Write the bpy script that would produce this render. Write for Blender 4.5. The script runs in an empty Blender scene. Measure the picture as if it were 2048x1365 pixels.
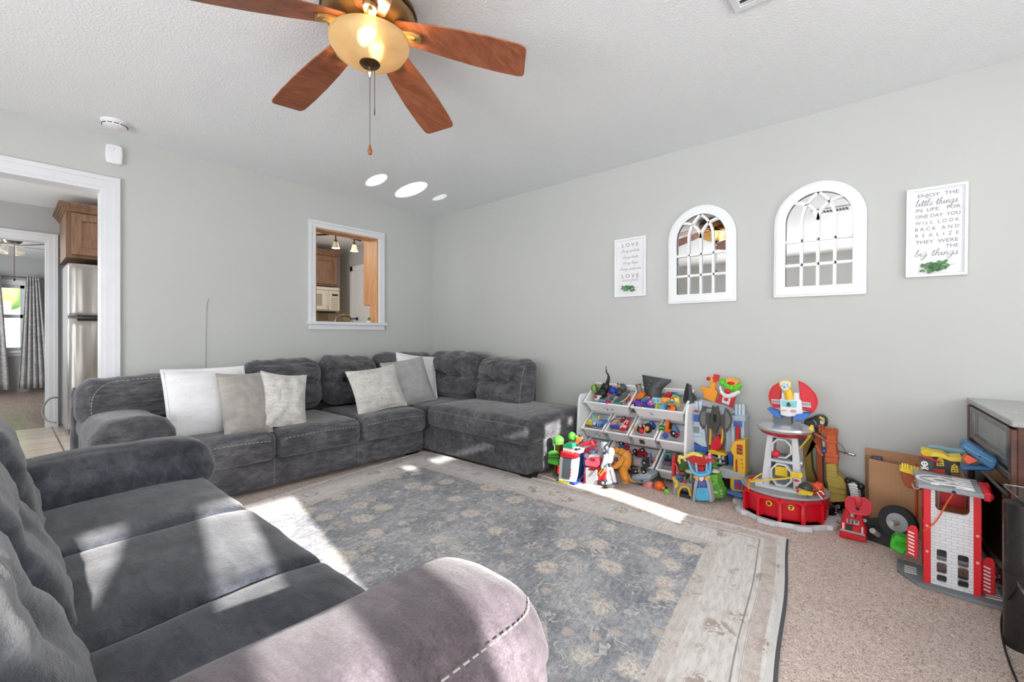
import bpy, bmesh, math, random
from mathutils import Vector, Matrix, Euler, noise
random.seed(7)
SC = bpy.context.scene
COL = SC.collection
R = math.radians
PI = math.pi

# ---------------------------------------------------------------- camera model (2048 x 1365 frame)
FPX = 887.49
YAW = R(41.1656)
CH = 1.05
CEIL = 2.44
CAM = Vector((-3.337, -4.141, CH))
FW = Vector((math.cos(YAW), math.sin(YAW), 0))
RT = Vector((math.sin(YAW), -math.cos(YAW), 0))
HZ = 672.0
def _ray(px, py): return FW + RT * ((px - 1024) / FPX) + Vector((0, 0, 1)) * ((HZ - py) / FPX)
def onZ(px, py, z=0.0): r = _ray(px, py); return CAM + r * ((z - CH) / r.z)
def onX(px, py, x=0.0): r = _ray(px, py); return CAM + r * ((x - CAM.x) / r.x)
def onY(px, py, y=0.0): r = _ray(px, py); return CAM + r * ((y - CAM.y) / r.y)

# ---------------------------------------------------------------- materials
def lin(h):
    h = h.lstrip('#')
    o = []
    for i in (0, 2, 4):
        c = int(h[i:i + 2], 16) / 255
        o.append(c / 12.92 if c <= .04045 else ((c + .055) / 1.055) ** 2.4)
    return (*o, 1)

class NT:
    def __init__(s, m):
        m.use_nodes = True
        s.m = m; s.t = m.node_tree; s.n = s.t.nodes; s.l = s.t.links
        s.b = s.n['Principled BSDF']; s.out = s.n['Material Output']
        s.tc = s.n.new('ShaderNodeTexCoord')
    def new(s, k, **kw):
        n = s.n.new('ShaderNode' + k)
        for a, v in kw.items(): setattr(n, a, v)
        return n
    def link(s, a, b): s.l.new(a, b)
    def vec(s, scale=(1, 1, 1), coord='Object', rot=(0, 0, 0), loc=(0, 0, 0)):
        mp = s.new('Mapping'); mp.inputs['Scale'].default_value = scale; mp.inputs['Rotation'].default_value = rot
        mp.inputs['Location'].default_value = loc
        s.link(s.tc.outputs[coord], mp.inputs['Vector']); return mp.outputs['Vector']
    def noise(s, vec, scale, detail=3, rough=.5, dist=0):
        n = s.new('TexNoise'); n.inputs['Scale'].default_value = scale; n.inputs['Detail'].default_value = detail
        n.inputs['Roughness'].default_value = rough; n.inputs['Distortion'].default_value = dist
        s.link(vec, n.inputs['Vector']); return n.outputs['Fac']
    def ramp(s, fac, stops, interp='LINEAR'):
        r = s.new('ValToRGB'); r.color_ramp.interpolation = interp
        e = r.color_ramp.elements
        while len(e) < len(stops): e.new(.5)
        for el, (p, c) in zip(e, stops): el.position = p; el.color = lin(c) if isinstance(c, str) else (c, c, c, 1)
        s.link(fac, r.inputs['Fac']); return r.outputs['Color']
    def math(s, op, a, b=None, c=None, clamp=False):
        n = s.new('Math', operation=op); n.use_clamp = clamp
        for i, v in enumerate((a, b, c)):
            if v is None: continue
            if isinstance(v, (int, float)): n.inputs[i].default_value = v
            else: s.link(v, n.inputs[i])
        return n.outputs[0]
    def mix(s, fac, a, b, mode='MIX'):
        n = s.new('Mix', data_type='RGBA', blend_type=mode)
        for i, v in ((0, fac), (6, a), (7, b)):
            if isinstance(v, str): v = lin(v)
            if isinstance(v, (int, float)): n.inputs[i].default_value = v
            elif isinstance(v, tuple): n.inputs[i].default_value = v
            else: s.link(v, n.inputs[i])
        return n.outputs[2]
    def bump(s, h, strength=.3, dist=.01):
        b = s.new('Bump'); b.inputs['Strength'].default_value = strength; b.inputs['Distance'].default_value = dist
        s.link(h, b.inputs['Height']); s.link(b.outputs[0], s.b.inputs['Normal'])
    def set(s, **kw):
        for k, v in kw.items():
            i = s.b.inputs[k.replace('_', ' ')]
            if hasattr(v, 'links') or hasattr(v, 'is_linked'): s.link(v, i)
            else: i.default_value = v

_mats = {}
def plain(hexc, rough=.45, metal=0, var=.05, scale=14, bump=0, coat=0, name=None):
    key = (hexc, rough, metal, var, scale, bump, coat)
    if key in _mats: return _mats[key]
    m = bpy.data.materials.new(name or 'mat_' + hexc.strip('#') + ('_metal' if metal else ''))
    n = NT(m)
    v = n.vec()
    f = n.noise(v, scale, 3)
    c = lin(hexc)
    hi = tuple(min(1, x * (1 + var) + var * .01) for x in c[:3]) + (1,)
    lo = tuple(x * (1 - var) for x in c[:3]) + (1,)
    n.set(Base_Color=n.mix(f, lo, hi), Metallic=metal, Coat_Weight=coat)
    r = n.new('MapRange'); r.inputs['To Min'].default_value = max(.02, rough - .06); r.inputs['To Max'].default_value = min(1, rough + .06)
    n.link(f, r.inputs['Value']); n.link(r.outputs[0], n.b.inputs['Roughness'])
    if bump: n.bump(n.noise(v, scale * 6, 2), bump, .004)
    _mats[key] = m
    return m
def PL(h): return plain(h, .38)
def PM(h): return plain(h, .62)
def MT(h, r=.3): return plain(h, r, 1.0)

def glow(name, hexc, strength, base='#ffffff'):
    m = bpy.data.materials.new(name); n = NT(m)
    n.set(Base_Color=lin(base), Emission_Color=lin(hexc), Emission_Strength=strength, Roughness=.4)
    return m
def glass(name, tint='#ffffff', rough=0.0, ior=1.45):
    m = bpy.data.materials.new(name); n = NT(m)
    n.set(Base_Color=lin(tint), Transmission_Weight=1.0, Roughness=rough, IOR=ior)
    return m

def make_fabric(name, dark, mid, light, sheen=.35, streak=(5, 14, 14), scale=2.2, bumps=.35, fine=260, rot=(0, 0, .5)):
    m = bpy.data.materials.new(name); n = NT(m)
    a = n.noise(n.vec(streak, rot=rot), scale, 5, .65, .6)
    b = n.noise(n.vec((1, 1, 1)), 3.1, 4, .6, .8)
    f = n.noise(n.vec(), fine, 2)
    k = n.math('ADD', n.math('MULTIPLY', a, .55), n.math('MULTIPLY', b, .45))
    col = n.ramp(k, [(.33, dark), (.5, mid), (.69, light)])
    col = n.mix(.22, col, n.ramp(f, [(.3, '#101010'), (.7, '#f0f0f0')]), 'OVERLAY')
    n.set(Base_Color=col, Roughness=.9, Sheen_Weight=sheen, Sheen_Roughness=.45, Specular_IOR_Level=.15)
    wr = n.noise(n.vec((9, 9, 70), rot=(R(38), R(38), 0)), 1.6, 3, .6, .5)
    n.bump(n.math('ADD', n.math('ADD', n.math('MULTIPLY', f, .5), a), n.math('MULTIPLY', wr, 1.3)), bumps, .005)
    return m

# ---------------------------------------------------------------- mesh building
class MB:
    def __init__(s): s.v = []; s.f = []; s.mi = []; s.T = Matrix.Identity(4); s.i = 0
    def at(s, loc=(0, 0, 0), rot=(0, 0, 0), sc=(1, 1, 1)):
        s.T = Matrix.LocRotScale(Vector(loc), Euler(rot), Vector(sc)); return s
    def use(s, i): s.i = i; return s
    def add(s, vs, fs):
        o = len(s.v); s.v += [s.T @ Vector(v) for v in vs]
        s.f += [tuple(o + k for k in f) for f in fs]; s.mi += [s.i] * len(fs); return s
    def box(s, c, d, rot=None):
        x, y, z = (k / 2 for k in d); m = Euler(rot).to_matrix() if rot else Matrix.Identity(3); c = Vector(c)
        vs = [c + m @ Vector((a * x, b * y, e * z)) for a, b, e in
              ((-1, -1, -1), (1, -1, -1), (1, 1, -1), (-1, 1, -1), (-1, -1, 1), (1, -1, 1), (1, 1, 1), (-1, 1, 1))]
        return s.add(vs, [(0, 3, 2, 1), (4, 5, 6, 7), (0, 1, 5, 4), (1, 2, 6, 5), (2, 3, 7, 6), (3, 0, 4, 7)])
    def span(s, x0, x1, y0, y1, z0, z1):
        return s.box(((x0 + x1) / 2, (y0 + y1) / 2, (z0 + z1) / 2), (abs(x1 - x0), abs(y1 - y0), abs(z1 - z0)))
    def frustum(s, c0, d0, c1, d1):
        vs = []
        for c, d in ((c0, d0), (c1, d1)):
            for a, b in ((-1, -1), (1, -1), (1, 1), (-1, 1)): vs.append((c[0] + a * d[0] / 2, c[1] + b * d[1] / 2, c[2]))
        return s.add(vs, [(0, 3, 2, 1), (4, 5, 6, 7), (0, 1, 5, 4), (1, 2, 6, 5), (2, 3, 7, 6), (3, 0, 4, 7)])
    def cyl(s, p0, p1, r0, r1=None, n=16):
        p0 = Vector(p0); p1 = Vector(p1); r1 = r0 if r1 is None else r1
        d = (p1 - p0).normalized(); u = d.orthogonal().normalized(); w = d.cross(u)
        vs = []
        for p, r in ((p0, r0), (p1, r1)):
            for k in range(n): a = 2 * PI * k / n; vs.append(p + (u * math.cos(a) + w * math.sin(a)) * r)
        fs = [(k, (k + 1) % n, n + (k + 1) % n, n + k) for k in range(n)]
        return s.add(vs, fs + [tuple(range(n))[::-1], tuple(range(n, 2 * n))])
    def ball(s, c, r, n=14, m=10, rot=None, fn=None):
        if isinstance(r, (int, float)): r = (r, r, r)
        M = Euler(rot).to_matrix() if rot else Matrix.Identity(3); c = Vector(c)
        vs = [c + M @ Vector((0, 0, -r[2]))]
        for j in range(1, m):
            t = PI * j / m - PI / 2
            for k in range(n):
                a = 2 * PI * k / n; p = Vector((math.cos(t) * math.cos(a) * r[0], math.cos(t) * math.sin(a) * r[1], math.sin(t) * r[2]))
                if fn: p = fn(p)
                vs.append(c + M @ p)
        vs.append(c + M @ Vector((0, 0, r[2])))
        fs = [(0, 1 + (k + 1) % n, 1 + k) for k in range(n)]
        for j in range(m - 2):
            for k in range(n):
                a = 1 + j * n + k; b = 1 + j * n + (k + 1) % n; fs.append((a, b, b + n, a + n))
        o = 1 + (m - 2) * n; t = len(vs) - 1
        fs += [(o + k, o + (k + 1) % n, t) for k in range(n)]
        return s.add(vs, fs)
    def tube(s, pts, r, n=8, closed=False, flat=1.0):
        P = [Vector(p) for p in pts]; N = len(P); vs = []; prev = None
        for i, p in enumerate(P):
            a = P[(i - 1) % N] if (closed or i) else p; b = P[(i + 1) % N] if (closed or i < N - 1) else p
            d = (b - a).normalized() if (b - a).length > 1e-9 else Vector((0, 0, 1))
            u = (prev - d * prev.dot(d)) if prev is not None else d.orthogonal()
            if u.length < 1e-6: u = d.orthogonal()
            u.normalize(); prev = u; w = d.cross(u); rr = r[i] if isinstance(r, (list, tuple)) else r
            for k in range(n): t = 2 * PI * k / n; vs.append(p + (u * math.cos(t) + w * math.sin(t) * flat) * rr)
        fs = []
        for i in range(N if closed else N - 1):
            for k in range(n): a = i * n + k; b = i * n + (k + 1) % n; c = ((i + 1) % N) * n; fs.append((a, b, c + (k + 1) % n, c + k))
        if not closed: fs += [tuple(range(n))[::-1], tuple(range((N - 1) * n, N * n))]
        return s.add(vs, fs)
    def lathe(s, prof, c=(0, 0, 0), n=28, rot=None, sx=1, sy=1, caps=True):
        M = Euler(rot).to_matrix() if rot else Matrix.Identity(3); c = Vector(c); vs = []
        for r, z in prof:
            for k in range(n): a = 2 * PI * k / n; vs.append(c + M @ Vector((math.cos(a) * r * sx, math.sin(a) * r * sy, z)))
        fs = []
        for i in range(len(prof) - 1):
            for k in range(n): a = i * n + k; b = i * n + (k + 1) % n; fs.append((a, b, b + n, a + n))
        if caps and prof[0][0] > 1e-6: fs.append(tuple(range(n))[::-1])
        if caps and prof[-1][0] > 1e-6: fs.append(tuple(range((len(prof) - 1) * n, len(prof) * n)))
        return s.add(vs, fs)
    def prism(s, poly, axis, a, b):
        if abs(b - a) < 1e-9: b = a + 1e-4
        n = len(poly)
        def pt(p, h):
            return {'x': (h, p[0], p[1]), 'y': (p[0], h, p[1]), 'z': (p[0], p[1], h)}[axis]
        vs = [pt(p, a) for p in poly] + [pt(p, b) for p in poly]
        return s.add(vs, [tuple(range(n))[::-1], tuple(range(n, 2 * n))] + [(k, (k + 1) % n, n + (k + 1) % n, n + k) for k in range(n)])
    def ring(s, outer, inner, axis, a, b):
        """frame between two outlines with the same number of points"""
        n = len(outer)
        def pt(p, h): return {'x': (h, p[0], p[1]), 'y': (p[0], h, p[1]), 'z': (p[0], p[1], h)}[axis]
        vs = [pt(p, h) for h in (a, b) for q in (outer, inner) for p in q]
        fs = []
        for k in range(n):
            j = (k + 1) % n
            fs += [(k, j, n + j, n + k), (2 * n + k, 3 * n + k, 3 * n + j, 2 * n + j), (k, 2 * n + k, 2 * n + j, j), (n + k, n + j, 3 * n + j, 3 * n + k)]
        return s.add(vs, fs)
    def tub(s, w, d, h, taper=.8, t=.006, lip=.012, z0=0):
        """open box; rim at z0, bottom at z0-h"""
        def q(W, D, z): return [(-W / 2, -D / 2, z), (W / 2, -D / 2, z), (W / 2, D / 2, z), (-W / 2, D / 2, z)]
        L = [q(w * taper, d * taper, z0 - h), q(w - 2 * lip, d - 2 * lip, z0 - .012), q(w, d, z0 - .012), q(w, d, z0), q(w - 2 * lip - t, d - 2 * lip - t, z0), q(w * taper - 2 * t, d * taper - 2 * t, z0 - h + t)]
        vs = [p for l in L for p in l]; fs = [(3, 2, 1, 0)]
        for i in range(5):
            for k in range(4): j = (k + 1) % 4; fs.append((i * 4 + k, i * 4 + j, i * 4 + 4 + j, i * 4 + 4 + k))
        fs.append((20, 21, 22, 23)); return s.add(vs, fs)
    def soft(s, c, d, r=.06, cuts=14, fn=None, rot=None):
        bm = bmesh.new(); bmesh.ops.create_cube(bm, size=2.0)
        bmesh.ops.subdivide_edges(bm, edges=bm.edges[:], cuts=cuts, use_grid_fill=True)
        h = Vector(d) / 2; r = min(r, *h); M = Euler(rot).to_matrix() if rot else Matrix.Identity(3); c = Vector(c)
        vs = []
        for v in bm.verts:
            p = Vector([math.sin(k * PI / 2) * .35 + k * .65 for k in v.co])
            q = Vector((p.x * h.x, p.y * h.y, p.z * h.z)); inn = Vector([max(-(h[i] - r), min(h[i] - r, q[i])) for i in range(3)])
            e = q - inn
            if e.length > 1e-9: q = inn + e.normalized() * min(r, r if sum(abs(k) > 1e-9 for k in e) > 1 else e.length)
            if fn: q = q + Vector(fn(p, q))
            vs.append(c + M @ q)
        bm.verts.index_update(); fs = [tuple(v.index for v in f.verts) for f in bm.faces]; bm.free()
        return s.add(vs, fs)
    def mesh(s, name, mats, smooth=40, origin=(0, 0, 0)):
        me = bpy.data.meshes.new(name); o = Vector(origin)
        me.from_pydata([v - o for v in s.v], [], s.f)
        for m in mats: me.materials.append(m)
        for p, i in zip(me.polygons, s.mi): p.material_index = i; p.use_smooth = bool(smooth)
        bm = bmesh.new(); bm.from_mesh(me); bmesh.ops.recalc_face_normals(bm, faces=bm.faces); bm.to_mesh(me); bm.free()
        me.update()
        if smooth and smooth < 180: me.set_sharp_from_angle(angle=R(smooth))
        return me

def _fin(o, bev):
    if bev:
        b = o.modifiers.new('bevel', 'BEVEL'); b.width = bev; b.segments = 2; b.limit_method = 'ANGLE'; b.angle_limit = R(35)
    return o
def mats_of(m): return list(m) if isinstance(m, (list, tuple)) else [m]
def thing(name, label, cat, loc=(0, 0, 0), rz=0.0, group=None, rot=None, sc=1.0):
    o = bpy.data.objects.new(name, None); COL.objects.link(o); o.location = loc
    o.rotation_euler = rot if rot else (0, 0, rz); o.scale = (sc, sc, sc); o.empty_display_size = .05
    o['label'] = label; o['category'] = cat
    if group: o['group'] = group
    return o
def part(name, mb, mat, parent, label=None, smooth=40, bev=0, world=False, stuff=False):
    top = parent
    off = Vector((0, 0, 0))
    if world:
        while top.parent: top = top.parent
        off = top.location
    o = bpy.data.objects.new(name, mb.mesh(name, mats_of(mat), smooth, off)); COL.objects.link(o); o.parent = parent
    if label: o['label'] = label
    if stuff: o['kind'] = 'stuff'
    return _fin(o, bev)
def solo(name, mb, mat, label, cat, loc=(0, 0, 0), rz=0.0, group=None, smooth=40, bev=0, rot=None, sc=1.0):
    o = bpy.data.objects.new(name, mb.mesh(name, mats_of(mat), smooth)); COL.objects.link(o); o.location = loc
    o.rotation_euler = rot if rot else (0, 0, rz); o.scale = (sc, sc, sc)
    o['label'] = label; o['category'] = cat
    if group: o['group'] = group
    return _fin(o, bev)
def struct(name, mb, mat, parent=None, smooth=0, bev=0):
    o = bpy.data.objects.new(name, mb.mesh(name, mats_of(mat), smooth)); COL.objects.link(o)
    if parent: o.parent = parent
    else: o['kind'] = 'structure'
    return _fin(o, bev)
def crom(pts, k=6):
    P = [Vector(p) for p in pts]; out = []
    for i in range(len(P) - 1):
        a = P[max(i - 1, 0)]; b = P[i]; c = P[i + 1]; d = P[min(i + 2, len(P) - 1)]
        for j in range(k):
            t = j / k
            out.append(.5 * ((2 * b) + (c - a) * t + (2 * a - 5 * b + 4 * c - d) * t * t + (3 * b - a - 3 * c + d) * t ** 3))
    return out + [P[-1]]
def arc(cx, cy, r, a0, a1, n=16, ry=None):
    ry = r if ry is None else ry
    return [(cx + r * math.cos(R(a0 + (a1 - a0) * k / n)), cy + ry * math.sin(R(a0 + (a1 - a0) * k / n))) for k in range(n + 1)]
def rrect(w, h, r, n=4, cx=0, cy=0):
    return [p for (x, y, a) in ((w / 2 - r, h / 2 - r, 0), (-w / 2 + r, h / 2 - r, 90), (-w / 2 + r, -h / 2 + r, 180), (w / 2 - r, -h / 2 + r, 270)) for p in arc(cx + x, cy + y, r, a, a + 90, n)]
def text_mb(txt, size, depth=.001, spacing=1.0, shear=0, mb=None, M=None, align='CENTER', width=None):
    cu = bpy.data.curves.new('t', 'FONT'); cu.body = txt; cu.size = size; cu.extrude = depth; cu.space_character = spacing; cu.shear = shear
    cu.align_x = align; cu.resolution_u = 3
    o = bpy.data.objects.new('t', cu); COL.objects.link(o); bpy.context.view_layer.update()
    me = bpy.data.meshes.new_from_object(o.evaluated_get(bpy.context.evaluated_depsgraph_get()))
    bpy.data.objects.remove(o); mb = mb or MB(); M = M or Matrix.Identity(4)
    if width and len(me.vertices):
        xs = [v.co.x for v in me.vertices]; f = width / (max(xs) - min(xs)); M = M @ Matrix.Diagonal((f, 1, 1, 1))
    mb.T = Matrix.Identity(4); mb.add([M @ v.co for v in me.vertices], [tuple(p.vertices) for p in me.polygons])
    bpy.data.meshes.remove(me); bpy.data.curves.remove(cu)
    return mb
CURS = {
 'l': (.5, [[(0, .3), (.25, 1.4), (.3, 2), (.15, 2.05), (.1, 1), (.14, .15), (.32, 0), (.5, .3)]]),
 'i': (.42, [[(0, .3), (.15, .95), (.15, .2), (.28, 0), (.42, .3)], [(.2, 1.4), (.24, 1.45)]]),
 't': (.46, [[(0, .3), (.22, 1.75), (.18, .2), (.3, 0), (.46, .3)], [(-.05, 1.15), (.45, 1.25)]]),
 'e': (.5, [[(0, .3), (.33, .6), (.33, .95), (.15, .9), (.08, .4), (.25, 0), (.5, .3)]]),
 'h': (.68, [[(0, .3), (.3, 1.7), (.25, 2), (.12, 1.8), (.1, 0), (.15, .6), (.35, .95), (.44, .7), (.41, .15), (.54, 0), (.68, .3)]]),
 'n': (.7, [[(0, .3), (.12, .9), (.1, 0), (.2, .7), (.38, .95), (.46, .7), (.43, .15), (.56, 0), (.7, .3)]]),
 'g': (.65, [[(.45, .85), (.25, 1), (.05, .6), (.15, .05), (.4, .3), (.45, .95), (.42, -.6), (.25, -1.1), (.02, -.8), (.3, -.3), (.65, .3)]]),
 's': (.5, [[(0, .3), (.25, 1.05), (.35, .5), (.25, .02), (.02, .1), (.3, .0), (.5, .3)]]),
 'b': (.58, [[(0, .3), (.25, 1.6), (.2, 2), (.1, 1.6), (.1, .1), (.3, 0), (.45, .4), (.35, .75), (.58, .6)]]),
 'a': (.65, [[(.45, .85), (.25, 1), (.05, .6), (.12, .05), (.35, .2), (.45, .95), (.41, .15), (.52, 0), (.65, .3)]]),
 'w': (.8, [[(0, .8), (.12, .1), (.25, 0), (.38, .8), (.42, .1), (.55, 0), (.7, .9), (.8, .8)]]),
 'y': (.62, [[(0, .9), (.08, .2), (.25, .05), (.42, .9), (.4, -.6), (.22, -1.1), (.02, -.8), (.3, -.3), (.62, .3)]]),
 'p': (.6, [[(0, .4), (.15, .95), (.1, -1), (.13, .5), (.3, 1), (.46, .6), (.3, .02), (.15, .1), (.6, .3)]]),
 'r': (.48, [[(0, .3), (.15, 1), (.3, .85), (.28, .2), (.36, 0), (.48, .3)]]),
 'o': (.55, [[(.35, .9), (.15, .9), (.05, .4), (.22, 0), (.42, .4), (.3, .9), (.55, .75)]]),
 'c': (.48, [[(.36, .8), (.2, 1), (.05, .5), (.2, 0), (.48, .3)]]),
 'u': (.62, [[(0, .9), (.08, .15), (.22, 0), (.4, .9), (.38, .15), (.5, 0), (.62, .3)]]),
 'v': (.52, [[(0, .9), (.18, .0), (.38, .95), (.52, .75)]]),
 'f': (.45, [[(0, .3), (.3, 1.8), (.2, 2), (.12, 1.2), (.1, -.9), (.25, -.7), (.15, .2), (.45, .3)]]),
 ' ': (.5, [])}
def script_mb(txt, width, height, M, rad, mb):
    tot = sum(CURS[c][0] for c in txt); sx = width / tot; x = -tot / 2
    mb.T = Matrix.Identity(4)
    for c in txt:
        a, st = CURS[c]
        for s_ in st: mb.tube([M @ Vector(((x + p[0] + p[1] * .18) * sx, p[1] * height, 0)) for p in crom([(q[0], q[1], 0) for q in s_], 4)], rad, 4)
        x += a
    return mb
# ================================================================ render look, camera, lights
SC.view_settings.view_transform = 'Standard'; SC.view_settings.look = 'None'
SC.view_settings.exposure = EXPOSURE = 0.17; SC.view_settings.gamma = 1.0; SC.view_settings.use_curve_mapping = False
try:
    SC.cycles.use_denoising = True; SC.cycles.max_bounces = 10; SC.cycles.diffuse_bounces = 6; SC.cycles.sample_clamp_indirect = 6
    SC.cycles.caustics_reflective = False; SC.cycles.caustics_refractive = False
except Exception: pass
cd = bpy.data.cameras.new('camera'); cam = bpy.data.objects.new('camera', cd); COL.objects.link(cam)
cd.sensor_width = 36; cd.lens = FPX / 2048 * 36; cd.shift_y = -(682.5 - HZ) / 2048; cd.clip_start = .03
cam.location = CAM; cam.rotation_euler = (PI / 2, 0, YAW - PI / 2); SC.camera = cam

w = bpy.data.worlds.new('daylight'); SC.world = w; w.use_nodes = True
w.node_tree.nodes['Background'].inputs['Color'].default_value = (.93, .97, 1, 1)
w.node_tree.nodes['Background'].inputs['Strength'].default_value = 1.9

def lamp(name, kind, loc, energy, color=(1, 1, 1), rot=(0, 0, 0), **kw):
    l = bpy.data.lights.new(name, kind); l.energy = energy; l.color = color
    for k, v in kw.items(): setattr(l, k, v)
    o = bpy.data.objects.new(name, l); COL.objects.link(o); o.location = loc; o.rotation_euler = rot
    return o
sun = lamp('sun', 'SUN', (-4, -12, 6), 13, (1, .96, .92), angle=R(.6))
sun.rotation_euler = Vector((.19, .98, -.385)).to_track_quat('-Z', 'Y').to_euler()
# area lamps at windows behind the camera; kitchen and far-room lamps are added fill
lamp('window_daylight', 'AREA', (-6.15, -3.55, .95), 185, (.97, .98, 1), (0, -PI / 2 - R(14), 0), shape='RECTANGLE', size=1.6, size_y=4.4)
lamp('window_daylight', 'AREA', (-2.2, -6.42, 1.4), 250, (.97, .98, 1), (PI / 2 + R(22), 0, 0), shape='RECTANGLE', size=3.6, size_y=1.6)
lamp('kitchen_side_fill', 'AREA', (-4.9, 1.5, 1.5), 22, (.97, .98, 1), (0, -PI / 2, 0), shape='RECTANGLE', size=1.6, size_y=1.6)
lamp('far_room_fill', 'AREA', (-4.9, 5.4, 1.5), 42, (.97, .98, 1), (0, -PI / 2, 0), shape='RECTANGLE', size=1.6, size_y=1.8)
lamp('ceiling_fan_bulb', 'POINT', (-2.30, -2.47, 2.275), 11, (1, .72, .42), shadow_soft_size=.03)
# spot lamps added to imitate sun reflected up onto the ceiling
for tx, ty, sz, e in ((-1.15, -.62, 1.5, 2600), (-.79, -.64, 2.2, 3200), (-.46, -.66, .9, 1600)):
    g_ = lamp('glint_spot', 'SPOT', (tx - .19 * 5.04, ty - .98 * 5.04, .50), e, (1, .98, .95), spot_size=R(sz), spot_blend=.12, shadow_soft_size=.004)
    g_.rotation_euler = Vector((.19, .98, .385)).to_track_quat('-Z', 'Y').to_euler()
lamp('ceiling_fan_bulb', 'POINT', (-2.37, -2.53, 2.275), 6, (1, .72, .42), shadow_soft_size=.03)

# ================================================================ surfaces
def mk(name, fn):
    m = bpy.data.materials.new(name); n = NT(m); fn(n); return m
def _wall(h, bump=.08):
    def f(n):
        v = n.vec(); a = n.noise(v, 1.3, 4); c = n.noise(v, 220, 2)
        base = lin(h)
        n.set(Base_Color=n.mix(a, tuple(k * .97 for k in base[:3]) + (1,), tuple(min(1, k * 1.03) for k in base[:3]) + (1,)), Roughness=.75, Specular_IOR_Level=.25)
        n.bump(c, bump, .002)
    return f
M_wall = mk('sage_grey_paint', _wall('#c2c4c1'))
M_wall_dim = mk('shaded_grey_paint', _wall('#b4b5b4'))  # kitchen shade put into the wall colour; far room's own darker grey
M_trim = mk('white_gloss_paint', lambda n: (n.set(Base_Color=n.mix(n.noise(n.vec(), 6, 3), '#d8dade', '#e4e6ea'), Roughness=.35)))
def _ceil(n):
    v = n.vec(); a = n.noise(v, 95, 3, .6, .2); b = n.noise(v, 1.1, 3)
    n.set(Base_Color=n.mix(b, '#e9ecee', '#f1f4f6'), Roughness=.92, Specular_IOR_Level=.1)
    n.bump(n.ramp(a, [(.42, 0.0), (.62, 1.0)]), .35, .005)
M_ceil = mk('stippled_ceiling', _ceil)
def _carpet(n):
    v = n.vec((1, 1, 1)); a = n.noise(v, 80, 3, .78, 1.8); b = n.noise(v, 260, 2, .7); c = n.noise(v, 6, 4, .6)
    k = n.math('ADD', n.math('MULTIPLY', a, .6), n.math('MULTIPLY', b, .4))
    col = n.ramp(k, [(.36, '#6e5348'), (.45, '#cbb0a2'), (.52, '#efdcd1'), (.62, '#fff8f0')])
    col = n.mix(.25, col, n.ramp(c, [(.3, '#8c8c8c'), (.7, '#d6d6d6')]), 'OVERLAY')
    n.set(Base_Color=col, Roughness=.95, Sheen_Weight=.2, Specular_IOR_Level=.05); n.bump(k, .9, .012)
M_carpet = mk('beige_pile_carpet', _carpet)
def _tile(n):
    b = n.new('TexBrick'); b.offset = 0; b.inputs['Scale'].default_value = 1; b.inputs['Brick Width'].default_value = .3; b.inputs['Row Height'].default_value = .3
    b.inputs['Mortar Size'].default_value = .006; b.inputs['Color1'].default_value = lin('#d2c5b6'); b.inputs['Color2'].default_value = lin('#c6b8a8'); b.inputs['Mortar'].default_value = lin('#5f574f')
    n.link(n.vec(rot=(0, 0, R(0))), b.inputs['Vector'])
    n.set(Base_Color=n.mix(.2, b.outputs['Color'], n.ramp(n.noise(n.vec(), 5, 4), [(.3, '#888888'), (.7, '#c0c0c0')]), 'OVERLAY'), Roughness=.28)
M_tile = mk('kitchen_floor_tile', _tile)
def _wood(a, b, c, sc=(1, 1, 14), rough=.4, scale=2.0, coord='Object'):
    def f(n):
        v = n.vec(sc, coord); k = n.noise(v, scale, 5, .6, 1.6); k2 = n.noise(v, scale * 9, 2, .5)
        col = n.ramp(n.math('ADD', n.math('MULTIPLY', k, .8), n.math('MULTIPLY', k2, .2)), [(.32, a), (.5, b), (.68, c)])
        n.set(Base_Color=col, Roughness=rough); n.bump(k2, .06, .002)
    return f
M_planks = mk('wood_floor', _wood('#6b5a4e', '#8d7a6c', '#a59284', (8, 1, 1), .35))
M_cherry = mk('cherry_fan_blade', _wood('#7a4527', '#93553a', '#a96a48', (1.2, 10, 10), .38, 2.4))
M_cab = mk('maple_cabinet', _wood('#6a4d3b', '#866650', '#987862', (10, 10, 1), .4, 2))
M_cab_lit = mk('lamplit_cabinet_wood', _wood('#b27a4c', '#c8925f', '#d6a573', (10, 10, 1), .4, 2))  # cabinet wood again, warm lamplight put into its colour
M_espresso = mk('dark_walnut', _wood('#3a1f16', '#512c20', '#65392a', (2, 2, 10), .3, 2))
def _steel(n):
    a = n.noise(n.vec((9, 9, .35)), 1.6, 2, .4)
    n.set(Base_Color=n.ramp(a, [(.3, '#c4c0bc'), (.7, '#ccc8c4')]), Metallic=1.0, Roughness=n.ramp(a, [(.3, .20), (.7, .30)]))
    n.bump(n.noise(n.vec((5, 5, .7)), 1.5, 1), .35, .05)
M_steel = mk('brushed_steel', _steel)
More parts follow.
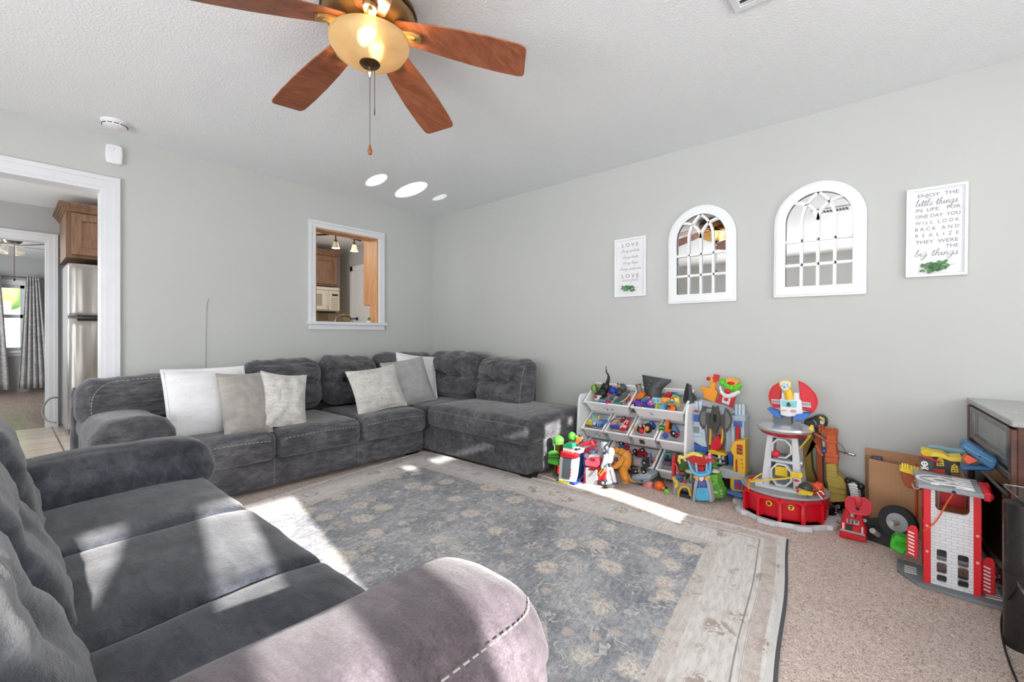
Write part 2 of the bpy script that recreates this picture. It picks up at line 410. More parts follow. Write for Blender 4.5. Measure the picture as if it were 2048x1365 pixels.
def _rug(n):
    uv = n.new('UVMap'); uv.uv_map = 'metres'
    sp = n.new('SeparateXYZ'); n.link(uv.outputs[0], sp.inputs[0]); s, t = sp.outputs[0], sp.outputs[1]
    W, L = 2.1, 2.8
    d = n.math('MINIMUM', n.math('MINIMUM', s, n.math('SUBTRACT', W, s)), n.math('MINIMUM', t, n.math('SUBTRACT', L, t)))
    def V(sc, loc=(0, 0, 0)):
        m = n.new('Mapping'); m.inputs['Scale'].default_value = sc; m.inputs['Location'].default_value = loc; n.link(uv.outputs[0], m.inputs['Vector']); return m.outputs[0]
    streak = n.noise(V((4, 22, 1)), 3, 6, .7, .5); fine = n.noise(V((1, 1, 1)), 260, 2, .7); blot = n.noise(V((1, 1, 1)), 3.2, 5, .65, .7)
    k = n.math('ADD', n.math('ADD', n.math('MULTIPLY', streak, .3), n.math('MULTIPLY', blot, .4)), n.math('MULTIPLY', n.noise(V((1, 1, 1)), 48, 4, .75), .3))
    field = n.ramp(k, [(.36, '#6f737b'), (.48, '#9a9ca2'), (.6, '#c6c7c9')])
    warp = n.new('TexNoise'); warp.inputs['Scale'].default_value = 9; warp.inputs['Detail'].default_value = 3; n.link(V((1, 1, 1)), warp.inputs['Vector'])
    def wv(amount):
        va = n.new('VectorMath', operation='MULTIPLY_ADD'); n.link(warp.outputs['Color'], va.inputs[0]); va.inputs[1].default_value = (amount,) * 3
        n.link(uv.outputs[0], va.inputs[2]); return va.outputs[0]
    def vor(scale, amount, rnd=.85):
        v = n.new('TexVoronoi'); v.inputs['Scale'].default_value = scale; v.inputs['Randomness'].default_value = rnd; n.link(wv(amount), v.inputs['Vector']); return v
    v1 = vor(5.5, .05, .75); v2 = vor(9.5, .04, 1.0)
    f1 = n.math('ADD', v1.outputs['Distance'], n.math('MULTIPLY', n.math('SUBTRACT', n.noise(V((1, 1, 1)), 46, 3, .7), .5), .30))
    f2 = n.math('ADD', v2.outputs['Distance'], n.math('MULTIPLY', n.math('SUBTRACT', n.noise(V((1, 1, 1)), 70, 3, .7), .5), .35))
    pet1 = n.ramp(f1, [(.26, 1.0), (.36, 0.0)]); pet2 = n.ramp(f2, [(.17, 1.0), (.25, 0.0)])
    core = n.ramp(f1, [(.06, 1.0), (.12, 0.0)])
    vine = n.ramp(n.math('ABSOLUTE', n.math('SUBTRACT', n.noise(wv(.12), 5.5, 3, .5, 1.4), .5)), [(.006, 1.0), (.016, 0.0)])
    vine2 = n.ramp(n.math('ABSOLUTE', n.math('SUBTRACT', n.noise(wv(.10), 12, 2, .5, .8), .5)), [(.008, 1.0), (.02, 0.0)])
    col = n.mix(n.math('MULTIPLY', vine2, .32), field, '#cfcfcc')
    col = n.mix(n.math('MULTIPLY', vine, .8), col, '#d9d6d0')
    col = n.mix(n.math('MULTIPLY', pet2, .75), col, '#d0c3b9')
    flower = n.ramp(n.noise(V((1, 1, 1)), 60, 3, .7), [(.38, '#b9ada2'), (.5, '#dfd6cc'), (.62, '#ece6df')])
    col = n.mix(n.math('MULTIPLY', pet1, .85), col, flower); col = n.mix(n.math('MULTIPLY', core, .4), col, '#a09184')
    # border
    motif = n.ramp(n.noise(wv(.16), 14, 4, .7, 1.5), [(.50, 0.0), (.56, 1.0)])
    patch = n.ramp(vor(6.2, .06, .6).outputs['Distance'], [(.28, 1.0), (.40, 0.0)])
    bd = n.ramp(n.noise(V((3, 14, 1)), 4, 5, .7), [(.35, '#cdc7c2'), (.5, '#dfdbd7'), (.65, '#ece9e6')])
    bd = n.mix(n.math('MULTIPLY', n.math('MULTIPLY', motif, patch), .75), bd, '#a08c81')
    guard = n.mix(n.math('MULTIPLY', n.ramp(n.noise(wv(.05), 30, 3, .7, 1), [(.45, 0.0), (.56, 1.0)]), .6), '#cfc2ba', '#ab978c')
    def band(a, b): return n.math('MULTIPLY', n.math('GREATER_THAN', d, a), n.math('LESS_THAN', d, b))
    bd = n.mix(n.math('MULTIPLY', band(.275, .335), .4), bd, guard); bd = n.mix(n.math('MULTIPLY', band(.035, .085), .7), bd, guard)
    bd = n.mix(n.math('MULTIPLY', band(.108, .114), .7), bd, '#7f7671'); bd = n.mix(n.math('MULTIPLY', band(.087, .09), .5), bd, '#8f8580')
    bd = n.mix(n.math('MULTIPLY', n.math('LESS_THAN', d, .02), .8), bd, '#dcdbd9')
    edge = n.math('ADD', d, n.math('MULTIPLY', n.math('SUBTRACT', n.noise(V((1, 1, 1)), 40, 2), .5), .012))
    col = n.mix(n.math('GREATER_THAN', edge, .335), bd, col)
    col = n.mix(.35, col, n.ramp(fine, [(.32, '#6a6a6a'), (.68, '#f0f0f0')]), 'OVERLAY')
    n.set(Base_Color=col, Roughness=.95, Sheen_Weight=.1, Specular_IOR_Level=.05); n.bump(fine, .5, .004)
M_rug = mk('distressed_floral_rug', _rug)

M_sofa = make_fabric('charcoal_microsuede', '#35353a', '#56565b', '#7d7d80')
M_love = make_fabric('slate_microsuede', '#2d3037', '#44474f', '#61646b', streak=(10, 3, 10), scale=2.6)
M_stitch = plain('#a8a6a2', .8)
M_black = plain('#0c0c0d', .5)
M_white = PL('#eceef0')
M_mirror = mk('mirror_glass', lambda n: n.set(Base_Color=n.mix(n.noise(n.vec(), 3), '#f0f2f2', '#f6f7f7'), Metallic=1.0, Roughness=.015))

# ================================================================ room shell
Y0, YB, XL, YF, T = 0.0, .12, -5.7, -6.1, .12
DX0, DX1, DZ = -3.95, -2.885, 2.068            # doorway to the kitchen
PX0, PX1, PZ0, PZ1 = -1.412, -.746, 1.185, 2.07   # pass-through
struct('floor', MB().span(XL, .12, YF, 0.0, -.1, 0), M_carpet)
struct('ceiling', MB().span(XL - .2, 1.2, YF - .3, 8.0, CEIL, CEIL + .1), M_ceil)
mb = MB()
mb.span(XL, DX0, 0, YB, 0, CEIL).span(DX0, DX1, 0, YB, DZ, CEIL).span(DX1, PX0, 0, YB, 0, CEIL)
mb.span(PX0, PX1, 0, YB, 0, PZ0).span(PX0, PX1, 0, YB, PZ1, CEIL).span(PX1, .12, 0, YB, 0, CEIL)
struct('wall_back', mb, M_wall)
struct('wall_right', MB().span(0, .12, YF, 0, 0, CEIL), M_wall)
# wall left (behind the camera) with two broad windows
mb = MB().span(XL - T, XL, YF, -5.6, 0, CEIL).span(XL - T, XL, -5.6, -1.5, 0, .22).span(XL - T, XL, -5.6, -1.5, 1.70, CEIL).span(XL - T, XL, -1.5, YB, 0, CEIL).span(XL - T, XL, -3.65, -3.45, .22, 1.70)
struct('wall_left', mb, M_wall)
for i, (a, b) in enumerate(((-5.6, -3.65), (-3.45, -1.5))):
    f = MB().span(XL - .08, XL + .02, a, a + .06, .22, 1.70).span(XL - .08, XL + .02, b - .06, b, .22, 1.70).span(XL - .08, XL + .02, a, b, 1.64, 1.70).span(XL - .08, XL + .02, a, b, .22, .29).span(XL - .06, XL, a, b, .93, .98)
    struct('window_%d' % (i + 2), f, M_trim)
# unseen wall front; window and curtain gaps invented to shape the sun stripes
WX0, WX1, WZ0, WZ1 = -4.05, -1.03, .88, 1.94
mb = MB().span(XL, WX0, YF, -6, 0, CEIL).span(WX1, .12, YF, -6, 0, CEIL).span(WX0, WX1, YF, -6, 0, WZ0).span(WX0, WX1, YF, -6, WZ1, CEIL)
struct('wall_front', mb, M_wall)
def _sheer(n):
    tr = n.new('BsdfTranslucent'); tr.inputs['Color'].default_value = (.62, .61, .60, 1); mx = n.new('MixShader'); mx.inputs[0].default_value = .75
    n.set(Base_Color=n.mix(n.noise(n.vec((30, 30, 1)), 2), '#b9b7b4', '#cfcdca'), Roughness=.9)
    n.link(n.b.outputs[0], mx.inputs[1]); n.link(tr.outputs[0], mx.inputs[2]); n.link(mx.outputs[0], n.out.inputs['Surface'])
M_drape = mk('sun_stripe_sheer', _sheer)
mb = MB(); u = lambda a: a - 1.164
for a, b in ((-2.32, -2.17), (-1.885, -1.055), (-.965, -.79), (-.46, -.265), (-.07, .04)):
    mb.span(u(a), u(b), -6.03, -6.01, WZ0, WZ1)
mb.prism([(u(-2.9), WZ0), (u(-2.672), WZ0), (u(-2.672), 1.70), (u(-2.715), 1.82), (u(-2.74), 1.90), (u(-2.74), WZ1), (u(-2.9), WZ1)], 'y', -6.03, -6.01)
mb.prism([(u(-2.672), WZ0), (u(-2.45), WZ0), (u(-2.45), WZ1), (u(-2.64), WZ1), (u(-2.64), 1.80), (u(-2.672), 1.70)], 'y', -6.03, -6.01)
mb.span(u(-1.055), u(-.965), -6.03, -6.01, WZ0, 1.858).span(u(-.79), u(-.46), -6.03, -6.01, WZ0, 1.86).span(u(.04), u(.13), -6.03, -6.01, WZ0, 1.86)
win = struct('window_1', MB().span(WX0, WX0 + .03, -6.09, -6.0, WZ0, WZ1).span(WX1 - .03, WX1, -6.09, -6.0, WZ0, WZ1).span(WX0, WX1, -6.09, -5.99, WZ0 - .03, WZ0).span(WX0, WX1, -6.09, -5.99, WZ1, WZ1 + .03), M_trim)
struct('curtain', mb, M_drape, win)  # invented panels, cut so the sun falls in stripes

# trims of the doorway and pass-through: flat board, raised back band
def casing(mb, x0, x1, z0, z1, y=0, wd=.085, sides='lrtb'):
    for a, b, d in ((0, 1, .014), (.08, .62, .019), (.62, .97, .026)):   # stepped profile from the opening outwards
        i0, i1 = wd * a, wd * b
        if 'r' in sides: mb.span(x1 + i0, x1 + i1, y - d, y, z0 - (i0 if 'b' in sides else 0), z1 + (i0 if 't' in sides else 0))
        if 'l' in sides: mb.span(x0 - i1, x0 - i0, y - d, y, z0 - (i0 if 'b' in sides else 0), z1 + (i0 if 't' in sides else 0))
        if 't' in sides: mb.span(x0 - i1, x1 + i1, y - d, y, z1 + i0, z1 + i1)
        if 'b' in sides: mb.span(x0 - i1, x1 + i1, y - d, y, z0 - i1, z0 - i0)
    return mb
mb = casing(MB(), DX0, DX1, 0, DZ, 0, .085, 'lrt')
mb.span(DX1 - .018, DX1, -.012, YB + .012, 0, DZ).span(DX0, DX0 + .018, -.012, YB + .012, 0, DZ).span(DX0 + .018, DX1 - .018, -.012, YB + .012, DZ - .018, DZ)
struct('trim_1', mb, M_trim)
mb = casing(MB(), PX0, PX1, PZ0, PZ1, 0, .068, 'lrt')
mb.span(PX0 - .085, PX1 + .085, -.05, YB + .02, PZ0 - .028, PZ0).span(PX0 - .066, PX1 + .066, -.02, 0, PZ0 - .075, PZ0 - .028)
struct('trim_2', mb, M_trim, bev=.003)
mb = MB().span(PX1 - .012, PX1, 0.0, YB + .02, PZ0, PZ1).span(PX0, PX0 + .012, 0.0, YB + .02, PZ0, PZ1).span(PX0 + .012, PX1 - .012, 0.0, YB + .02, PZ1 - .012, PZ1)
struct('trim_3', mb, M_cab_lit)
0 and struct('baseboard_right', MB().span(-.015, 0, YF, 0, 0, .09), M_trim, bev=.004)
0 and struct('baseboard_back', MB().span(DX1 + .09, 0, -.015, 0, 0, .09), M_trim, bev=.004)

XK = -4.6
# ================================================================ kitchen and the room beyond
KY, KZ = 2.8, .06
struct('floor_kitchen', MB().span(XK - .4, .7, 0.0, KY, -.1, KZ), M_tile)
struct('floor_far_room', MB().span(XK - .4, .7, KY, 7.7, -.1, KZ), M_planks)
QX0, QX1, QZ = -4.1, -3.03, 2.075
mb = MB().span(XK - .4, QX0, KY, KY + .12, KZ, CEIL).span(QX0, QX1, KY, KY + .12, QZ, CEIL).span(QX1, .7, KY, KY + .12, KZ, CEIL)
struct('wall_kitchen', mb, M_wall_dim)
mb = casing(MB(), QX0, QX1, KZ, QZ, KY, .08, 'lrt').span(QX1 - .016, QX1, KY - .01, KY + .13, KZ, QZ).span(QX0, QX1 - .016, KY - .01, KY + .13, QZ - .016, QZ)
struct('trim_4', mb, M_trim)
KX = .30
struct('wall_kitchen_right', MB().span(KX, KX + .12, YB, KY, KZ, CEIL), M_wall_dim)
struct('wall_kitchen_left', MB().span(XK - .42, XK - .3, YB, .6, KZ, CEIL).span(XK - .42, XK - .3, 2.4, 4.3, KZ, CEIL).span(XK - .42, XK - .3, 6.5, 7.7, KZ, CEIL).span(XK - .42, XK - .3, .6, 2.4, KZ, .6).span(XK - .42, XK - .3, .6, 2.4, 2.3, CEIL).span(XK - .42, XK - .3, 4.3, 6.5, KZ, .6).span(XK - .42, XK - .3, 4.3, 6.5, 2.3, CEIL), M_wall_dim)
# far room: end wall with a window
FY = 7.5
p0 = onY(-60, 575, FY); p1 = onY(49, 575, FY); p2 = onY(49, 702, FY); FX0, FX1, FZ0, FZ1 = p0.x, p1.x, p2.z, onY(49, 572, FY).z
mb = MB().span(XK - .4, FX0, FY, FY + .12, KZ, CEIL).span(FX1, .7, FY, FY + .12, KZ, CEIL).span(FX0, FX1, FY, FY + .12, KZ, FZ0).span(FX0, FX1, FY, FY + .12, FZ1, CEIL)
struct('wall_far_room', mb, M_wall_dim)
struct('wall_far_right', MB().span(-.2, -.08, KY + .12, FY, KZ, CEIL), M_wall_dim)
zm = onY(30, 633, FY).z
mb = MB()
for a, b, c, d in ((FX0, FX0 + .05, FZ0, FZ1), (FX1 - .05, FX1, FZ0, FZ1), (FX0, FX1, FZ1 - .05, FZ1), (FX0, FX1, FZ0, FZ0 + .06), (FX0, FX1, zm - .03, zm + .03)): mb.span(a, b, FY + .02, FY + .09, c, d)
casing(mb, FX0, FX1, FZ0, FZ1, FY, .09, 'lrtb'); mb.span(FX0 - .12, FX1 + .12, FY - .07, FY, FZ0 - .03, FZ0)
wn = struct('window_4', mb, M_trim)
struct('pane', MB().span(FX0, FX1, FY + .05, FY + .056, FZ0, FZ1), glass('window_glass', '#ffffff'), wn)
# garden seen through that window
mb = MB(); rg = random.Random(3)
for k in range(120):
    mb.ball((rg.uniform(-7.5, -1), rg.uniform(17, 19.5), rg.uniform(2.4, 5.2)), rg.uniform(.35, .7), 7, 5)
mb.cyl((-4.2, 18, 0), (-4.2, 18, 3), .2).cyl((-2.2, 18.3, 0), (-2.2, 18.3, 3), .16)
solo('leafy_tree', mb, plain('#8fbf5e', .8, 0, .5, 3), 'bright green leafy trees beyond the far room window', 'tree')
mb = MB().span(-9, 1, 14.5, 14.56, .95, 1.1).span(-9, 1, 14.5, 14.56, 0.0, .15)
for k in range(60): mb.span(-9 + k * .165, -8.9 + k * .165, 14.46, 14.5, 0, 1.2)
solo('picket_fence', mb, M_trim, 'white fence outside beyond the far room window', 'fence')
struct('lawn', MB().span(-14, 6, 7.7, 26, -.2, -.05), plain('#b9b8a8', .9))
mb = MB().span(-6.0, -3.4, 15.4, 16.4, .0, 1.5).prism([(15.2, 1.5), (16.6, 1.5), (15.9, 2.1)], 'x', -6.2, -3.2)
solo('garden_shed', mb, [plain('#77746e', .8)], 'grey shed roof under the trees outside far window', 'shed')
# ================================================================ rug
A_ = Vector((-.704, -3.708)); B_ = Vector((-.861, -.911)); D_ = Vector((-2.96, -1.215)); C_ = Vector((-2.80, -3.99))
def rug_mesh(name, grow, z0, z1, uvname):
    ns, nt = 60, 80; vs = []; fs = []; uvs = []
    for j in range(nt + 1):
        for i in range(ns + 1):
            s, t = i / ns, j / nt
            p = (A_ * (1 - t) + B_ * t) * (1 - s) + (C_ * (1 - t) + D_ * t) * s
            ctr = (A_ + B_ + C_ + D_) / 4; e = (p - ctr).normalized() * grow
            wob = .006 * math.sin(t * 17) * (1 - s) ** 6 + .006 * math.sin(s * 14 + 1) * ((1 - t) ** 6 + t ** 6)
            p = p + e + Vector((wob, wob))
            z = z1 + .004 * noise.noise(Vector((p.x * 2.2, p.y * 2.2, 0)))
            vs.append((p.x, p.y, z)); uvs.append((s * 2.1, t * 2.8))
    for j in range(nt):
        for i in range(ns): a = j * (ns + 1) + i; fs.append((a, a + 1, a + ns + 2, a + ns + 1))
    b = [i for i in range(ns + 1)] + [j * (ns + 1) + ns for j in range(1, nt + 1)] + [nt * (ns + 1) + i for i in range(ns - 1, -1, -1)] + [j * (ns + 1) for j in range(nt - 1, 0, -1)]
    o = len(vs)
    for k in b: vs.append((vs[k][0], vs[k][1], z0)); uvs.append(uvs[k])
    n = len(b)
    for k in range(n): fs.append((b[k], o + k, o + (k + 1) % n, b[(k + 1) % n]))
    me = bpy.data.meshes.new(name); me.from_pydata(vs, [], fs); l = me.uv_layers.new(name=uvname)
    for p in me.polygons:
        p.use_smooth = True
        for li in p.loop_indices: l.data[li].uv = uvs[me.loops[li].vertex_index]
    bm = bmesh.new(); bm.from_mesh(me); bmesh.ops.recalc_face_normals(bm, faces=bm.faces); bm.to_mesh(me); bm.free()
    me.set_sharp_from_angle(angle=R(50)); return me
rug = thing('area_rug', 'large distressed blue grey floral rug with cream border on the carpet', 'rug', (-1.8, -2.4, 0))
for nm, me, m, lb in (('rug_pile', rug_mesh('rug_pile', 0, .006, .015, 'metres'), M_rug, None), ('rug_backing', rug_mesh('rug_backing', .012, .001, .006, 'metres'), plain('#53565c', .9), 'dark grey backing edge')):
    o = bpy.data.objects.new(nm, me); COL.objects.link(o); me.materials.append(m); o.parent = rug; o.location = -rug.location
    if lb: o['label'] = lb

# ================================================================ upholstery helpers
def sstep(a, b, x):
    t = max(0, min(1, (x - a) / (b - a))); return t * t * (3 - 2 * t)
def seat_fn(h, puff=.02, wr=.006, seed=0):
    def f(p, q):
        top = sstep(.2, 1, p.z); b = puff * top * (1 - p.x ** 4) * (1 - p.y ** 4)
        w_ = wr * noise.fractal(Vector((q.x * 5 + seed, q.y * 5, q.z * 9)), .9, 2.1, 3)
        w2 = .5 * wr * math.sin(q.x * 90 + q.z * 120 + 4 * noise.noise(q * 6)) * sstep(-.6, -1, p.y) * (1 - abs(p.z))
        return (w_ * .6 * p.x, w_ * .8 * p.y + w2, b + w_ * top)
    return f
def back_fn(axis, sign, tufts, depth=.05, crease=.018, puff=.03, wr=.010, seed=0, lean=0.0):
    """puffy back cushion whose front looks along sign*axis; tufts in (u,v) on that face"""
    def f(p, q):
        front = sstep(.1, 1, sign * (p.x if axis == 'x' else p.y)); u = p.y if axis == 'x' else p.x; v = p.z
        d = puff * (1 - u ** 4) * (1 - v ** 4)
        for (a, b) in tufts:
            dx, dz = (u - a), (v - b); r2 = dx * dx * 9 + dz * dz * 9
            d -= depth * math.exp(-r2 * 3.2)
            ang = math.atan2(dz, dx); d -= .25 * depth * (math.cos(ang * 4 + seed) ** 2) ** 3 * math.exp(-r2 * .6)
        if tufts: d -= crease * math.exp(-((v - tufts[0][1]) / .07) ** 2)
        d += wr * noise.fractal(Vector((u * 2.5 + seed, v * 4.0, seed * 1.7)), .8, 2.2, 4)
        d *= front
        tp = sstep(.3, 1, v); wz = tp * (.022 * noise.fractal(Vector((u * 2.2 + seed * 3, 1, p.y if axis == 'x' else p.x)), .9, 2, 2))
        ln = lean * (v + 1)
        if axis == 'x': return (sign * d - sign * ln, 0, wz)
        return (0, sign * d - sign * ln, wz)
    return f
def dashes(mb, pts, step=.02, on=.6, r=.0022):
    P = [Vector(p) for p in pts]
    for a, b in zip(P, P[1:]):
        L = (b - a).length; n = max(1, int(L / step)); d = (b - a) / n
        for k in range(n): mb.cyl(a + d * k, a + d * (k + on), r, r, 5)
    return mb

# ================================================================ sectional along the back wall
sec = thing('sectional_sofa', 'long charcoal suede sofa section against the back wall under the pass-through', 'sofa', (-1.95, -.55, 0))
part('base', MB().soft((-1.81, -.53, .135), (1.86, .84, .21), .02, 8), M_sofa, sec, world=True)
fr = part('back_frame', MB().soft((-1.56, -.12, .40), (3.0, .12, .66), .05, 8), M_sofa, sec, world=True)
def arm_fn(seed):
    def f(p, q): return (.012 * p.x * noise.noise(Vector((q.y * 5, q.z * 6, seed))), .01 * noise.noise(q * 6), .05 * sstep(0, 1, p.z) * (1 - p.x ** 2) * (1 - .3 * (p.y + 1)) + .008 * noise.fractal(q * 7, .8, 2, 3))
    return f
part('arm', MB().soft((-2.875, -.55, .25), (.30, .88, .44), .05, 10).soft((-2.86, -.60, .47), (.37, .82, .17), .075, 16, arm_fn(1)), M_sofa, sec, world=True)
for i, (a, b) in enumerate(((-2.69, -2.135), (-2.135, -1.515), (-1.515, -.89))):
    s = part('seat_cushion', MB().soft(((a + b) / 2, -.64, .312), (b - a - .006, .76, .19), .055, 16, seat_fn(1, .014, .006, i * 3.1)), M_sofa, sec, world=True)
    mb = dashes(MB(), [(a + .04 + (b - a - .08) * k / 10, -1.026, .355 + .012 * math.sin(PI * k / 10)) for k in range(11)])
    part('stitching', mb, M_stitch, s, 'pale stitched seam', world=True)
for i, (a, b, zt, tf) in enumerate(((-3.06, -2.13, .79, ((.25, -.1),)), (-2.13, -1.53, .865, ((-.35, .02), (.4, .02))), (-1.53, -.99, .865, ((-.3, -.02), (.35, -.02))), (-.99, -.30, .885, ((-.4, 0), (.3, 0))))):
    zb = .44 if i else .46
    mb = MB().soft(((a + b) / 2, -.36, (zt + zb) / 2), (b - a - .004, .27, zt - zb), .12, 34, back_fn('y', -1, tf, .08, .028, .035, .02, 2.3 + i, .03))
    c = part('back_cushion', mb, M_sofa, sec, world=True)
    if i == 0:
        q = [(-2.98, -.50, .50), (-2.995, -.49, .6), (-2.98, -.47, .69), (-2.93, -.44, .745), (-2.85, -.43, .765), (-2.55, -.43, .775)]
        part('stitching', dashes(MB(), crom(q, 5)), M_stitch, c, 'pale stitched seam', world=True)
for x, y in ((-.98, -.9), (-2.95, -.9), (-2.95, -.18), (-.98, -.18)):
    part('leg', MB().frustum((x, y, 0), (.07, .07), (x, y, .05), (.09, .09)), M_black, sec, world=True)
part('stitching', dashes(MB(), [(-2.135, -.954, .05), (-2.135, -.954, .22)], r=.0014), M_stitch, sec, 'stitched seam down the sofa front', world=True)
part('seam', dashes(MB(), [(-1.515, -.954, .05), (-1.515, -.954, .22)], r=.0014), M_stitch, sec, 'stitched seam down the sofa front', world=True)

cha = thing('chaise_sofa', 'charcoal suede chaise section along the mirror wall beside the toys', 'sofa', (-.45, -1.1, 0))
part('base', MB().soft((-.455, -1.155, .16), (.80, 1.95, .26), .025, 10), M_sofa, cha, world=True)
part('back_frame', MB().soft((-.155, -.85, .41), (.14, 1.52, .74), .03, 8), M_sofa, cha, 'flat upholstered frame behind the cushions', world=True)
cs = part('chaise_cushion', MB().soft((-.49, -1.57, .345), (.82, 1.15, .185), .06, 22, seat_fn(1, .03, .006, 9)), M_sofa, cha, world=True)
part('seat_cushion', MB().soft((-.52, -.72, .325), (.74, .54, .185), .05, 14, seat_fn(1, .010, .006, 5)), M_sofa, cha, world=True)
part('stitching', dashes(MB(), [(-.905, -1.05 - k * .1, .40) for k in range(12)], r=.0018), M_stitch, cs, 'pale stitched seam', world=True)
for i, (a, b, zt) in enumerate(((-1.13, -.40, .885), (-1.72, -1.13, .845))):
    mb = MB().soft((-.345, (a + b) / 2, (zt + .43) / 2), (.24, b - a - .004, zt - .43), .09, 34, back_fn('x', -1, ((-.3, 0), (.32, 0)), .085, .028, .035, .018, 6.1 + i, .03))
    c = part('back_cushion', mb, M_sofa, cha, world=True)
    if i: part('stitching', dashes(MB(), [(-.435, -1.685, .48), (-.44, -1.705, .6), (-.42, -1.71, .72), (-.36, -1.69, .80)]), M_stitch, c, 'pale stitched seam', world=True)
for x, y in ((-.79, -2.08), (-.13, -2.08), (-.79, -.3), (-.13, -.3)):
    part('leg', MB().frustum((x, y, 0), (.08, .08), (x, y, .05), (.11, .11)), M_black, cha, world=True)

M_mauve = make_fabric('mauve_sheen_microsuede', '#453e43', '#61585e', '#7f757b', streak=(10, 3, 10), scale=2.6)  # loveseat suede again; the arm's mauve pile sheen is put into the colour
# ================================================================ loveseat in the foreground
lov = thing('loveseat', 'grey suede sofa in front with rolled arms catching sunlight', 'sofa', (-3.2, -2.7, 0))
part('base', MB().soft((-3.22, -2.7, .19), (.86, 1.62, .26), .02, 8), M_love, lov, world=True)
for i, (a, b) in enumerate(((-2.45, -1.93), (-2.985, -2.45), (-3.46, -2.985))):
    def lf(p, q, i=i):
        k = seat_fn(1, .010, .005, 20 + i)(p, q); return (k[0], k[1] * .3, k[2] + .012 * p.x - .014 * sstep(.55, 1.0, p.x) * sstep(0, 1, p.z))
    part('seat_cushion', MB().soft((-3.075, (a + b) / 2, .385), (.60, b - a - .002, .16), .030, 20, lf), M_love, lov, world=True)
def roll_fn(seed, wr=.008):
    def f(p, q):
        n1 = noise.fractal(Vector((q.x * 2.2, q.y * 5, seed + q.z * 5)), .9, 2.1, 3)
        crinkle = .0035 * math.sin(q.x * 150 + q.z * 90 + 5 * noise.noise(q * 5 + Vector((seed, 0, 0)))) * (1 - sstep(.2, .9, abs(p.z))) * sstep(-.3, .5, p.x)
        sag = -.02 * (1 - sstep(-1, .2, p.x)) * sstep(0, 1, p.z)
        return (.03 * sstep(.4, 1, p.x) * (1 - p.y ** 2) * (1 - .5 * p.z), (wr * n1 + crinkle) * (1 if p.y > 0 else -1) + .012 * p.y * (1 - p.z ** 2), wr * n1 * sstep(-.2, .6, p.z) + sag + .02 * (1 - p.y ** 2) * sstep(0, 1, p.z))
    return f
af = part('arm', MB().soft((-3.12, -1.83, .50), (.72, .30, .20), .095, 26, roll_fn(3, .014)).soft((-3.2, -1.82, .22), (.86, .22, .38), .03, 8), M_love, lov, world=True)
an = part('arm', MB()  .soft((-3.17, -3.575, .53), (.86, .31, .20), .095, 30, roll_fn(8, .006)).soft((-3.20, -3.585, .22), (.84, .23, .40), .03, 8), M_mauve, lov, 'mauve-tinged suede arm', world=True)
q = [(-3.12, -3.702, .612), (-2.98, -3.704, .612), (-2.88, -3.704, .612), (-2.80, -3.694, .608), (-2.755, -3.66, .602)]
st = part('stitching', dashes(MB(), crom([Vector(k) + Vector((.004, -.004, .004)) for k in q], 6), .016, .6, .0016), M_stitch, an, 'pale stitched seam', world=True)
for i, (a, b) in enumerate(((-2.45, -1.96), (-2.98, -2.45), (-3.46, -2.98))):
    def bf(p, q, i=i):
        k = back_fn('x', 1, ((0, .1),), .022, .010, .03, .008, 11 + i, .05 + .045 * (i > 0))(p, q); return k
    part('back_cushion', MB().soft((-3.415 + .04 * (i > 0), (a + b) / 2, .63), (.30, b - a - .004, .46), .11, 22, bf), M_love, lov, world=True)
part('back_frame', MB().soft((-3.68, -2.7, .43), (.14, 1.9, .76), .05, 8), M_love, lov, world=True)
for x, y in ((-2.86, -1.85), (-2.86, -3.55), (-3.6, -1.85), (-3.6, -3.6)):
    part('leg', MB().frustum((x, y, .014), (.06, .06), (x, y, .07), (.08, .08)), M_black, lov, world=True)

# ================================================================ cushions
def pillow_mb(w, h, t, n=22, seed=0, ear=.06, wr=.006, pw=2.6, flange=0):
    mb = MB(); vs = []; fs = []
    for side in (1, -1):
        for j in range(n + 1):
            for i in range(n + 1):
                u = 2 * i / n - 1; v = 2 * j / n - 1; e = min(1, max(abs(u), abs(v)))
                pinch = 1 - ear * (1 - abs(u) ** 2 * abs(v) ** 2) * (1 if abs(u) > abs(v) else 1) * (e ** 2)
                k = max(0, (1 - abs(u) ** pw)) * max(0, (1 - abs(v) ** pw)); z = t / 2 * k ** .62
                z += wr * noise.fractal(Vector((u * 3 + seed, v * 3, side * 2 + seed)), .8, 2.1, 4) * min(1, k * 3)
                vs.append((u * w / 2 * (1 - ear * (1 - v * v) * u * u), side * z * -1 + 0, v * h / 2 * (1 - ear * (1 - u * u) * v * v)))
    N = (n + 1) ** 2
    for s_ in (0, 1):
        for j in range(n):
            for i in range(n):
                a = s_ * N + j * (n + 1) + i; q = (a, a + 1, a + n + 2, a + n + 1); fs.append(q if s_ == 0 else q[::-1])
    mb.add(vs, fs)
    return mb
def rim_path(w, h, ear, n=16):
    P = []
    for k in range(4):
        for i in range(n):
            c = 2 * i / n - 1; u, v = ((c, -1), (1, c), (-c, 1), (-1, -c))[k]
            P.append((u * w / 2 * (1 - ear * (1 - v * v) * u * u), 0, v * h / 2 * (1 - ear * (1 - u * u) * v * v)))
    return P
def velvet(name, a, b, c, sc=30, sheen=.5, scale=1.0):
    def f(n):
        k = n.noise(n.vec((1, 1, 3)), 6 * scale, 4, .6, 1); g = n.noise(n.vec((1, 1, 2)), sc, 3, .7, .6)
        kk = n.math('ADD', n.math('MULTIPLY', k, .5), n.math('MULTIPLY', g, .5))
        n.set(Base_Color=n.ramp(kk, [(.35, a), (.5, b), (.64, c)]), Roughness=.6, Sheen_Weight=sheen, Sheen_Roughness=.35); n.bump(g, .25, .004)
    return mk(name, f)
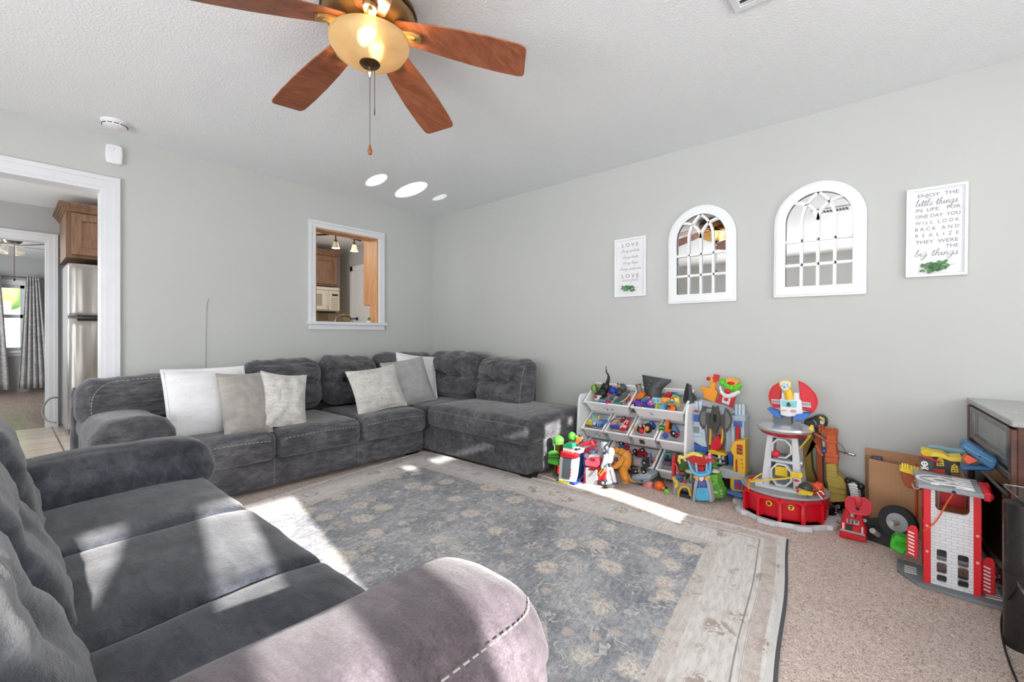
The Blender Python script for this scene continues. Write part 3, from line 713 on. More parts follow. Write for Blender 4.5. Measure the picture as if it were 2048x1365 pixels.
M_pw = velvet('white_quilted_cotton', '#dcdde0', '#e8e9eb', '#f0f1f2', 90, .1)
M_pt = velvet('taupe_velvet', '#9d9993', '#a9a59f', '#b6b2ab', 12, .4)
M_ps = velvet('silver_crushed_velvet', '#b4b2ac', '#cfcdc8', '#e2e1dd', 40, .5)
M_pg = velvet('pale_grey_velvet', '#9b9b9b', '#a7a7a7', '#b3b3b2', 14, .4)
def pillow(label, mat, c, w, h, t, rot, rim=None, seed=0, ear=.06, tag=None, wr=.006):
    o = thing('throw_pillow', label, 'pillow', c, group='throw pillows on the sofa', rot=tuple(R(k) for k in rot))
    part('cover', pillow_mb(w, h, t, seed=seed, ear=ear, wr=wr), mat, o, smooth=180)
    part('piping', MB().tube(rim_path(w, h, ear), rim or .004, 6, True), mat, o)
    if rim and rim > .008:
        part('flange', MB().ring([(x * 1.06, z * 1.06) for x, _, z in rim_path(w, h, ear)], [(x * .98, z * .98) for x, _, z in rim_path(w, h, ear)], 'y', -.003, .003), mat, o)
    if tag: part('zip_pull', MB().box((w * .42, 0, h * .47), (.012, .006, .03)), MT('#c0c0c0'), o)
    return o
pillow('large white quilted square pillow at the left end of the back wall sofa', M_pw, (-2.44, -.68, .612), .46, .455, .13, (-23, 0, 2), .009, 1, .03)
pillow('plain taupe velvet pillow leaning on the large white pillow', M_pt, (-2.265, -.80, .592), .30, .44, .11, (-24, 2, 6), .004, 2, .06)
pillow('silver crushed velvet pillow with drooping corner beside the taupe pillow', M_ps, (-2.012, -.80, .584), .32, .42, .12, (-24, 9, -4), .004, 3, .10, True, .012)
pillow('white pillow tucked behind the grey pillow in the sofa corner', M_pw, (-.66, -.56, .642), .42, .46, .11, (-22, 8, -10), .008, 4, .06)
pillow('plain pale grey velvet pillow between the silver and white corner pillows', M_pg, (-.845, -.68, .618), .44, .45, .12, (-24, -7, -8), .004, 5, .06)
pillow('wrinkled silver satin pillow at the front of the corner pillow trio', M_ps, (-1.235, -.77, .594), .46, .39, .12, (-25, -5, -2), .004, 6, .08, wr=.014)

# ================================================================ ceiling fan
M_bronze = plain('#8f7048', .4, .55, .25, 20); M_brz_d = plain('#4f3a26', .35, .8, .2, 12); M_gold = plain('#b3925c', .35, .7, .1)
HX, HY, ZB = -2.330, -2.470, 2.352
DB = .058
fan = thing('ceiling_fan', 'cherry wood ceiling fan with brass housing and glowing amber bowl', 'ceiling fan', (HX, HY, 2.14))
part('motor_housing', MB().lathe([(.0, 2.35), (.09, 2.335), (.150, 2.342), (.180, 2.36), (.190, 2.385), (.18, 2.39), (.178, 2.40), (.188, 2.405), (.185, 2.42), (.16, 2.44), (0, 2.44)], (HX, HY, 0), 40), M_bronze, fan, world=True)
part('trim_ring', MB().lathe([(.186, 2.378), (.195, 2.383), (.195, 2.392), (.186, 2.398)], (HX, HY, 0), 40, caps=False), M_brz_d, fan, world=True)
part('light_fitter', MB().lathe([(0, 2.35), (.06, 2.35), (.06, 2.32), (.11, 2.305), (.115, 2.293), (0, 2.293)], (HX, HY, 0), 32), M_brz_d, fan, world=True)
def _bowl(n):
    k = n.noise(n.vec((1, 1, 1)), 5, 4, .6, .8)
    n.set(Base_Color=n.ramp(k, [(.3, '#d8b878'), (.7, '#efdcb0')]), Roughness=.35, Subsurface_Weight=.0, Transmission_Weight=.55, IOR=1.2, Emission_Color=n.ramp(k, [(.3, '#f0b870'), (.7, '#ffd9a0')]), Emission_Strength=.16)
M_bowl = mk('amber_glass', _bowl)
bw = part('bowl_shade', MB().lathe([(.02, 2.130), (.06, 2.133), (.105, 2.148), (.14, 2.172), (.160, 2.203), (.164, 2.225), (.158, 2.226), (.154, 2.205), (.134, 2.177), (.10, 2.154), (.06, 2.140), (.02, 2.137)], (HX, HY, DB), 44), M_bowl, fan, 'glowing amber glass bowl', world=True, smooth=180)
for dx, dy in ((.03, .0), (-.055, -.045)):
    part('bulb', MB().ball((HX + dx, HY + dy, 2.195 + DB), (.024, .024, .034), 12, 8), glow('bulb_light', '#ffd9a0', 26), fan, world=True)
part('finial', MB().lathe([(.0, 2.105), (.008, 2.105), (.010, 2.112), (.016, 2.118), (.035, 2.122), (.042, 2.130), (.040, 2.138), (0, 2.138)], (HX, HY, DB), 24), M_brz_d, fan, world=True)
part('finial_tip', MB().lathe([(0, 2.070), (.005, 2.072), (.007, 2.085), (.011, 2.09), (.011, 2.10), (.006, 2.108), (0, 2.108)], (HX, HY, DB), 14), MT('#cfc8ba'), fan, world=True)
def blade_poly():
    P = []
    top = [(.115, .045), (.125, .056), (.2, .067), (.32, .081), (.44, .089), (.56, .091), (.645, .087), (.662, .080), (.668, .066)]
    return [(x, y) for x, y in top] + [(x, -y * .97) for x, y in reversed(top)]
for k in range(5):
    a = R(23.5 + 73 * k if k < 3 else 23.5 + 72 * k); M = Matrix.Translation((HX, HY, ZB)) @ Matrix.Rotation(a, 4, 'Z') @ Matrix.Rotation(R(13.5), 4, 'Y') @ Matrix.Rotation(R(-9), 4, 'X')
    mb = MB(); mb.T = M; mb.prism(blade_poly(), 'z', 0, .006)
    b = part('fan_blade', mb, M_cherry, fan, world=True, bev=.0015)
    mb = MB(); mb.T = M
    mb.prism([(.105, .014), (.13, .022), (.19, .028), (.218, .02), (.226, 0), (.218, -.02), (.19, -.028), (.13, -.022), (.105, -.014)], 'z', -.014, 0)
    mb.T = Matrix.Translation((HX, HY, ZB)) @ Matrix.Rotation(a, 4, 'Z'); mb.tube([(.06, 0, .01), (.10, 0, -.005), (.14, 0, -.04), (.19, 0, -.058)], [.016, .015, .015, .01], 8)
    part('blade_bracket', mb, M_gold, b, world=True, bev=.002)
fwd = Vector((FW.x, FW.y, 0))
for dx, z1, wood in ((0, 1.83, True), (.020, 1.985, False)):
    px, py = HX + RT.x * dx, HY + RT.y * dx; mb = MB(); z = 2.128 if not dx else 2.17
    while z > z1 + .02: mb.ball((px, py, z), .0022, 6, 4); z -= .0056
    mb.cyl((px, py, z1 + .02), (px, py, 2.135 if not dx else 2.175), .0008, .0008, 5)
    c = part('pull_chain', mb, plain('#6a6052', .4, .8), fan, world=True, label='long pull chain' if wood else 'short pull chain')
    if wood: part('pull_knob', MB().lathe([(0, z1 - .022), (.007, z1 - .02), (.010, z1 - .008), (.006, z1 + .008), (.003, z1 + .02), (0, z1 + .022)], (px, py, 0), 14), plain('#8a4f2a', .3, 0, .2), c, 'wooden drop knob', world=True)
    else: part('pull_knob', MB().cyl((px, py, z1 - .01), (px, py, z1 + .02), .003, .002, 8), plain('#6a6052', .4, .8), c, world=True)

# ================================================================ small fixtures
sm = thing('smoke_detector', 'round white smoke detector on the ceiling above the doorway', 'smoke detector', (-2.865, -.30, CEIL))
part('body', MB().lathe([(0, -.042), (.035, -.042), (.045, -.038), (.060, -.035), (.064, -.018), (.072, -.014), (.072, 0), (0, 0)], n=36), M_white, sm)
mb = MB()
for k in range(12): a = R(30 * k); mb.box((.0625 * math.cos(a), .0625 * math.sin(a), -.026), (.006, .024, .004), (0, 0, a))
part('vent_slot', mb, M_black, sm, 'ring of dark vent slots')
part('test_button', MB().cyl((.02, -.02, -.045), (.02, -.02, -.041), .008, .008, 14), PL('#d0d0d0'), sm)
dc = thing('wall_chime', 'white rounded rectangular chime box high on the wall right of the doorway', 'chime box', (-2.835, 0, 2.313))
part('cover', MB().prism([(-.043 + .0, -.062), (-.02, -.068), (.02, -.068), (.043, -.062), (.047, 0), (.043, .062), (.02, .068), (-.02, .068), (-.043, .062), (-.047, 0)], 'y', -.035, 0), M_white, dc, bev=.008)
part('indicator', MB().cyl((0, -.036, .035), (0, -.034, .035), .003, .003, 10), PL('#7a7a7a'), dc)
def vent(loc, rz, lab):
    v = thing('ceiling_vent', lab, 'air vent', loc, rz)
    part('frame', MB().ring([(-.18, -.10), (.18, -.10), (.18, .10), (-.18, .10)], [(-.15, -.07), (.15, -.07), (.15, .07), (-.15, .07)], 'z', -.014, 0), M_trim, v, bev=.003)
    part('duct_opening', MB().span(-.15, .15, -.07, .07, -.003, 0), plain('#454545', .8), v)
    for k in range(11): part('slat', MB().box((-.14 + k * .028, 0, -.008), (.003, .14, .014), (0, R(35), 0)), M_trim, v)
vent((-1.46, -3.71, CEIL), 0, 'white metal air vent at the top edge of the ceiling near the mirrors')
vent((-2.67, -3.58, CEIL), R(90), 'white slatted ceiling vent seen in the larger arched mirror')
p = onY(411, 720, 0); p.z = .02; q = onY(414, 597, 0)
solo('antenna_cable', MB().tube([Vector((0, -.004, 0)), Vector((.0, -.004, (q.z - p.z) * .8)), Vector((q.x - p.x - .004, -.004, (q.z - p.z) * .97)), Vector((q.x - p.x + .012, -.004, q.z - p.z))], .0028, 6), plain('#b5b7b4', .6), 'thin pale cable running up the wall above the sofa', 'cable', p)

# ================================================================ wall decor
def arch(w, h, n=24, inset=0):
    hw = w / 2 - inset; zc = h - w / 2; return [(-hw, inset), (hw, inset)] + arc(0, zc, hw, 0, 180, n)
def arched_mirror(label, y, z, w, h, tilt):
    m = thing('arched_mirror', label, 'mirror', (-.004, y, z), rot=(0, R(tilt), -PI / 2), group='arched wall mirrors')
    fwid = .066; I = arch(w, h, inset=fwid); O = arch(w, h); O2 = arch(w, h, inset=.012); I2 = arch(w, h, inset=fwid - .012)
    part('frame', MB().ring(O, I2, 'y', -.022, 0).ring(O2, I, 'y', -.03, -.018), M_white, m, bev=.003, smooth=30)
    part('mirror_glass', MB().prism(I, 'y', -.006, -.003), M_mirror, m, 'reflective glass')
    iw = w - 2 * fwid; hw = iw / 2; zc = h - w / 2; z0 = fwid; mb = MB(); r = .0075
    for k in (-1, 0, 1): mb.box((k * iw / 4, -.013, (z0 + zc) / 2), (.017, .013, zc - z0))
    step = (zc - z0) / 2.05
    for hz_ in (.201, .353): mb.box((0, -.013, hz_), (iw, .013, .017))
    def arcbar(cx, rr, a0, a1):
        pts = [p for p in arc(cx, zc, rr, a0, a1, 40) if (p[0]) ** 2 + (p[1] - zc) ** 2 < (hw + .004) ** 2 and abs(p[0]) < hw + .001]
        if len(pts) > 1:
            P = [(p[0], p[1]) for p in pts]; out, inn = [], []
            for i, p_ in enumerate(P):
                d = Vector((p_[0] - cx, p_[1] - zc)).normalized(); out.append((p_[0] + d.x * .0085, p_[1] + d.y * .0085)); inn.append((p_[0] - d.x * .0085, p_[1] - d.y * .0085))
            for i in range(len(P) - 1): mb.prism([inn[i], inn[i + 1], out[i + 1], out[i]], 'y', -.0195, -.0065)
    q4 = iw / 4
    arcbar(-q4 + 2.5 * q4, 2.5 * q4, 90, 180); arcbar(q4 - 2.5 * q4, 2.5 * q4, 0, 90)       # tall pointed arch
    arcbar(-.72 * hw, .72 * hw, 0, 120); arcbar(.72 * hw, .72 * hw, 60, 180)   # arcs springing from the middle bar
    part('muntin', mb, M_white, m)
    return m
arched_mirror('smaller looking arched white window mirror nearer the sofa corner', -3.055, 1.289, .475, .706, 0)
arched_mirror('arched white window mirror between the other mirror and the big wall sign', -3.755, 1.296, .475, .71, .5)

M_sign = plain('#e6e6e8', .6); M_ink = plain('#85858a', .7)
def leaf_sprig(mb, cx, cz, L, n, size, y, ang=0, seed=1):
    rg = random.Random(seed)
    for k in range(n):
        t = k / (n - 1) - .5; x = cx + t * L * math.cos(ang); z = cz + t * L * math.sin(ang) + rg.uniform(-.5, .5) * size * 1.5
        s = size * rg.uniform(.7, 1.1) * (1.15 - abs(t)); a = rg.uniform(0, 2 * PI)
        mb.at((x, y - rg.uniform(.004, .02), z), (rg.uniform(-.6, .6), a, rg.uniform(-.6, .6)))
        mb.prism([(s * .5 * math.cos(q) * (1.2 if math.cos(q) > 0 else 1), s * .42 * math.sin(q)) for q in [2 * PI * i / 10 for i in range(10)]], 'y', -.0008, .0008)
    mb.at(); return mb
M_leaf = plain('#5d8a5e', .55, 0, .35, 90)
def sign(label, y, z, w, h, rot, lines, sprig):
    s = thing('wall_sign', label, 'sign', (-.004, y, z), rot=(0, R(rot), -PI / 2), group='framed quote signs')
    part('board', MB().span(-w / 2 + .004, w / 2 - .004, -.014, 0, .004, h - .004), M_sign, s)
    part('frame', MB().ring([(-w / 2, 0), (w / 2, 0), (w / 2, h), (-w / 2, h)], [(-w / 2 + .013, .013), (w / 2 - .013, .013), (w / 2 - .013, h - .013), (-w / 2 + .013, h - .013)], 'y', -.026, 0), M_white, s, bev=.002)
    bd = MB(); st = .0085; e = .019
    n1 = int((w - 2 * e) / st); n2 = int((h - 2 * e) / st)
    for k in range(n1 + 1):
        for zz in (e, h - e): bd.ball((-w / 2 + e + k * (w - 2 * e) / n1, -.015, zz), .0034, 6, 4)
    for k in range(1, n2):
        for xx in (-w / 2 + e, w / 2 - e): bd.ball((xx, -.015, e + k * (h - 2 * e) / n2), .0034, 6, 4)
    part('beaded_border', bd, M_white, s)
    mb = MB()
    for (kind, txt, f, hh, wd, dx) in lines:
        M = Matrix.Translation((dx * w, -.0145, f * h)) @ Matrix.Rotation(PI / 2, 4, 'X')
        if kind == 'T': text_mb(txt, hh, .0006, 1.0, 0, mb, M, width=wd * w)
        else: script_mb(txt, wd * w, hh, M, .0011 if hh > .015 else .0006, mb)
    part('lettering', mb, M_ink, s)
    g = part('leaf_sprig', leaf_sprig(MB(), *sprig[:2], sprig[2], sprig[3], sprig[4], -.014, sprig[5], sprig[6]), M_leaf, s, 'green eucalyptus sprig')
    part('stem', MB().cyl((sprig[0], -.018, sprig[1]), (sprig[0] + sprig[2] * .78, -.018, sprig[1] + .008), .0013, .0008, 6), plain('#8a8f5e', .6), g)
sign('white quote sign on the far right of the wall, larger, ENJOY THE little things', -4.285, 1.372, .243, .487, .6, [
    ('T', 'ENJOY  THE', .896, .026, .66, .02), ('S', 'little things', .80, .0180, .68, -.01), ('T', 'IN  LIFE.   FOR', .735, .026, .72, .02), ('T', 'ONE DAY  YOU', .663, .026, .72, .02),
    ('T', 'W I L L   L O O K', .592, .026, .71, .01), ('T', 'B A C K   A N D', .520, .026, .71, .01), ('T', 'R  E  A  L  I  Z  E', .448, .026, .70, .01), ('T', 'THEY  WERE', .375, .026, .69, .01),
    ('T', 'THE', .312, .026, .20, .26), ('S', 'big things', .232, .0185, .70, .0)], (-.005, .052, .105, 26, .027, .14, 4))
sign('small narrow white quote sign nearest the sofa corner headed LOVE', -2.503, 1.366, .268, .472, 0, [
    ('T', 'L O V E', .855, .042, .52, .0), ('S', 'always protects', .765, .0125, .60, .0), ('S', 'always trusts', .66, .0125, .50, .0), ('S', 'always hopes', .56, .0125, .50, .0), ('S', 'always perseveres', .46, .0125, .68, .0),
    ('T', 'L O V E', .325, .042, .55, .0), ('S', 'never fails', .265, .0145, .52, .0)], (-.01, .066, .11, 22, .028, -.05, 9))
# ================================================================ kitchen furniture
def door_panel(mb, x0, x1, z0, z1, y, fw=.06):
    """raised panel cabinet door whose face looks along -y"""
    mb.span(x0, x1, y - .02, y, z0, z1)
    mb.span(x0, x0 + fw, y - .040, y - .02, z0, z1).span(x1 - fw, x1, y - .040, y - .02, z0, z1).span(x0 + fw, x1 - fw, y - .040, y - .02, z0, z0 + fw).span(x0 + fw, x1 - fw, y - .040, y - .02, z1 - fw, z1)
    a = fw + .012; b = fw + .045
    mb.add([(x0 + a, y - .02, z0 + a), (x1 - a, y - .02, z0 + a), (x1 - a, y - .02, z1 - a), (x0 + a, y - .02, z1 - a), (x0 + b, y - .030, z0 + b), (x1 - b, y - .030, z0 + b), (x1 - b, y - .030, z1 - b), (x0 + b, y - .030, z1 - b)],
           [(4, 5, 6, 7), (0, 1, 5, 4), (1, 2, 6, 5), (2, 3, 7, 6), (3, 0, 4, 7)])
    return mb
def crown(mb, x0, x1, y0, y1, z):
    for k, (o, h) in enumerate(((.012, .02), (.024, .02), (.04, .022), (.055, .018))):
        zz = z + k * .02; mb.span(x0 - o, x1 + o, y0 - o, y1 - .001 * k, zz, zz + .02)
    return mb
fy = 2.05
fg = thing('refrigerator', 'stainless steel top-freezer refrigerator in the kitchen doorway', 'refrigerator', (-2.5, fy + .35, KZ))
part('case', MB().span(-2.925, -2.05, fy + .07, KY - .02, KZ + .03, 1.775), plain('#9a9b9c', .4, .3), fg, 'grey side panels', world=True, bev=.006)
for nm, a, b in (('freezer_door', 1.245, 1.775), ('fridge_door', KZ + .06, 1.225)):
    d = part(nm, MB().soft((-2.4875, fy + .03, (a + b) / 2), (.875, .075, b - a), .014, 10), M_steel, fg, world=True, smooth=60)
    za, zb = (a + .0, a + .03) if nm[1] == 'r' and nm[0] == 'f' and nm == 'freezer_door' else (b - .03, b)
    part('handle_recess', MB().span(-2.86, -2.3, fy - .012, fy + .0, (a - .0 if nm == 'freezer_door' else b - .022), (a + .008 if nm == 'freezer_door' else b)), M_black, d, world=True, bev=.004)
part('kick_grille', MB().span(-2.91, -2.06, fy + .05, fy + .09, KZ, KZ + .06), M_black, fg, world=True)
part('towel_hook', MB().span(-2.62, -2.56, fy - .03, fy - .008, .79, .84), M_white, fg, 'small white magnet clip', world=True)
cb = thing('wall_cabinet', 'brown raised-panel cabinet with crown moulding above the refrigerator', 'cabinet', (-2.5, 2.4, 1.82), group='kitchen wall cabinets')
part('body', MB().span(-2.94, -2.05, 2.06, KY, 1.83, 2.30), M_cab, cb, world=True, bev=.002)
for a, b in ((-2.90, -2.50), (-2.49, -2.09)): part('door', door_panel(MB(), a, b, 1.86, 2.27, 2.06, .07), M_cab, cb, world=True, bev=.002)
part('crown_moulding', crown(MB(), -2.94, -2.05, 2.04, KY, 2.285), M_cab, cb, world=True)
# microwave wall
my = 2.42
cb = thing('wall_cabinet', 'brown raised-panel cabinet above the microwave seen through the pass-through', 'cabinet', (-.3, 2.6, 1.82), group='kitchen wall cabinets')
part('body', MB().span(-.75, .085, 2.47, KY, 1.815, 2.30), M_cab, cb, world=True, bev=.002)
for a, b in ((-.72, -.33), (-.325, .065)): part('door', door_panel(MB(), a, b, 1.84, 2.26, 2.47, .06), M_cab, cb, world=True, bev=.002)
part('crown_moulding', crown(MB(), -.75, .085, 2.45, KY, 2.28), M_cab, cb, world=True)
mw = thing('microwave', 'cream over-the-range microwave under the brown cabinet', 'microwave', (-.3, 2.6, 1.42))
cream = plain('#dedacd', .4)
part('case', MB().span(-.68, .085, my, KY, 1.425, 1.79).span(-.68, .085, my - .02, my, 1.745, 1.79), cream, mw, world=True, bev=.006)
dr = part('door', MB().span(-.66, -.10, my - .028, my, 1.44, 1.735), cream, mw, world=True, bev=.008)
part('window', MB().span(-.61, -.20, my - .032, my - .026, 1.50, 1.68), plain('#a39d8f', .25), dr, 'tinted window', world=True)
part('handle', MB().tube(crom([(-.13, my - .03, 1.47), (-.125, my - .06, 1.52), (-.12, my - .065, 1.59), (-.125, my - .06, 1.66), (-.13, my - .03, 1.71)], 4), .011, 8), cream, dr, world=True)
cp = part('control_panel', MB().span(-.095, .08, my - .026, my, 1.44, 1.735), cream, mw, world=True, bev=.004)
part('display', MB().span(-.04, .05, my - .03, my - .025, 1.66, 1.69), M_black, cp, world=True)
mb = MB()
for i in range(3):
    for j in range(6): mb.span(-.05 + i * .036, -.026 + i * .036, my - .030, my - .025, 1.47 + j * .029, 1.486 + j * .029)
part('button', mb, plain('#b9b09c', .5), cp, world=True)
part('grease_filter', MB().span(-.64, .05, my + .03, my + .3, 1.405, 1.425), M_black, mw, world=True)
def _splash(n):
    b = n.new('TexBrick'); b.offset = 0; b.inputs['Scale'].default_value = 1; b.inputs['Brick Width'].default_value = .1; b.inputs['Row Height'].default_value = .1; b.inputs['Mortar Size'].default_value = .003
    b.inputs['Color1'].default_value = lin('#c4b79c'); b.inputs['Color2'].default_value = lin('#a8987a'); b.inputs['Mortar'].default_value = lin('#bdb39c')
    n.link(n.vec(rot=(PI / 2, 0, 0)), b.inputs['Vector']); n.set(Base_Color=n.mix(.5, b.outputs['Color'], n.ramp(n.noise(n.vec(), 14, 4), [(.35, '#77705f'), (.65, '#d6cdb8')]), 'OVERLAY'), Roughness=.5)
M_splash = mk('stone_backsplash', _splash)
struct('trim_5', MB().span(-1.6, KX - .001, KY - .012, KY, .96, 1.43).span(.085, KX, KY - .012, KY, 1.43, 1.80).span(KX - .012, KX, 2.35, KY, .96, 1.42), M_splash)
ct = thing('kitchen_counter', 'beige kitchen counter run under the microwave', 'counter', (-.7, 2.5, KZ))
part('cabinet_body', MB().span(-1.9, KX - .02, 2.22, KY - .02, KZ, .92), M_cab, ct, world=True)
part('worktop', MB().span(-1.9, KX - .02, 2.18, KY - .012, .92, .96), plain('#a89a86', .3, 0, .3, 60), ct, world=True, bev=.004)
sk = thing('sink_counter', 'kitchen counter behind the pass-through wall holding the faucet', 'counter', (-1.2, .4, KZ))
part('cabinet_body', MB().span(-2.2, KX - .02, YB + .02, .72, KZ, .92), M_cab, sk, world=True)
part('worktop', MB().span(-2.2, KX - .02, YB + .012, .75, .92, .96), plain('#a89a86', .3, 0, .3, 60), sk, world=True, bev=.004)
fc = thing('faucet', 'brushed arched kitchen faucet seen above the pass-through sill', 'faucet', (-.96, .30, .96))
f0 = onY(671, 646, .40); f1 = onY(703, 646, .40); fm = (f0.x + f1.x) / 2; fh = onY(687, 631, .40).z
pts = [(f1.x, .40, .98), (f1.x, .40, fh - .12)] + [(fm + (f1.x - fm) * math.cos(R(a)), .40, fh - .06 + .06 * math.sin(R(a))) for a in range(0, 181, 15)] + [(f0.x, .40, fh - .12)]
part('spout', MB().tube(pts, .011, 10), MT('#8d8a86', .25), fc, world=True)
part('base', MB().cyl((f1.x, .40, .96), (f1.x, .40, 1.0), .026, .02), MT('#8d8a86', .25), fc, world=True)
part('lever', MB().cyl((f1.x + .0, .40, 1.04), (f1.x + .06, .38, 1.08), .007, .005), MT('#8d8a86', .25), fc, world=True)
# upper cabinet beside the opening, pendant light painted into its wood tone
uc = thing('wall_cabinet', 'honey wood cabinet end panel just inside the right of the pass-through', 'cabinet', (-.3, .3, 1.4), group='kitchen wall cabinets')
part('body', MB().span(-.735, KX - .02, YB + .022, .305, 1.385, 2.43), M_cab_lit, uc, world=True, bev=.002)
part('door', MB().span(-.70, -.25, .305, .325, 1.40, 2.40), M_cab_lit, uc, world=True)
# door in the right kitchen wall
kd = onX(704, 600, KX - .02); ke = onX(740, 600, KX - .02)
struct('door_2', MB().span(KX - .03, KX, ke.y - .35, kd.y - .06, KZ, 2.06).span(KX - .036, KX - .03, ke.y - .3, kd.y - .16, 1.2, 1.95).span(KX - .036, KX - .03, ke.y - .3, kd.y - .16, .2, 1.05), M_trim, bev=.003)
d2 = struct('trim_6', MB().span(KX - .045, KX, kd.y - .06, kd.y + .02, KZ, 2.14).span(KX - .045, KX, ke.y - .4, kd.y + .02, 2.06, 2.14), M_trim, bev=.004)
hp = onX(713, 638, KX - .05)
lh = thing('coat_hook', 'small dark lever handle on the white kitchen door', 'door handle', (KX - .036, hp.y, hp.z))
part('rose', MB().cyl((-.012, 0, 0), (0, 0, 0), .026, .026), M_black, lh); part('lever', MB().tube([(-.012, 0, 0), (-.045, 0, 0), (-.05, .05, 0), (-.05, .11, -.004)], .009, 8), M_black, lh)
lh.name = 'lever_handle'
op = onY(697, 614, KY - .02)
ot = thing('wall_outlet', 'pale outlet plate on the stone backsplash right of the microwave', 'outlet', (op.x - .01, KY - .012, op.z))
part('plate', MB().span(-.035, .035, -.008, 0, -.058, .058), PL('#d8d4cc'), ot, bev=.003)
part('socket', MB().span(-.018, .018, -.011, -.007, .01, .045).span(-.018, .018, -.011, -.007, -.045, -.01), PL('#c5c0b6'), ot)
# track light
M_iron = plain('#3a332c', .4, .7)
def P2(px, py, y): return onY(px, py, y)
tl = thing('track_light', 'dark curved track light with two cream glass shades seen through the pass-through', 'track light', (-.3, 1.4, CEIL))
ty = 1.25
rail = [P2(a, b, ty) for a, b in ((618, 472), (632, 470), (650, 469.5), (668, 468), (688, 472), (708, 478), (722, 482))]
part('rail', MB().tube(crom(rail, 5), .011, 8), M_iron, tl, world=True)
c0 = P2(667, 467, ty); part('canopy', MB().cyl((c0.x, ty, c0.z + .005), (c0.x, ty, min(CEIL, c0.z + .30)), .012, .012).cyl((c0.x, ty, c0.z - .008), (c0.x, ty, c0.z + .012), .07, .07, 24), M_iron, tl, world=True)
for (px, py, on) in ((671.5, 478, 0), (708.5, 484, 1)):
    t = P2(px, py - 7, ty); s = P2(px, py + 2, ty); bt = P2(px, py + 19, ty); hh = s.z - bt.z
    hd = part('lamp_holder', MB().cyl(t, s, .008, .008, 8).cyl((s.x, ty, s.z + .0), (s.x, ty, s.z - hh * .25), .012, .022, 16), M_iron, tl, world=True)
    sh = part('glass_shade', MB().lathe([(.022, s.z - hh * .22), (.030, s.z - hh * .45), (.037, s.z - hh * .75), (.050, bt.z), (.046, bt.z + .004), (.033, s.z - hh * .7), (.02, s.z - hh * .26)], (s.x, ty, 0), 24),
         glow('cream_shade_lit' if on else 'cream_shade', '#ffe2ae', .7 if on else .05, '#e0d2b2'), hd, 'cream glass shade', world=True, smooth=180)
    part('bulb', MB().ball((s.x, ty, bt.z + .016), .018, 12, 8), glow('spot_bulb', '#fff0d0', 10 if on else 1), sh, world=True)
    lamp('track_bulb', 'POINT', (s.x, ty - .02, bt.z - .03), 11 if on else 3, (1, .88, .74), shadow_soft_size=.03)
lamp('kitchen_fill', 'POINT', (-1.9, 1.5, 2.25), 16, (1, .96, .92), shadow_soft_size=.15)  # unseen point lamp added to brighten the kitchen
# tiny pot on the sill
pp = onY(737, 646, .09)
pt = thing('small_potted_plant', 'tiny white pot with green sprig on the pass-through sill', 'plant', (pp.x - .01, .07, PZ0))
part('pot', MB().lathe([(.014, 0), (.02, .002), (.024, .024), (.021, .024), (.018, .01), (0, .01)], n=18), M_white, pt)
part('foliage', leaf_sprig(MB(), 0, .034, .03, 12, .022, .01, 0, 5), M_leaf, pt)
# far room: curtains, rod, fan, wall plug
M_curt = velvet('grey_damask_curtain', '#a3a2a4', '#bab9ba', '#dddcdc', 16, .3)
def curtain(label, x0, x1, xb0, xb1, zt, zb, y):
    mb = MB(); vs = []; fs = []; n = 60; m = 14
    for j in range(m + 1):
        t = j / m
        for i in range(n + 1):
            s = i / n; a = x0 + (x1 - x0) * s; b = xb0 + (xb1 - xb0) * s
            vs.append((a * (1 - t) + b * t, y + .035 * math.sin(s * 2 * PI * 5) * (1 - .25 * t), zt + (zb - zt) * t))
    for j in range(m):
        for i in range(n): a = j * (n + 1) + i; fs.append((a, a + 1, a + n + 2, a + n + 1))
    mb.add(vs, fs); c = thing('curtain', label, 'curtain', ((x0 + x1) / 2, y, zb), group='far room curtains')
    o = part('fabric_panel', mb, M_curt, c, world=True, smooth=180); so = o.modifiers.new('thick', 'SOLIDIFY'); so.thickness = .006
    for k in range(5): part('grommet', MB().tube([(x0 + (x1 - x0) * (k + .5) / 5, y + .03 * math.cos(a), zt - .05 + .03 * math.sin(a)) for a in [2 * PI * q / 12 for q in range(12)]], .006, 6, True), MT('#9b9793'), c, world=True)
cy = FY - .12
a = onY(52, 552, cy); b = onY(78, 552, cy); c = onY(36, 779, cy); d = onY(99, 776, cy)
curtain('pale grey damask curtain panel right of the far room window', a.x, b.x, c.x, d.x, a.z, max(c.z, KZ + .02), cy)
e = onY(-60, 552, cy); f = onY(-34, 552, cy); g = onY(-70, 779, cy); h = onY(19, 779, cy)
curtain('curtain panel at the left edge pooled beside the far room window', e.x, onY(0, 552, cy).x, g.x, h.x, a.z, max(c.z, KZ + .02), cy)
rz = onY(60, 556, cy).z; rx = onY(88, 556, cy).x
rd = thing('curtain_rod', 'slim metal curtain rod with finial above the far room window', 'curtain rod', (rx - .8, cy, rz))
part('rod', MB().cyl((FX0 - .3, cy, rz), (rx, cy, rz), .012, .012, 12), MT('#8f8d8b'), rd, world=True)
part('finial', MB().ball((rx + .04, cy, rz), (.045, .03, .03), 14, 10), MT('#c5c3c0'), rd, world=True)
ws = onY(97, 592, FY)
lt = thing('wall_switch_box', 'small pale wall sensor beside the far room curtain', 'wall sensor', (ws.x, FY, ws.z))
part('plate', MB().span(-.05, .05, -.03, 0, -.06, .06), PL('#d9d9d9'), lt, bev=.004); part('button', MB().span(-.02, .02, -.036, -.03, -.02, .02), PL('#8a8a8a'), lt)
fy2 = 4.6; fp = onY(24, 492, fy2)
ff = thing('hugger_fan', 'white-bladed ceiling fan with glass shades in the far room', 'ceiling fan', (fp.x, fy2, CEIL))
z0 = fp.z
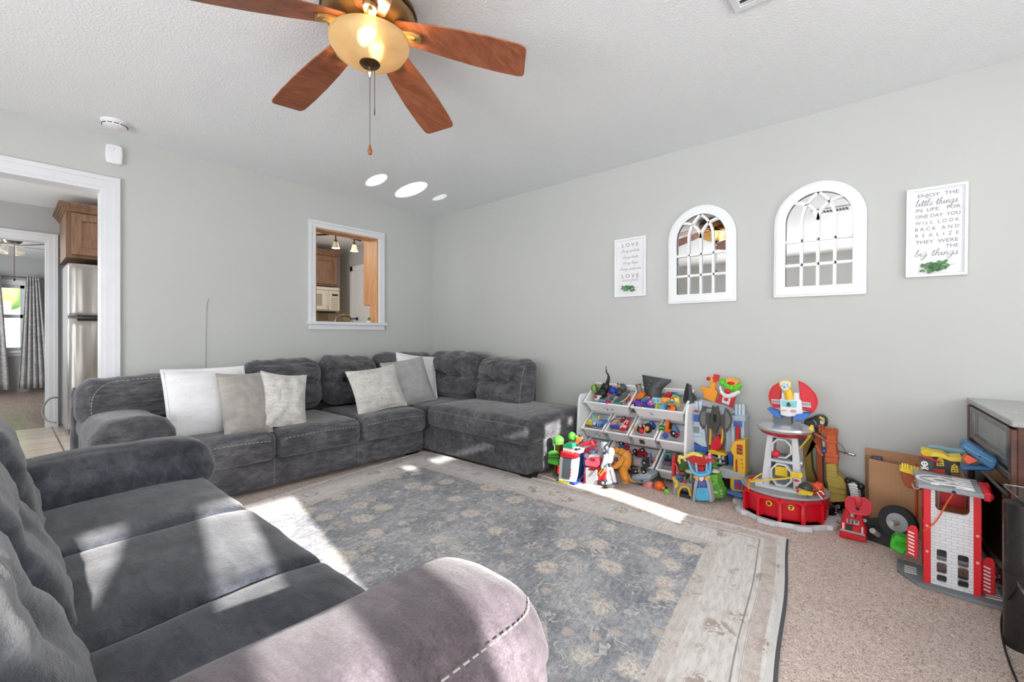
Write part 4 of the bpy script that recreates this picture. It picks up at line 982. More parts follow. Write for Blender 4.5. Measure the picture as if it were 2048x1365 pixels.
part('motor_housing', MB().lathe([(0, z0 + .02), (.07, z0 + .03), (.11, z0 + .08), (.10, z0 + .13), (.05, z0 + .15), (.03, CEIL - .03), (.06, CEIL), (0, CEIL)], (fp.x, fy2, 0), 26), MT('#a8a39a'), ff, world=True)
for k in range(5):
    an_ = R(14 + 72 * k); mb = MB(); mb.T = Matrix.Translation((fp.x, fy2, z0 + .0)) @ Matrix.Rotation(an_, 4, 'Z') @ Matrix.Rotation(R(8), 4, 'X'); mb.prism(blade_poly(), 'z', 0, .006)
    part('fan_blade', mb, plain('#a9a49c', .5), ff, world=True)
for k in range(4):
    a_ = R(45 + 90 * k); cx_, cy_ = fp.x + .06 * math.cos(a_), fy2 + .06 * math.sin(a_)
    mb = MB(); mb.lathe([(.016, 0), (.024, -.03), (.036, -.07), (.048, -.10), (.044, -.10), (.033, -.068), (.018, -.02)], (cx_, cy_, z0 - .01), 16, (math.sin(a_) * .5, -math.cos(a_) * .5, 0))
    part('glass_shade', mb, glow('frosted_shade', '#fff4dd', .25, '#e6e4de'), ff, world=True, smooth=180)
part('pull_chain', MB().cyl((fp.x + .02, fy2, z0 + .03), (fp.x + .02, fy2, z0 - .42), .003, .003, 6).ball((fp.x + .02, fy2, z0 - .44), (.012, .012, .02), 8, 6), plain('#7a3b30', .4), ff, world=True)
# loose grey cable by the refrigerator
g0 = onZ(120, 838, KZ + .02); pts = [onY(118, 795, 2.62), onY(100, 798, 2.6), onY(88, 812, 2.55), onY(85, 828, 2.5), onY(95, 842, 2.45), onY(112, 846, 2.4)]
solo('appliance_cord', MB().tube(crom(pts, 6), .008, 8), plain('#8b8d8c', .5), 'grey cord looping out beside the refrigerator', 'cord')

# ================================================================ television console and glass stand at the right edge
con = thing('media_console', 'dark walnut corner media console with grey top and glass-fronted drawer', 'media console', (-.5, -4.9, 0))
CP = [(-.01, -4.405), (-.80, -4.462), (-.98, -5.25), (-.01, -5.25)]
def inset(P, k):
    c = Vector((sum(p[0] for p in P) / len(P), sum(p[1] for p in P) / len(P))); return [tuple(c + (Vector(p) - c) * k) for p in P]
part('top', MB().prism(CP, 'z', .70, .725), plain('#a9a9a6', .25), con, 'grey polished top', world=True, bev=.004)
part('body', MB().prism(inset(CP, .955), 'z', .06, .70), M_espresso, con, world=True, bev=.003)
part('plinth', MB().prism(inset(CP, .93), 'z', 0, .06), M_black, con, world=True)
p0 = Vector((-.01, -4.425)); p1 = Vector((-.79, -4.482)); d = (p1 - p0).normalized(); nrm = Vector((-d.y, d.x)); nrm = nrm if nrm.y > 0 else -nrm
def side(mb, s0, s1, z0, z1, t0, t1):
    P = [p0 + d * s + nrm * t for s, t in ((s0, t0), (s1, t0), (s1, t1), (s0, t1))]; return mb.prism([tuple(p) for p in P], 'z', z0, z1)
M_sil = plain('#77726d', .3, .5)
dw = part('drawer', side(side(side(side(MB(), .05, .10, .53, .69, 0, .018), .70, .76, .53, .69, 0, .018), .05, .76, .665, .69, 0, .018), .05, .76, .53, .555, 0, .018), M_sil, con, 'pewter drawer frame', world=True, bev=.003)
part('glass_panel', side(MB(), .10, .70, .555, .665, 0, .006), plain('#8b9090', .08, .2), dw, 'pale glass', world=True)
part('shelf_rail', side(side(MB(), .02, .77, .49, .515, 0, .022), .02, .77, .40, .412, 0, .014), M_sil, con, world=True, bev=.003)
for q_ in (.735, .005): part('corner_post', side(MB(), q_, q_ + .04, .0, .69, 0, .02), M_espresso, con, world=True, bev=.004)
part('glass_door', side(MB(), .05, .73, .07, .47, 0, .008), plain('#0b0c0d', .06, 0, .02, 14, 0, .6), con, 'black glossy glass', world=True)
gs = thing('glass_stand', 'glass shelf stand with curved gunmetal leg at the right edge', 'glass stand', (-1.25, -4.75, 0))
M_gls = glass('green_tinted_glass', '#cfe3df', 0, 1.5)
ga = onZ(2006, 968, .5)
GP = [(ga.x, ga.y), (ga.x - .62, ga.y - .06), (ga.x - .62, ga.y - .75), (ga.x, ga.y - .75)]
part('glass_top', MB().prism(GP, 'z', .49, .50), M_gls, gs, 'clear glass shelf', world=True, bev=.002)
M_gun = plain('#3c3a3a', .28, .7)
lg = onZ(2045, 1296, 0)
part('leg', MB().lathe([(.045, 0), (.045, .485)], (lg.x, lg.y, 0), 30), M_gun, gs, world=True, smooth=60)
part('leg', MB().lathe([(.045, 0), (.045, .485)], (lg.x - .01, lg.y - .65, 0), 30), M_gun, gs, world=True, smooth=60)
ls = onZ(2036, 1166, .27)
part('lower_shelf', MB().prism([(ls.x + .01, ls.y), (ls.x - .5, ls.y - .05), (ls.x - .5, ls.y - .7), (ls.x, ls.y - .7)], 'z', .255, .27), plain('#1a1b1c', .12, 0, .05, 14, 0, .5), gs, 'black glass shelf', world=True)
pts = [onZ(2034, 1172, .25), onZ(2018, 1196, .17), onZ(2005, 1230, .08), onZ(2003, 1260, .03), onZ(2009, 1295, .008), onZ(2020, 1330, .006), onZ(2037, 1372, .006)]
solo('power_cord', MB().tube(crom(pts, 6), .0032, 8), M_black, 'black power cord trailing over the carpet by the glass stand', 'cord')

# ================================================================ toys: outlines measured on the photograph, placed at their own distance from the wall
def scl(px, py, x): return (onX(px, py, x) - CAM).dot(FW) / FPX
def PX(pts, x): return [(p.y, p.z) for p in (onX(a, b, x) for a, b in pts)]
def xf(px, py): return onZ(px, py, 0).x
class TB(MB):
    def pp(s, pts, x, dep): return s.prism(PX(pts, x), 'x', x, x + dep)
    def pb(s, a, b, c, d, x, dep):
        p = onX(a, d, x); q = onX(c, b, x); return s.span(x, x + dep, p.y, q.y, p.z, q.z)
    def ps(s, a, b, c, d, x, dep, r=.012, cuts=5, fn=None):
        p = onX(a, d, x); q = onX(c, b, x); return s.soft((x + dep / 2, (p.y + q.y) / 2, (p.z + q.z) / 2), (dep, abs(p.y - q.y), abs(p.z - q.z)), r, cuts, fn)
    def pl(s, a, b, r, x, sq=(1, 1, 1), n=14, rot=None, fn=None):
        k = scl(a, b, x) * r; return s.ball(onX(a, b, x), (k * sq[0], k * sq[1], k * sq[2]), n, max(6, n * 2 // 3), rot, fn)
    def pt(s, pts, r, x, n=7, k=4, flat=1):
        P = [onX(p[0], p[1], p[2] if len(p) > 2 else x) for p in pts]; w_ = scl(pts[0][0], pts[0][1], x)
        if k: P = crom(P, k)
        if isinstance(r, (list, tuple)):
            m = len(P); r = [w_ * (r[min(len(r) - 1, int(i / m * len(r)))]) for i in range(m)]
        else: r = r * w_
        return s.tube(P, r, n, False, flat)
    def pw(s, a, b, r, x, wd, ax='x', n=18):
        p = onX(a, b, x); k = scl(a, b, x) * r; d = Vector({'x': (wd / 2, 0, 0), 'y': (0, wd / 2, 0), 'z': (0, 0, wd / 2)}[ax]); return s.cyl(p - d, p + d, k, k, n)
def toy(name, label, cat, a, b, x, parts, group=None, z=None):
    """parts: (name, colour or material, builder, [label], [bevel]); a part name starting with > hangs under the part before it"""
    p = onX(a, b, x); p = Vector((p.x, p.y, p.z if z is None else z))
    t = thing(name, label, cat, p, group=group); last = t
    for q in parts:
        nm, m, mb = q[:3]; par = t
        if nm[0] == '>': nm = nm[1:]; par = last
        o = part(nm, mb, PL(m) if isinstance(m, str) else m, par, q[3] if len(q) > 3 and q[3] else None, world=True, bev=q[4] if len(q) > 4 else 0, smooth=33)
        if par is t: last = o
    return t
B = lambda: TB()

# ---------------------------------------------------------------- white toy organizer and its nine bins
UX, UY = -.022, -2.615
un = thing('toy_organizer', 'white wooden toy organizer frame holding tilted bins against the wall', 'toy organizer', (UX, UY, 0), -PI / 2)
PRF = [(0, .0), (-.30, 0), (-.30, .05), (-.262, .50), (-.245, .555), (-.22, .575), (-.05, .575), (0, .56)]
for sx in (-1, 1):
    part('side_panel', MB().prism(PRF, 'x', sx * .43 - .009, sx * .43 + .009), M_white, un, bev=.003)
part('back_rail', MB().span(-.42, .42, -.016, 0, .50, .56).span(-.42, .42, -.016, 0, .06, .12), M_white, un)
ROWS = {0: (-.1325, .5875), 1: (-.155, .3775), 2: (-.172, .172)}
TILT = R(35)
for r, (ly, zc) in ROWS.items():
    c = math.cos(TILT) * .085; s_ = math.sin(TILT) * .085
    for q in (-1, 1):
        part('dowel', MB().cyl((-.425, ly + q * c, zc + q * s_ - .022), (.425, ly + q * c, zc + q * s_ - .022), .006, .006, 10), MT('#bdbdbd'), un, 'thin metal rod')
SP = {0: ((-.207, .40), (.207, .40)), 1: ((-.315, .20), (-.105, .20), (.105, .20), (.315, .20)), 2: ((-.315, .20), (0, .40), (.315, .20))}
M_bin = mk('bin_plastic', lambda n: n.set(Base_Color=n.mix(n.noise(n.vec(), 8), '#f0f1f2', '#f7f7f8'), Roughness=.35, Subsurface_Weight=.1, Subsurface_Radius=(.01, .01, .01)))
BL = {(0, 0): 'wide white bin at the top left of the toy organizer heaped with dark toys', (0, 1): 'wide white bin at the top right of the organizer full of colourful toys',
      (1, 0): 'small white middle-row bin at the left holding yellow and blue toys', (1, 1): 'small white middle-row bin holding the red toy bus', (1, 2): 'small white middle-row bin holding the beaked ball toy', (1, 3): 'small white middle-row bin at the right holding the orange track piece',
      (2, 0): 'small white bottom-row bin behind the grey robot figure', (2, 1): 'wide white bottom-row bin holding the red buggy', (2, 2): 'small white bottom-row bin at the right holding the teal car'}
for r in SP:
    ly, zc = ROWS[r]
    for k, (lx, w_) in enumerate(SP[r]):
        t = thing('storage_bin', BL[(r, k)], 'bin', (UX + ly, UY - lx, zc), rot=(TILT, 0, -PI / 2), group='white tilted toy bins')
        part('tub', MB().tub(w_, .25, .105, .84, .004, .013), M_bin, t, bev=.002)
        if (r, k) == (0, 1): part('star_sticker', MB().prism([((.016 if i % 2 == 0 else .007) * math.sin(PI * i / 5) - .05, -.055 + (.016 if i % 2 == 0 else .007) * math.cos(PI * i / 5)) for i in range(10)], 'y', -.117, -.1155), PL('#a9bddd'), t, 'pale blue star sticker')
        if (r, k) == (1, 2): part('label_sticker', MB().span(-.03, .005, -.1165, -.1145, -.075, -.035).span(-.022, -.003, -.118, -.1165, -.066, -.046), [PL('#5a4a2c')], t, 'dark picture sticker')
        if (r, k) in ((1, 0), (0, 0)):
            g = MB(); rg = random.Random(r * 5 + k)
            for i in range(7): g.ball((rg.uniform(-.05, .06), -.1165, rg.uniform(-.075, -.045)), (.006, .002, .005), 6, 4)
            part('scuff_sticker', g, PL('#8a8d90'), t, 'worn grey sticker remains')

GB = 'small toys in the white bins'
def wheels(px_list, r, x, wd=.012, ax='x', m='#141414', hub='#b9b9b9'):
    out = []
    for (a, b) in px_list: out += [('wheel', m, B().pw(a, b, r, x, wd, ax)), ('>hub', hub, B().pw(a, b, r * .45, x - .002, wd, ax, 10))]
    return out
# top left bin
toy('toy_ball', 'green cactus-like round toy on the left of the top left bin', 'toy ball', 1191, 786, -.15, [('body', '#86a35c', B().pl(1191, 777, 9.5, -.15, fn=lambda p: p * (1 + .06 * math.cos(8 * math.atan2(p.y, p.z))))), ('star_mark', '#3c4c22', B().pp([(1191, 770), (1193, 775), (1198, 776), (1194, 779), (1196, 784), (1191, 781), (1187, 784), (1188, 779), (1184, 776), (1189, 775)], -.18, .012))], GB)
toy('toy_dragon', 'black toy creature with a tall curling tail in the top left bin', 'toy creature', 1205, 800, -.12, [
    ('body', '#2b2c2e', B().pl(1206, 787, 12, -.12, (1, 1.0, .8)).pl(1214, 776, 7, -.12, (1, .8, 1.3)).pl(1196, 794, 8, -.15)),
    ('tail', '#1e1f21', B().pt([(1207, 790), (1212, 774), (1216, 762), (1217, 752), (1213, 745), (1212, 733)], [6, 5, 4, 3, 2, 1.6, .8], -.12)),
    ('wing', '#232426', B().pp([(1196, 784), (1206, 766), (1211, 768), (1204, 779), (1222, 772), (1224, 775), (1206, 792)], -.13, .01))], GB)
toy('toy_ball', 'shiny blue ball toy in the middle of the top left bin', 'toy ball', 1227, 792, -.17, [('body', '#1f3fb4', B().pl(1227, 782, 8, -.17)), ('ring', '#152a78', B().pt([(1227 + 8.5 * math.cos(a), 783 + 5 * math.sin(a)) for a in [2 * PI * i / 12 for i in range(13)]], 1.6, -.19))], GB)
toy('toy_gorilla', 'grey toy beast head with tan open mouth at the back of the top left bin', 'toy figure', 1243, 790, -.10, [('head', '#4b4d50', B().pl(1244, 777, 9.5, -.10, (1, 1, 1.05)).pl(1237, 786, 8, -.12)), ('mouth', '#c2905f', B().pl(1238, 773, 3.6, -.135, (.6, 1, 1))), ('horn', '#3a3b3d', B().pt([(1236, 770), (1235, 766)], [2, .8], -.12, 6, 0))], GB)
toy('toy_fin', 'dark grey curved blade toy with pale yellow edge in the top left bin', 'toy', 1240, 806, -.21, [('blade', '#55585a', B().pp([(1225, 806), (1235, 796), (1247, 788), (1257, 781), (1259, 787), (1252, 797), (1242, 804), (1230, 808)], -.21, .015)), ('edge_strip', '#d6d7a5', B().pt([(1230, 808), (1242, 804.5), (1253, 797), (1259, 788)], 1.0, -.215))], GB)
toy('toy_shell', 'hot pink toy piece at the front rim of the top left bin', 'toy', 1216, 808, -.225, [('shell', '#d8325a', B().pl(1216, 807, 7, -.225, (1, 1, .5))), ('knob', '#b32347', B().pl(1217, 803, 2, -.23))], GB)
toy('toy_block', 'white and red toy block at the left of the top left bin', 'toy block', 1194, 801, -.20, [('body', '#e6e4e0', B().ps(1189, 792, 1200, 801, -.21, .03, .003)), ('stripe', '#cc3044', B().pb(1189, 792, 1194, 797, -.213, .006))], GB)
toy('toy_grabber', 'grey jointed toy arm leaning in the top left bin', 'toy', 1222, 806, -.20, [('upper_arm', '#6f7274', B().pt([(1217, 805), (1223, 797), (1230, 789)], 3.2, -.2)), ('elbow', '#4a4c4e', B().pl(1223, 797, 4, -.2)), ('wrist_band', '#c43b4d', B().pl(1217, 789, 3.2, -.2))], GB)
toy('toy_boat', 'teal toy boat hull at the front of the top left bin', 'toy boat', 1232, 811, -.235, [('hull', '#2a7d72', B().ps(1224, 806, 1242, 812, -.235, .03, .008)), ('deck', '#1f5b55', B().pb(1228, 804, 1238, 807, -.228, .014))], GB)
toy('toy_truck', 'dark red toy truck at the right of the top left bin', 'toy truck', 1254, 803, -.20, [('cab', '#b3243c', B().ps(1250, 792, 1258, 803, -.21, .03, .004)), ('window', '#2a1a20', B().pb(1252, 794, 1257, 797, -.213, .004))] + wheels([(1252, 804)], 2.4, -.215), GB)
toy('toy_car', 'light blue and black small toy car at front left of top left bin', 'toy car', 1203, 806, -.22, [('body', '#5d86b8', B().ps(1196, 800, 1211, 805, -.225, .025, .004)), ('cabin', '#2a2f38', B().ps(1199, 796, 1207, 801, -.222, .02, .004))] + wheels([(1199, 805.5), (1208, 806.5)], 2.2, -.228), GB)
# top right bin
def manta(p, q): return (-.028 * (1 - abs(p.y)) + .0 * p.z, 0, 0)
def sheet(out, x, n=10, bow=.03, th=.006):
    """a moulded sheet: left/right rows of pixels joined by strips, bowed towards the room"""
    mb = TB(); vs = []; fs = []; m = len(out)
    for s_, off in ((0, 0), (1, th)):
        for (a, b) in out:
            for i in range(n + 1):
                u = i / n; p = onX(a[0] + (b[0] - a[0]) * u, a[1] + (b[1] - a[1]) * u, x); vs.append((p.x - bow * math.sin(PI * u) * (1 if len(a) < 3 else a[2]) + off, p.y, p.z))
    N = m * (n + 1)
    for s_ in (0, 1):
        for j in range(m - 1):
            for i in range(n): k = s_ * N + j * (n + 1) + i; f = (k, k + 1, k + n + 2, k + n + 1); fs.append(f if s_ == 0 else f[::-1])
    bd = list(range(n + 1)) + [j * (n + 1) + n for j in range(1, m)] + [(m - 1) * (n + 1) + i for i in range(n - 1, -1, -1)] + [j * (n + 1) for j in range(m - 2, 0, -1)]
    for i in range(len(bd)): a, b = bd[i], bd[(i + 1) % len(bd)]; fs.append((a, b, N + b, N + a))
    return mb.add(vs, fs)
M_rub = plain('#3d3f42', .42)
mt = toy('toy_cape', 'large dark grey flared plastic piece with rivets standing in the top right bin', 'toy', 1305, 795, -.14, [('sheet', M_rub, sheet([((1284, 750, .3), (1342, 760)), ((1285, 757, .5), (1341, 765)), ((1286, 766, .8), (1333, 771)), ((1288, 776, 1), (1325, 779)), ((1289, 786, 1.1), (1322, 788)), ((1288, 797, 1.2), (1323, 798))], -.13, 12, .035))])
for (a, b) in ((1302, 763), (1317, 766), (1298, 770), (1316, 774), (1294, 777), (1316, 781)): part('rivet', B().pl(a, b, 1.3, -.168), MT('#9a9ca0'), mt, world=True)
mt['group'] = GB
toy('toy_barrel', 'brown tube toy standing at the left of the top right bin', 'toy', 1279, 789, -.11, [('tube', '#85786a', B().pt([(1281, 790), (1279, 780), (1276, 769)], 5, -.11, 12, 0)), ('rim', '#5c5148', B().pt([(1277, 772), (1276, 769)], 5.6, -.112, 12, 0))], GB)
toy('toy_dump_truck', 'orange toy dump truck bed in the top right bin', 'toy truck', 1275, 800, -.18, [('bed', '#e07a1f', B().pp([(1264, 802), (1268, 794), (1281, 786), (1290, 788), (1286, 796), (1276, 803)], -.18, .04)), ('roof', '#e8562a', B().ps(1279, 785, 1288, 790, -.17, .03, .004)), ('>window', '#7a3a14', B().pb(1281, 787, 1286, 789, -.173, .004))], GB)
toy('toy_buggy', 'purple toy buggy with white-hubbed wheels at front of top right bin', 'toy car', 1276, 815, -.225, [('body', '#6a3fa0', B().pp([(1263, 806), (1268, 801), (1282, 804), (1293, 809), (1292, 814), (1264, 812)], -.225, .03)), ('seat', '#40246e', B().ps(1270, 799, 1280, 804, -.22, .02, .004))] + wheels([(1267, 810), (1286, 815)], 3.6, -.232, hub='#f2f2f2'), GB)
toy('toy_plane', 'teal and blue toy plane lying in the top right bin', 'toy plane', 1294, 806, -.20, [('wing', '#3e98a6', B().pp([(1280, 803), (1293, 792), (1303, 798), (1298, 806), (1284, 808)], -.205, .008)), ('fuselage', '#2f5fb8', B().pt([(1284, 804), (1292, 803), (1299, 800)], [2, 3, 2], -.212))], GB)
toy('toy_cup', 'pink toy cup on the teal plane in the top right bin', 'toy cup', 1297, 798, -.21, [('bowl', '#e2526e', B().pl(1297, 795.5, 3.8, -.215, (1, 1, .7))), ('base', '#c03a56', B().pw(1297, 798, 2.4, -.215, .004, 'z'))], GB)
toy('toy_flower_figure', 'purple and pink toy figure at the front centre of the top right bin', 'toy figure', 1300, 816, -.225, [('body', '#3b3b9c', B().pl(1299, 812, 6, -.225).pl(1305, 815, 4, -.22)), ('head', '#e58ab4', B().pl(1301, 804, 3.4, -.228)), ('petal', '#d66aa6', B().pl(1297, 807, 2.6, -.23).pl(1302, 809, 2.8, -.232))], GB)
tb = [('base_bar', '#d8b83a', B().pb(1304, 805, 1358, 808, -.205, .03))]
for (a, c, col, dots) in ((1304, 1321, '#a9d3ee', (1308, 1316)), (1322, 1340, '#f0a02e', (1330,)), (1340, 1348, '#d8263a', (1344,)), (1348, 1357, '#f5c842', (1353,))):
    tb.append(('block', col, B().ps(a, 797, c, 806, -.21, .03, .003)))
    for d_ in dots: tb.append(('>button', {'#a9d3ee': '#5fa3d8', '#f0a02e': '#f7c56a', '#d8263a': '#f5eded', '#f5c842': '#f8df8c'}[col], B().pw(d_, 801.5, 2.8, -.212, .006, 'x', 12)))
toy('toy_train', 'row of light blue orange red and yellow toy blocks across the top right bin', 'toy', 1330, 806, -.205, tb, GB)
toy('toy_brick', 'dark red toy brick behind the coloured block row', 'toy block', 1334, 796, -.15, [('brick', '#b01f2e', B().pp([(1327, 795), (1333, 785), (1344, 785), (1340, 796)], -.16, .03)), ('ridge', '#8e1724', B().pb(1330, 790, 1341, 791.5, -.163, .004))], GB)
toy('toy_slab', 'lime green wedge toy at the right of the top right bin', 'toy block', 1348, 798, -.16, [('wedge', '#84ba3e', B().pp([(1341, 797), (1345, 790), (1360, 796), (1358, 799)], -.17, .03)), ('stripe', '#c4d94a', B().pp([(1342, 798), (1358, 799), (1358, 801), (1342, 800)], -.175, .01))], GB)
toy('toy_slab', 'blue flat toy at the back right of the top right bin', 'toy block', 1352, 794, -.12, [('slab', '#4a86cc', B().pp([(1344, 786), (1350, 785), (1361, 792), (1359, 796), (1346, 790)], -.12, .02)), ('knob', '#376ab0', B().pl(1350, 787.5, 1.8, -.125))], GB)
bk = onX(1342, 823, -.22)
toy('toy_bucket', 'blue toy bucket lying open at the front right of the top right bin', 'toy bucket', 1342, 823, -.22, [('bucket', '#4f97b8', TB().lathe([(.028, .05), (.046, 0), (.043, 0), (.026, .047), (0, .047)], onX(1341, 815, -.235), 22, (0, R(70), R(12)))), ('handle', '#6fb0cc', B().pt([(1329, 815), (1333, 805), (1342, 802), (1352, 806), (1354, 815)], .9, -.238))], GB)
toy('toy_ball', 'orange and red ball inside the blue toy bucket', 'toy ball', 1343, 820, -.22, [('ball', '#f06a22', B().pl(1346, 817, 6, -.228)), ('cap', '#dc2f26', B().pl(1339, 819, 4.6, -.232))], GB)
toy('toy_block', 'green and yellow toy block left of the blue bucket', 'toy block', 1314, 818, -.235, [('block', '#7fa63c', B().pp([(1309, 820), (1312, 808), (1321, 810), (1318, 821)], -.235, .03)), ('stripe', '#d4c63a', B().pp([(1310, 816), (1313, 808), (1315, 808), (1312, 818)], -.238, .01))], GB)
toy('toy_block', 'light blue toy block touching the blue bucket in top right bin', 'toy block', 1324, 820, -.235, [('block', '#69a8dc', B().ps(1319, 811, 1330, 821, -.236, .03, .004)), ('stud', '#83bae6', B().pw(1325, 811, 2, -.225, .004, 'z', 10))], GB)
toy('toy_glider', 'black and grey winged toy hanging between the organizer and the castle', 'toy', 1378, 812, -.13, [
    ('fin', '#1b1c1e', B().pp([(1369, 782), (1373, 767), (1376, 769), (1376, 800), (1368, 808), (1366, 800)], -.16, .02)), ('fin', '#4e5154', B().pp([(1377, 770), (1380, 771), (1383, 790), (1386, 812), (1382, 818), (1378, 816), (1375, 795)], -.15, .025)),
    ('wing', '#3b3d40', B().pp([(1380, 783), (1386, 788), (1393, 799), (1388, 803), (1382, 806)], -.13, .015))])
# middle row
toy('toy_truck', 'yellow toy truck at the front left of the leftmost middle bin', 'toy truck', 1177, 853, -.23, [('body', '#d9c544', B().ps(1171, 846, 1184, 852, -.235, .03, .004)), ('bumper', '#6f6a3c', B().pb(1171, 851, 1183, 853, -.238, .01)), ('cab', '#e7d97e', B().ps(1176, 840, 1182, 847, -.22, .03, .004))], GB)
toy('toy_crane', 'light blue toy crane with yellow posts in the leftmost middle bin', 'toy crane', 1190, 846, -.19, [('base', '#8fc6da', B().ps(1184, 838, 1197, 846, -.20, .03, .004)), ('sign_board', '#5ea4c8', B().pb(1184, 831, 1194, 837, -.17, .01))] + [('post', '#e2d24a', B().pt([(a, 844), (a + 1, 832)], 1.6, -.19, 6, 0)) for a in (1187, 1192, 1197)], GB)
toy('toy_tank_truck', 'white and blue toy truck with tubes in the leftmost middle bin', 'toy truck', 1194, 855, -.225, [('tank', '#e4e8ee', B().pt([(1189, 850), (1189, 844)], 3.6, -.225, 12, 0)), ('tank', '#9fb4d0', B().pt([(1196, 852), (1196, 840)], 2.0, -.225, 10, 0).pt([(1200, 853), (1200, 842)], 1.6, -.225, 10, 0)), ('body', '#3a62b0', B().ps(1187, 849, 1203, 854, -.23, .02, .003))], GB)
toy('toy_tray', 'blue tray-like toy at the right of the leftmost middle bin', 'toy', 1207, 850, -.20, [('tray', '#4a76bc', B().pp([(1199, 840), (1214, 842), (1212, 850), (1205, 853), (1199, 848)], -.21, .02)), ('wheel', '#9aa0a8', B().pw(1203, 846, 3, -.213, .008))], GB)
toy('toy_ramp', 'tan curved skate ramp toy in the second middle bin', 'toy ramp', 1231, 850, -.18, [('deck', '#c2ab93', B().pp([(1220, 848), (1222, 843), (1230, 838), (1238, 840), (1232, 848), (1227, 851)], -.19, .025)), ('rail', '#2e2b28', B().pt([(1220, 847), (1223, 842), (1231, 837.5)], .8, -.195))], GB)
toy('toy_car', 'purple and blue toy car at the front of the second middle bin', 'toy car', 1228, 859, -.235, [('body', '#4747b0', B().ps(1220, 852, 1236, 857, -.236, .03, .005)), ('cabin', '#c07ad0', B().ps(1220, 849, 1229, 853, -.232, .02, .004))] + wheels([(1223, 857), (1233, 858)], 2.2, -.238), GB)
toy('toy_bus', 'red toy bus with pale windows lying in the second middle bin', 'toy bus', 1248, 862, -.21, [('body', '#cf2436', B().pp([(1236, 860), (1253, 838), (1259, 841), (1252, 862), (1245, 863)], -.215, .03)), ('window', '#e9c7c4', B().pp([(1243, 855), (1247, 850), (1254, 852), (1252, 857)], -.218, .006)), ('window', '#e2b4b2', B().pp([(1251, 846), (1255, 840), (1257, 842), (1254, 849)], -.218, .006)), ('stripe', '#e8d9d4', B().pp([(1238, 857), (1252, 840), (1253, 841), (1240, 858)], -.218, .004))], GB)
toy('toy_car', 'dark red toy car with black wheel behind the red toy bus', 'toy car', 1246, 845, -.15, [('body', '#b02030', B().ps(1240, 840, 1251, 846, -.165, .03, .004))] + wheels([(1248, 837)], 3.6, -.16), GB)
toy('toy_bird', 'round black toy with yellow beak and red chest in the third middle bin', 'toy', 1281, 868, -.22, [('body', '#31291f', B().pl(1281, 859, 8, -.225)), ('beak', '#e8b23c', B().pl(1272, 856.5, 5, -.235, (1, 1.1, .6)).pl(1269, 857, 3, -.235, (1, 1.2, .6))), ('chest', '#d42626', B().pl(1283, 863, 5.4, -.245)), ('eye', '#f2f2f2', B().pl(1281, 853, 2.2, -.262)), ('>pupil', '#101010', B().pl(1281.3, 853, 1.0, -.272)), ('comb', '#b0324a', B().pl(1285, 850, 2, -.22).pl(1288, 849, 1.7, -.22))], GB)
toy('toy_ball', 'black ball toy with orange patch beside the beaked toy', 'toy ball', 1296, 867, -.20, [('shell', '#241d18', B().pl(1296, 857, 9.5, -.20, (1, .9, 1.1))), ('patch', '#e68f2c', B().pl(1294, 858, 5, -.226, (.7, .9, 1.1))), ('band', '#d8d4cc', B().pt([(1288, 851), (1289.5, 857), (1290, 864)], 1.1, -.228))], GB)
toy('toy_car', 'blue toy car standing on end in the third middle bin', 'toy car', 1304, 858, -.15, [('body', '#2a4fae', B().pp([(1297, 846), (1301, 843), (1305, 845), (1310, 855), (1307, 859), (1303, 858)], -.165, .025)), ('window', '#8fa8dc', B().pp([(1299, 847), (1302, 845.5), (1304, 849), (1301, 850.5)], -.168, .005)), ('bumper', '#14225a', B().pb(1303, 856, 1309, 859, -.166, .02))], GB)
toy('toy_car', 'bright green toy car at the left of the rightmost middle bin', 'toy car', 1321, 860, -.19, [('body', '#46b83a', B().ps(1316, 855, 1328, 860, -.20, .03, .005)), ('cabin', '#1d4a1c', B().ps(1318, 852.5, 1326, 856, -.195, .02, .003))] + wheels([(1319, 860), (1325, 860)], 1.8, -.203), GB)
toy('toy_track', 'bent orange track piece in the rightmost middle bin', 'toy track', 1337, 866, -.18, [('track', '#e0691e', B().pp([(1329, 863), (1331, 845), (1335, 841), (1338, 844), (1336, 858), (1342, 862), (1338, 868), (1331, 866)], -.20, .025)), ('groove', '#f3a43c', B().pt([(1333, 862), (1334.5, 846)], 1, -.203)), ('support', '#3a1c14', B().pp([(1338, 845), (1344, 850), (1341, 860), (1337, 858)], -.17, .02))], GB)
toy('toy_truck', 'blue and black toy truck with white hub on right side of the rightmost middle bin', 'toy truck', 1350, 872, -.19, [('body', '#5b86b4', B().pp([(1344, 852), (1349, 852), (1357, 866), (1353, 871), (1347, 864)], -.20, .03)), ('chassis', '#26282c', B().pp([(1340, 864), (1346, 863), (1353, 872), (1349, 877), (1342, 872)], -.205, .025))] + wheels([(1347.5, 867)], 4.2, -.212, hub='#e6e6ea'), GB)
toy('toy_ball', 'blue spiky ball at the front of the rightmost middle bin', 'toy ball', 1331, 876, -.235, [('core', '#2f46b4', B().pl(1331, 872, 5.4, -.238)), ('spike', '#4a63d0', B().pl(1326, 871, 2.4, -.24).pl(1335, 870, 2.4, -.24).pl(1331, 867.5, 2.4, -.24).pl(1329, 875.5, 2.2, -.245))], GB)
toy('toy_car', 'small red toy car in the front right corner of the rightmost middle bin', 'toy car', 1355, 876, -.225, [('body', '#c3283a', B().ps(1350, 867, 1357, 874, -.23, .02, .004)), ('window', '#3a1016', B().pb(1351, 868, 1356, 870, -.232, .004))] + wheels([(1352, 875)], 2.4, -.232), GB)
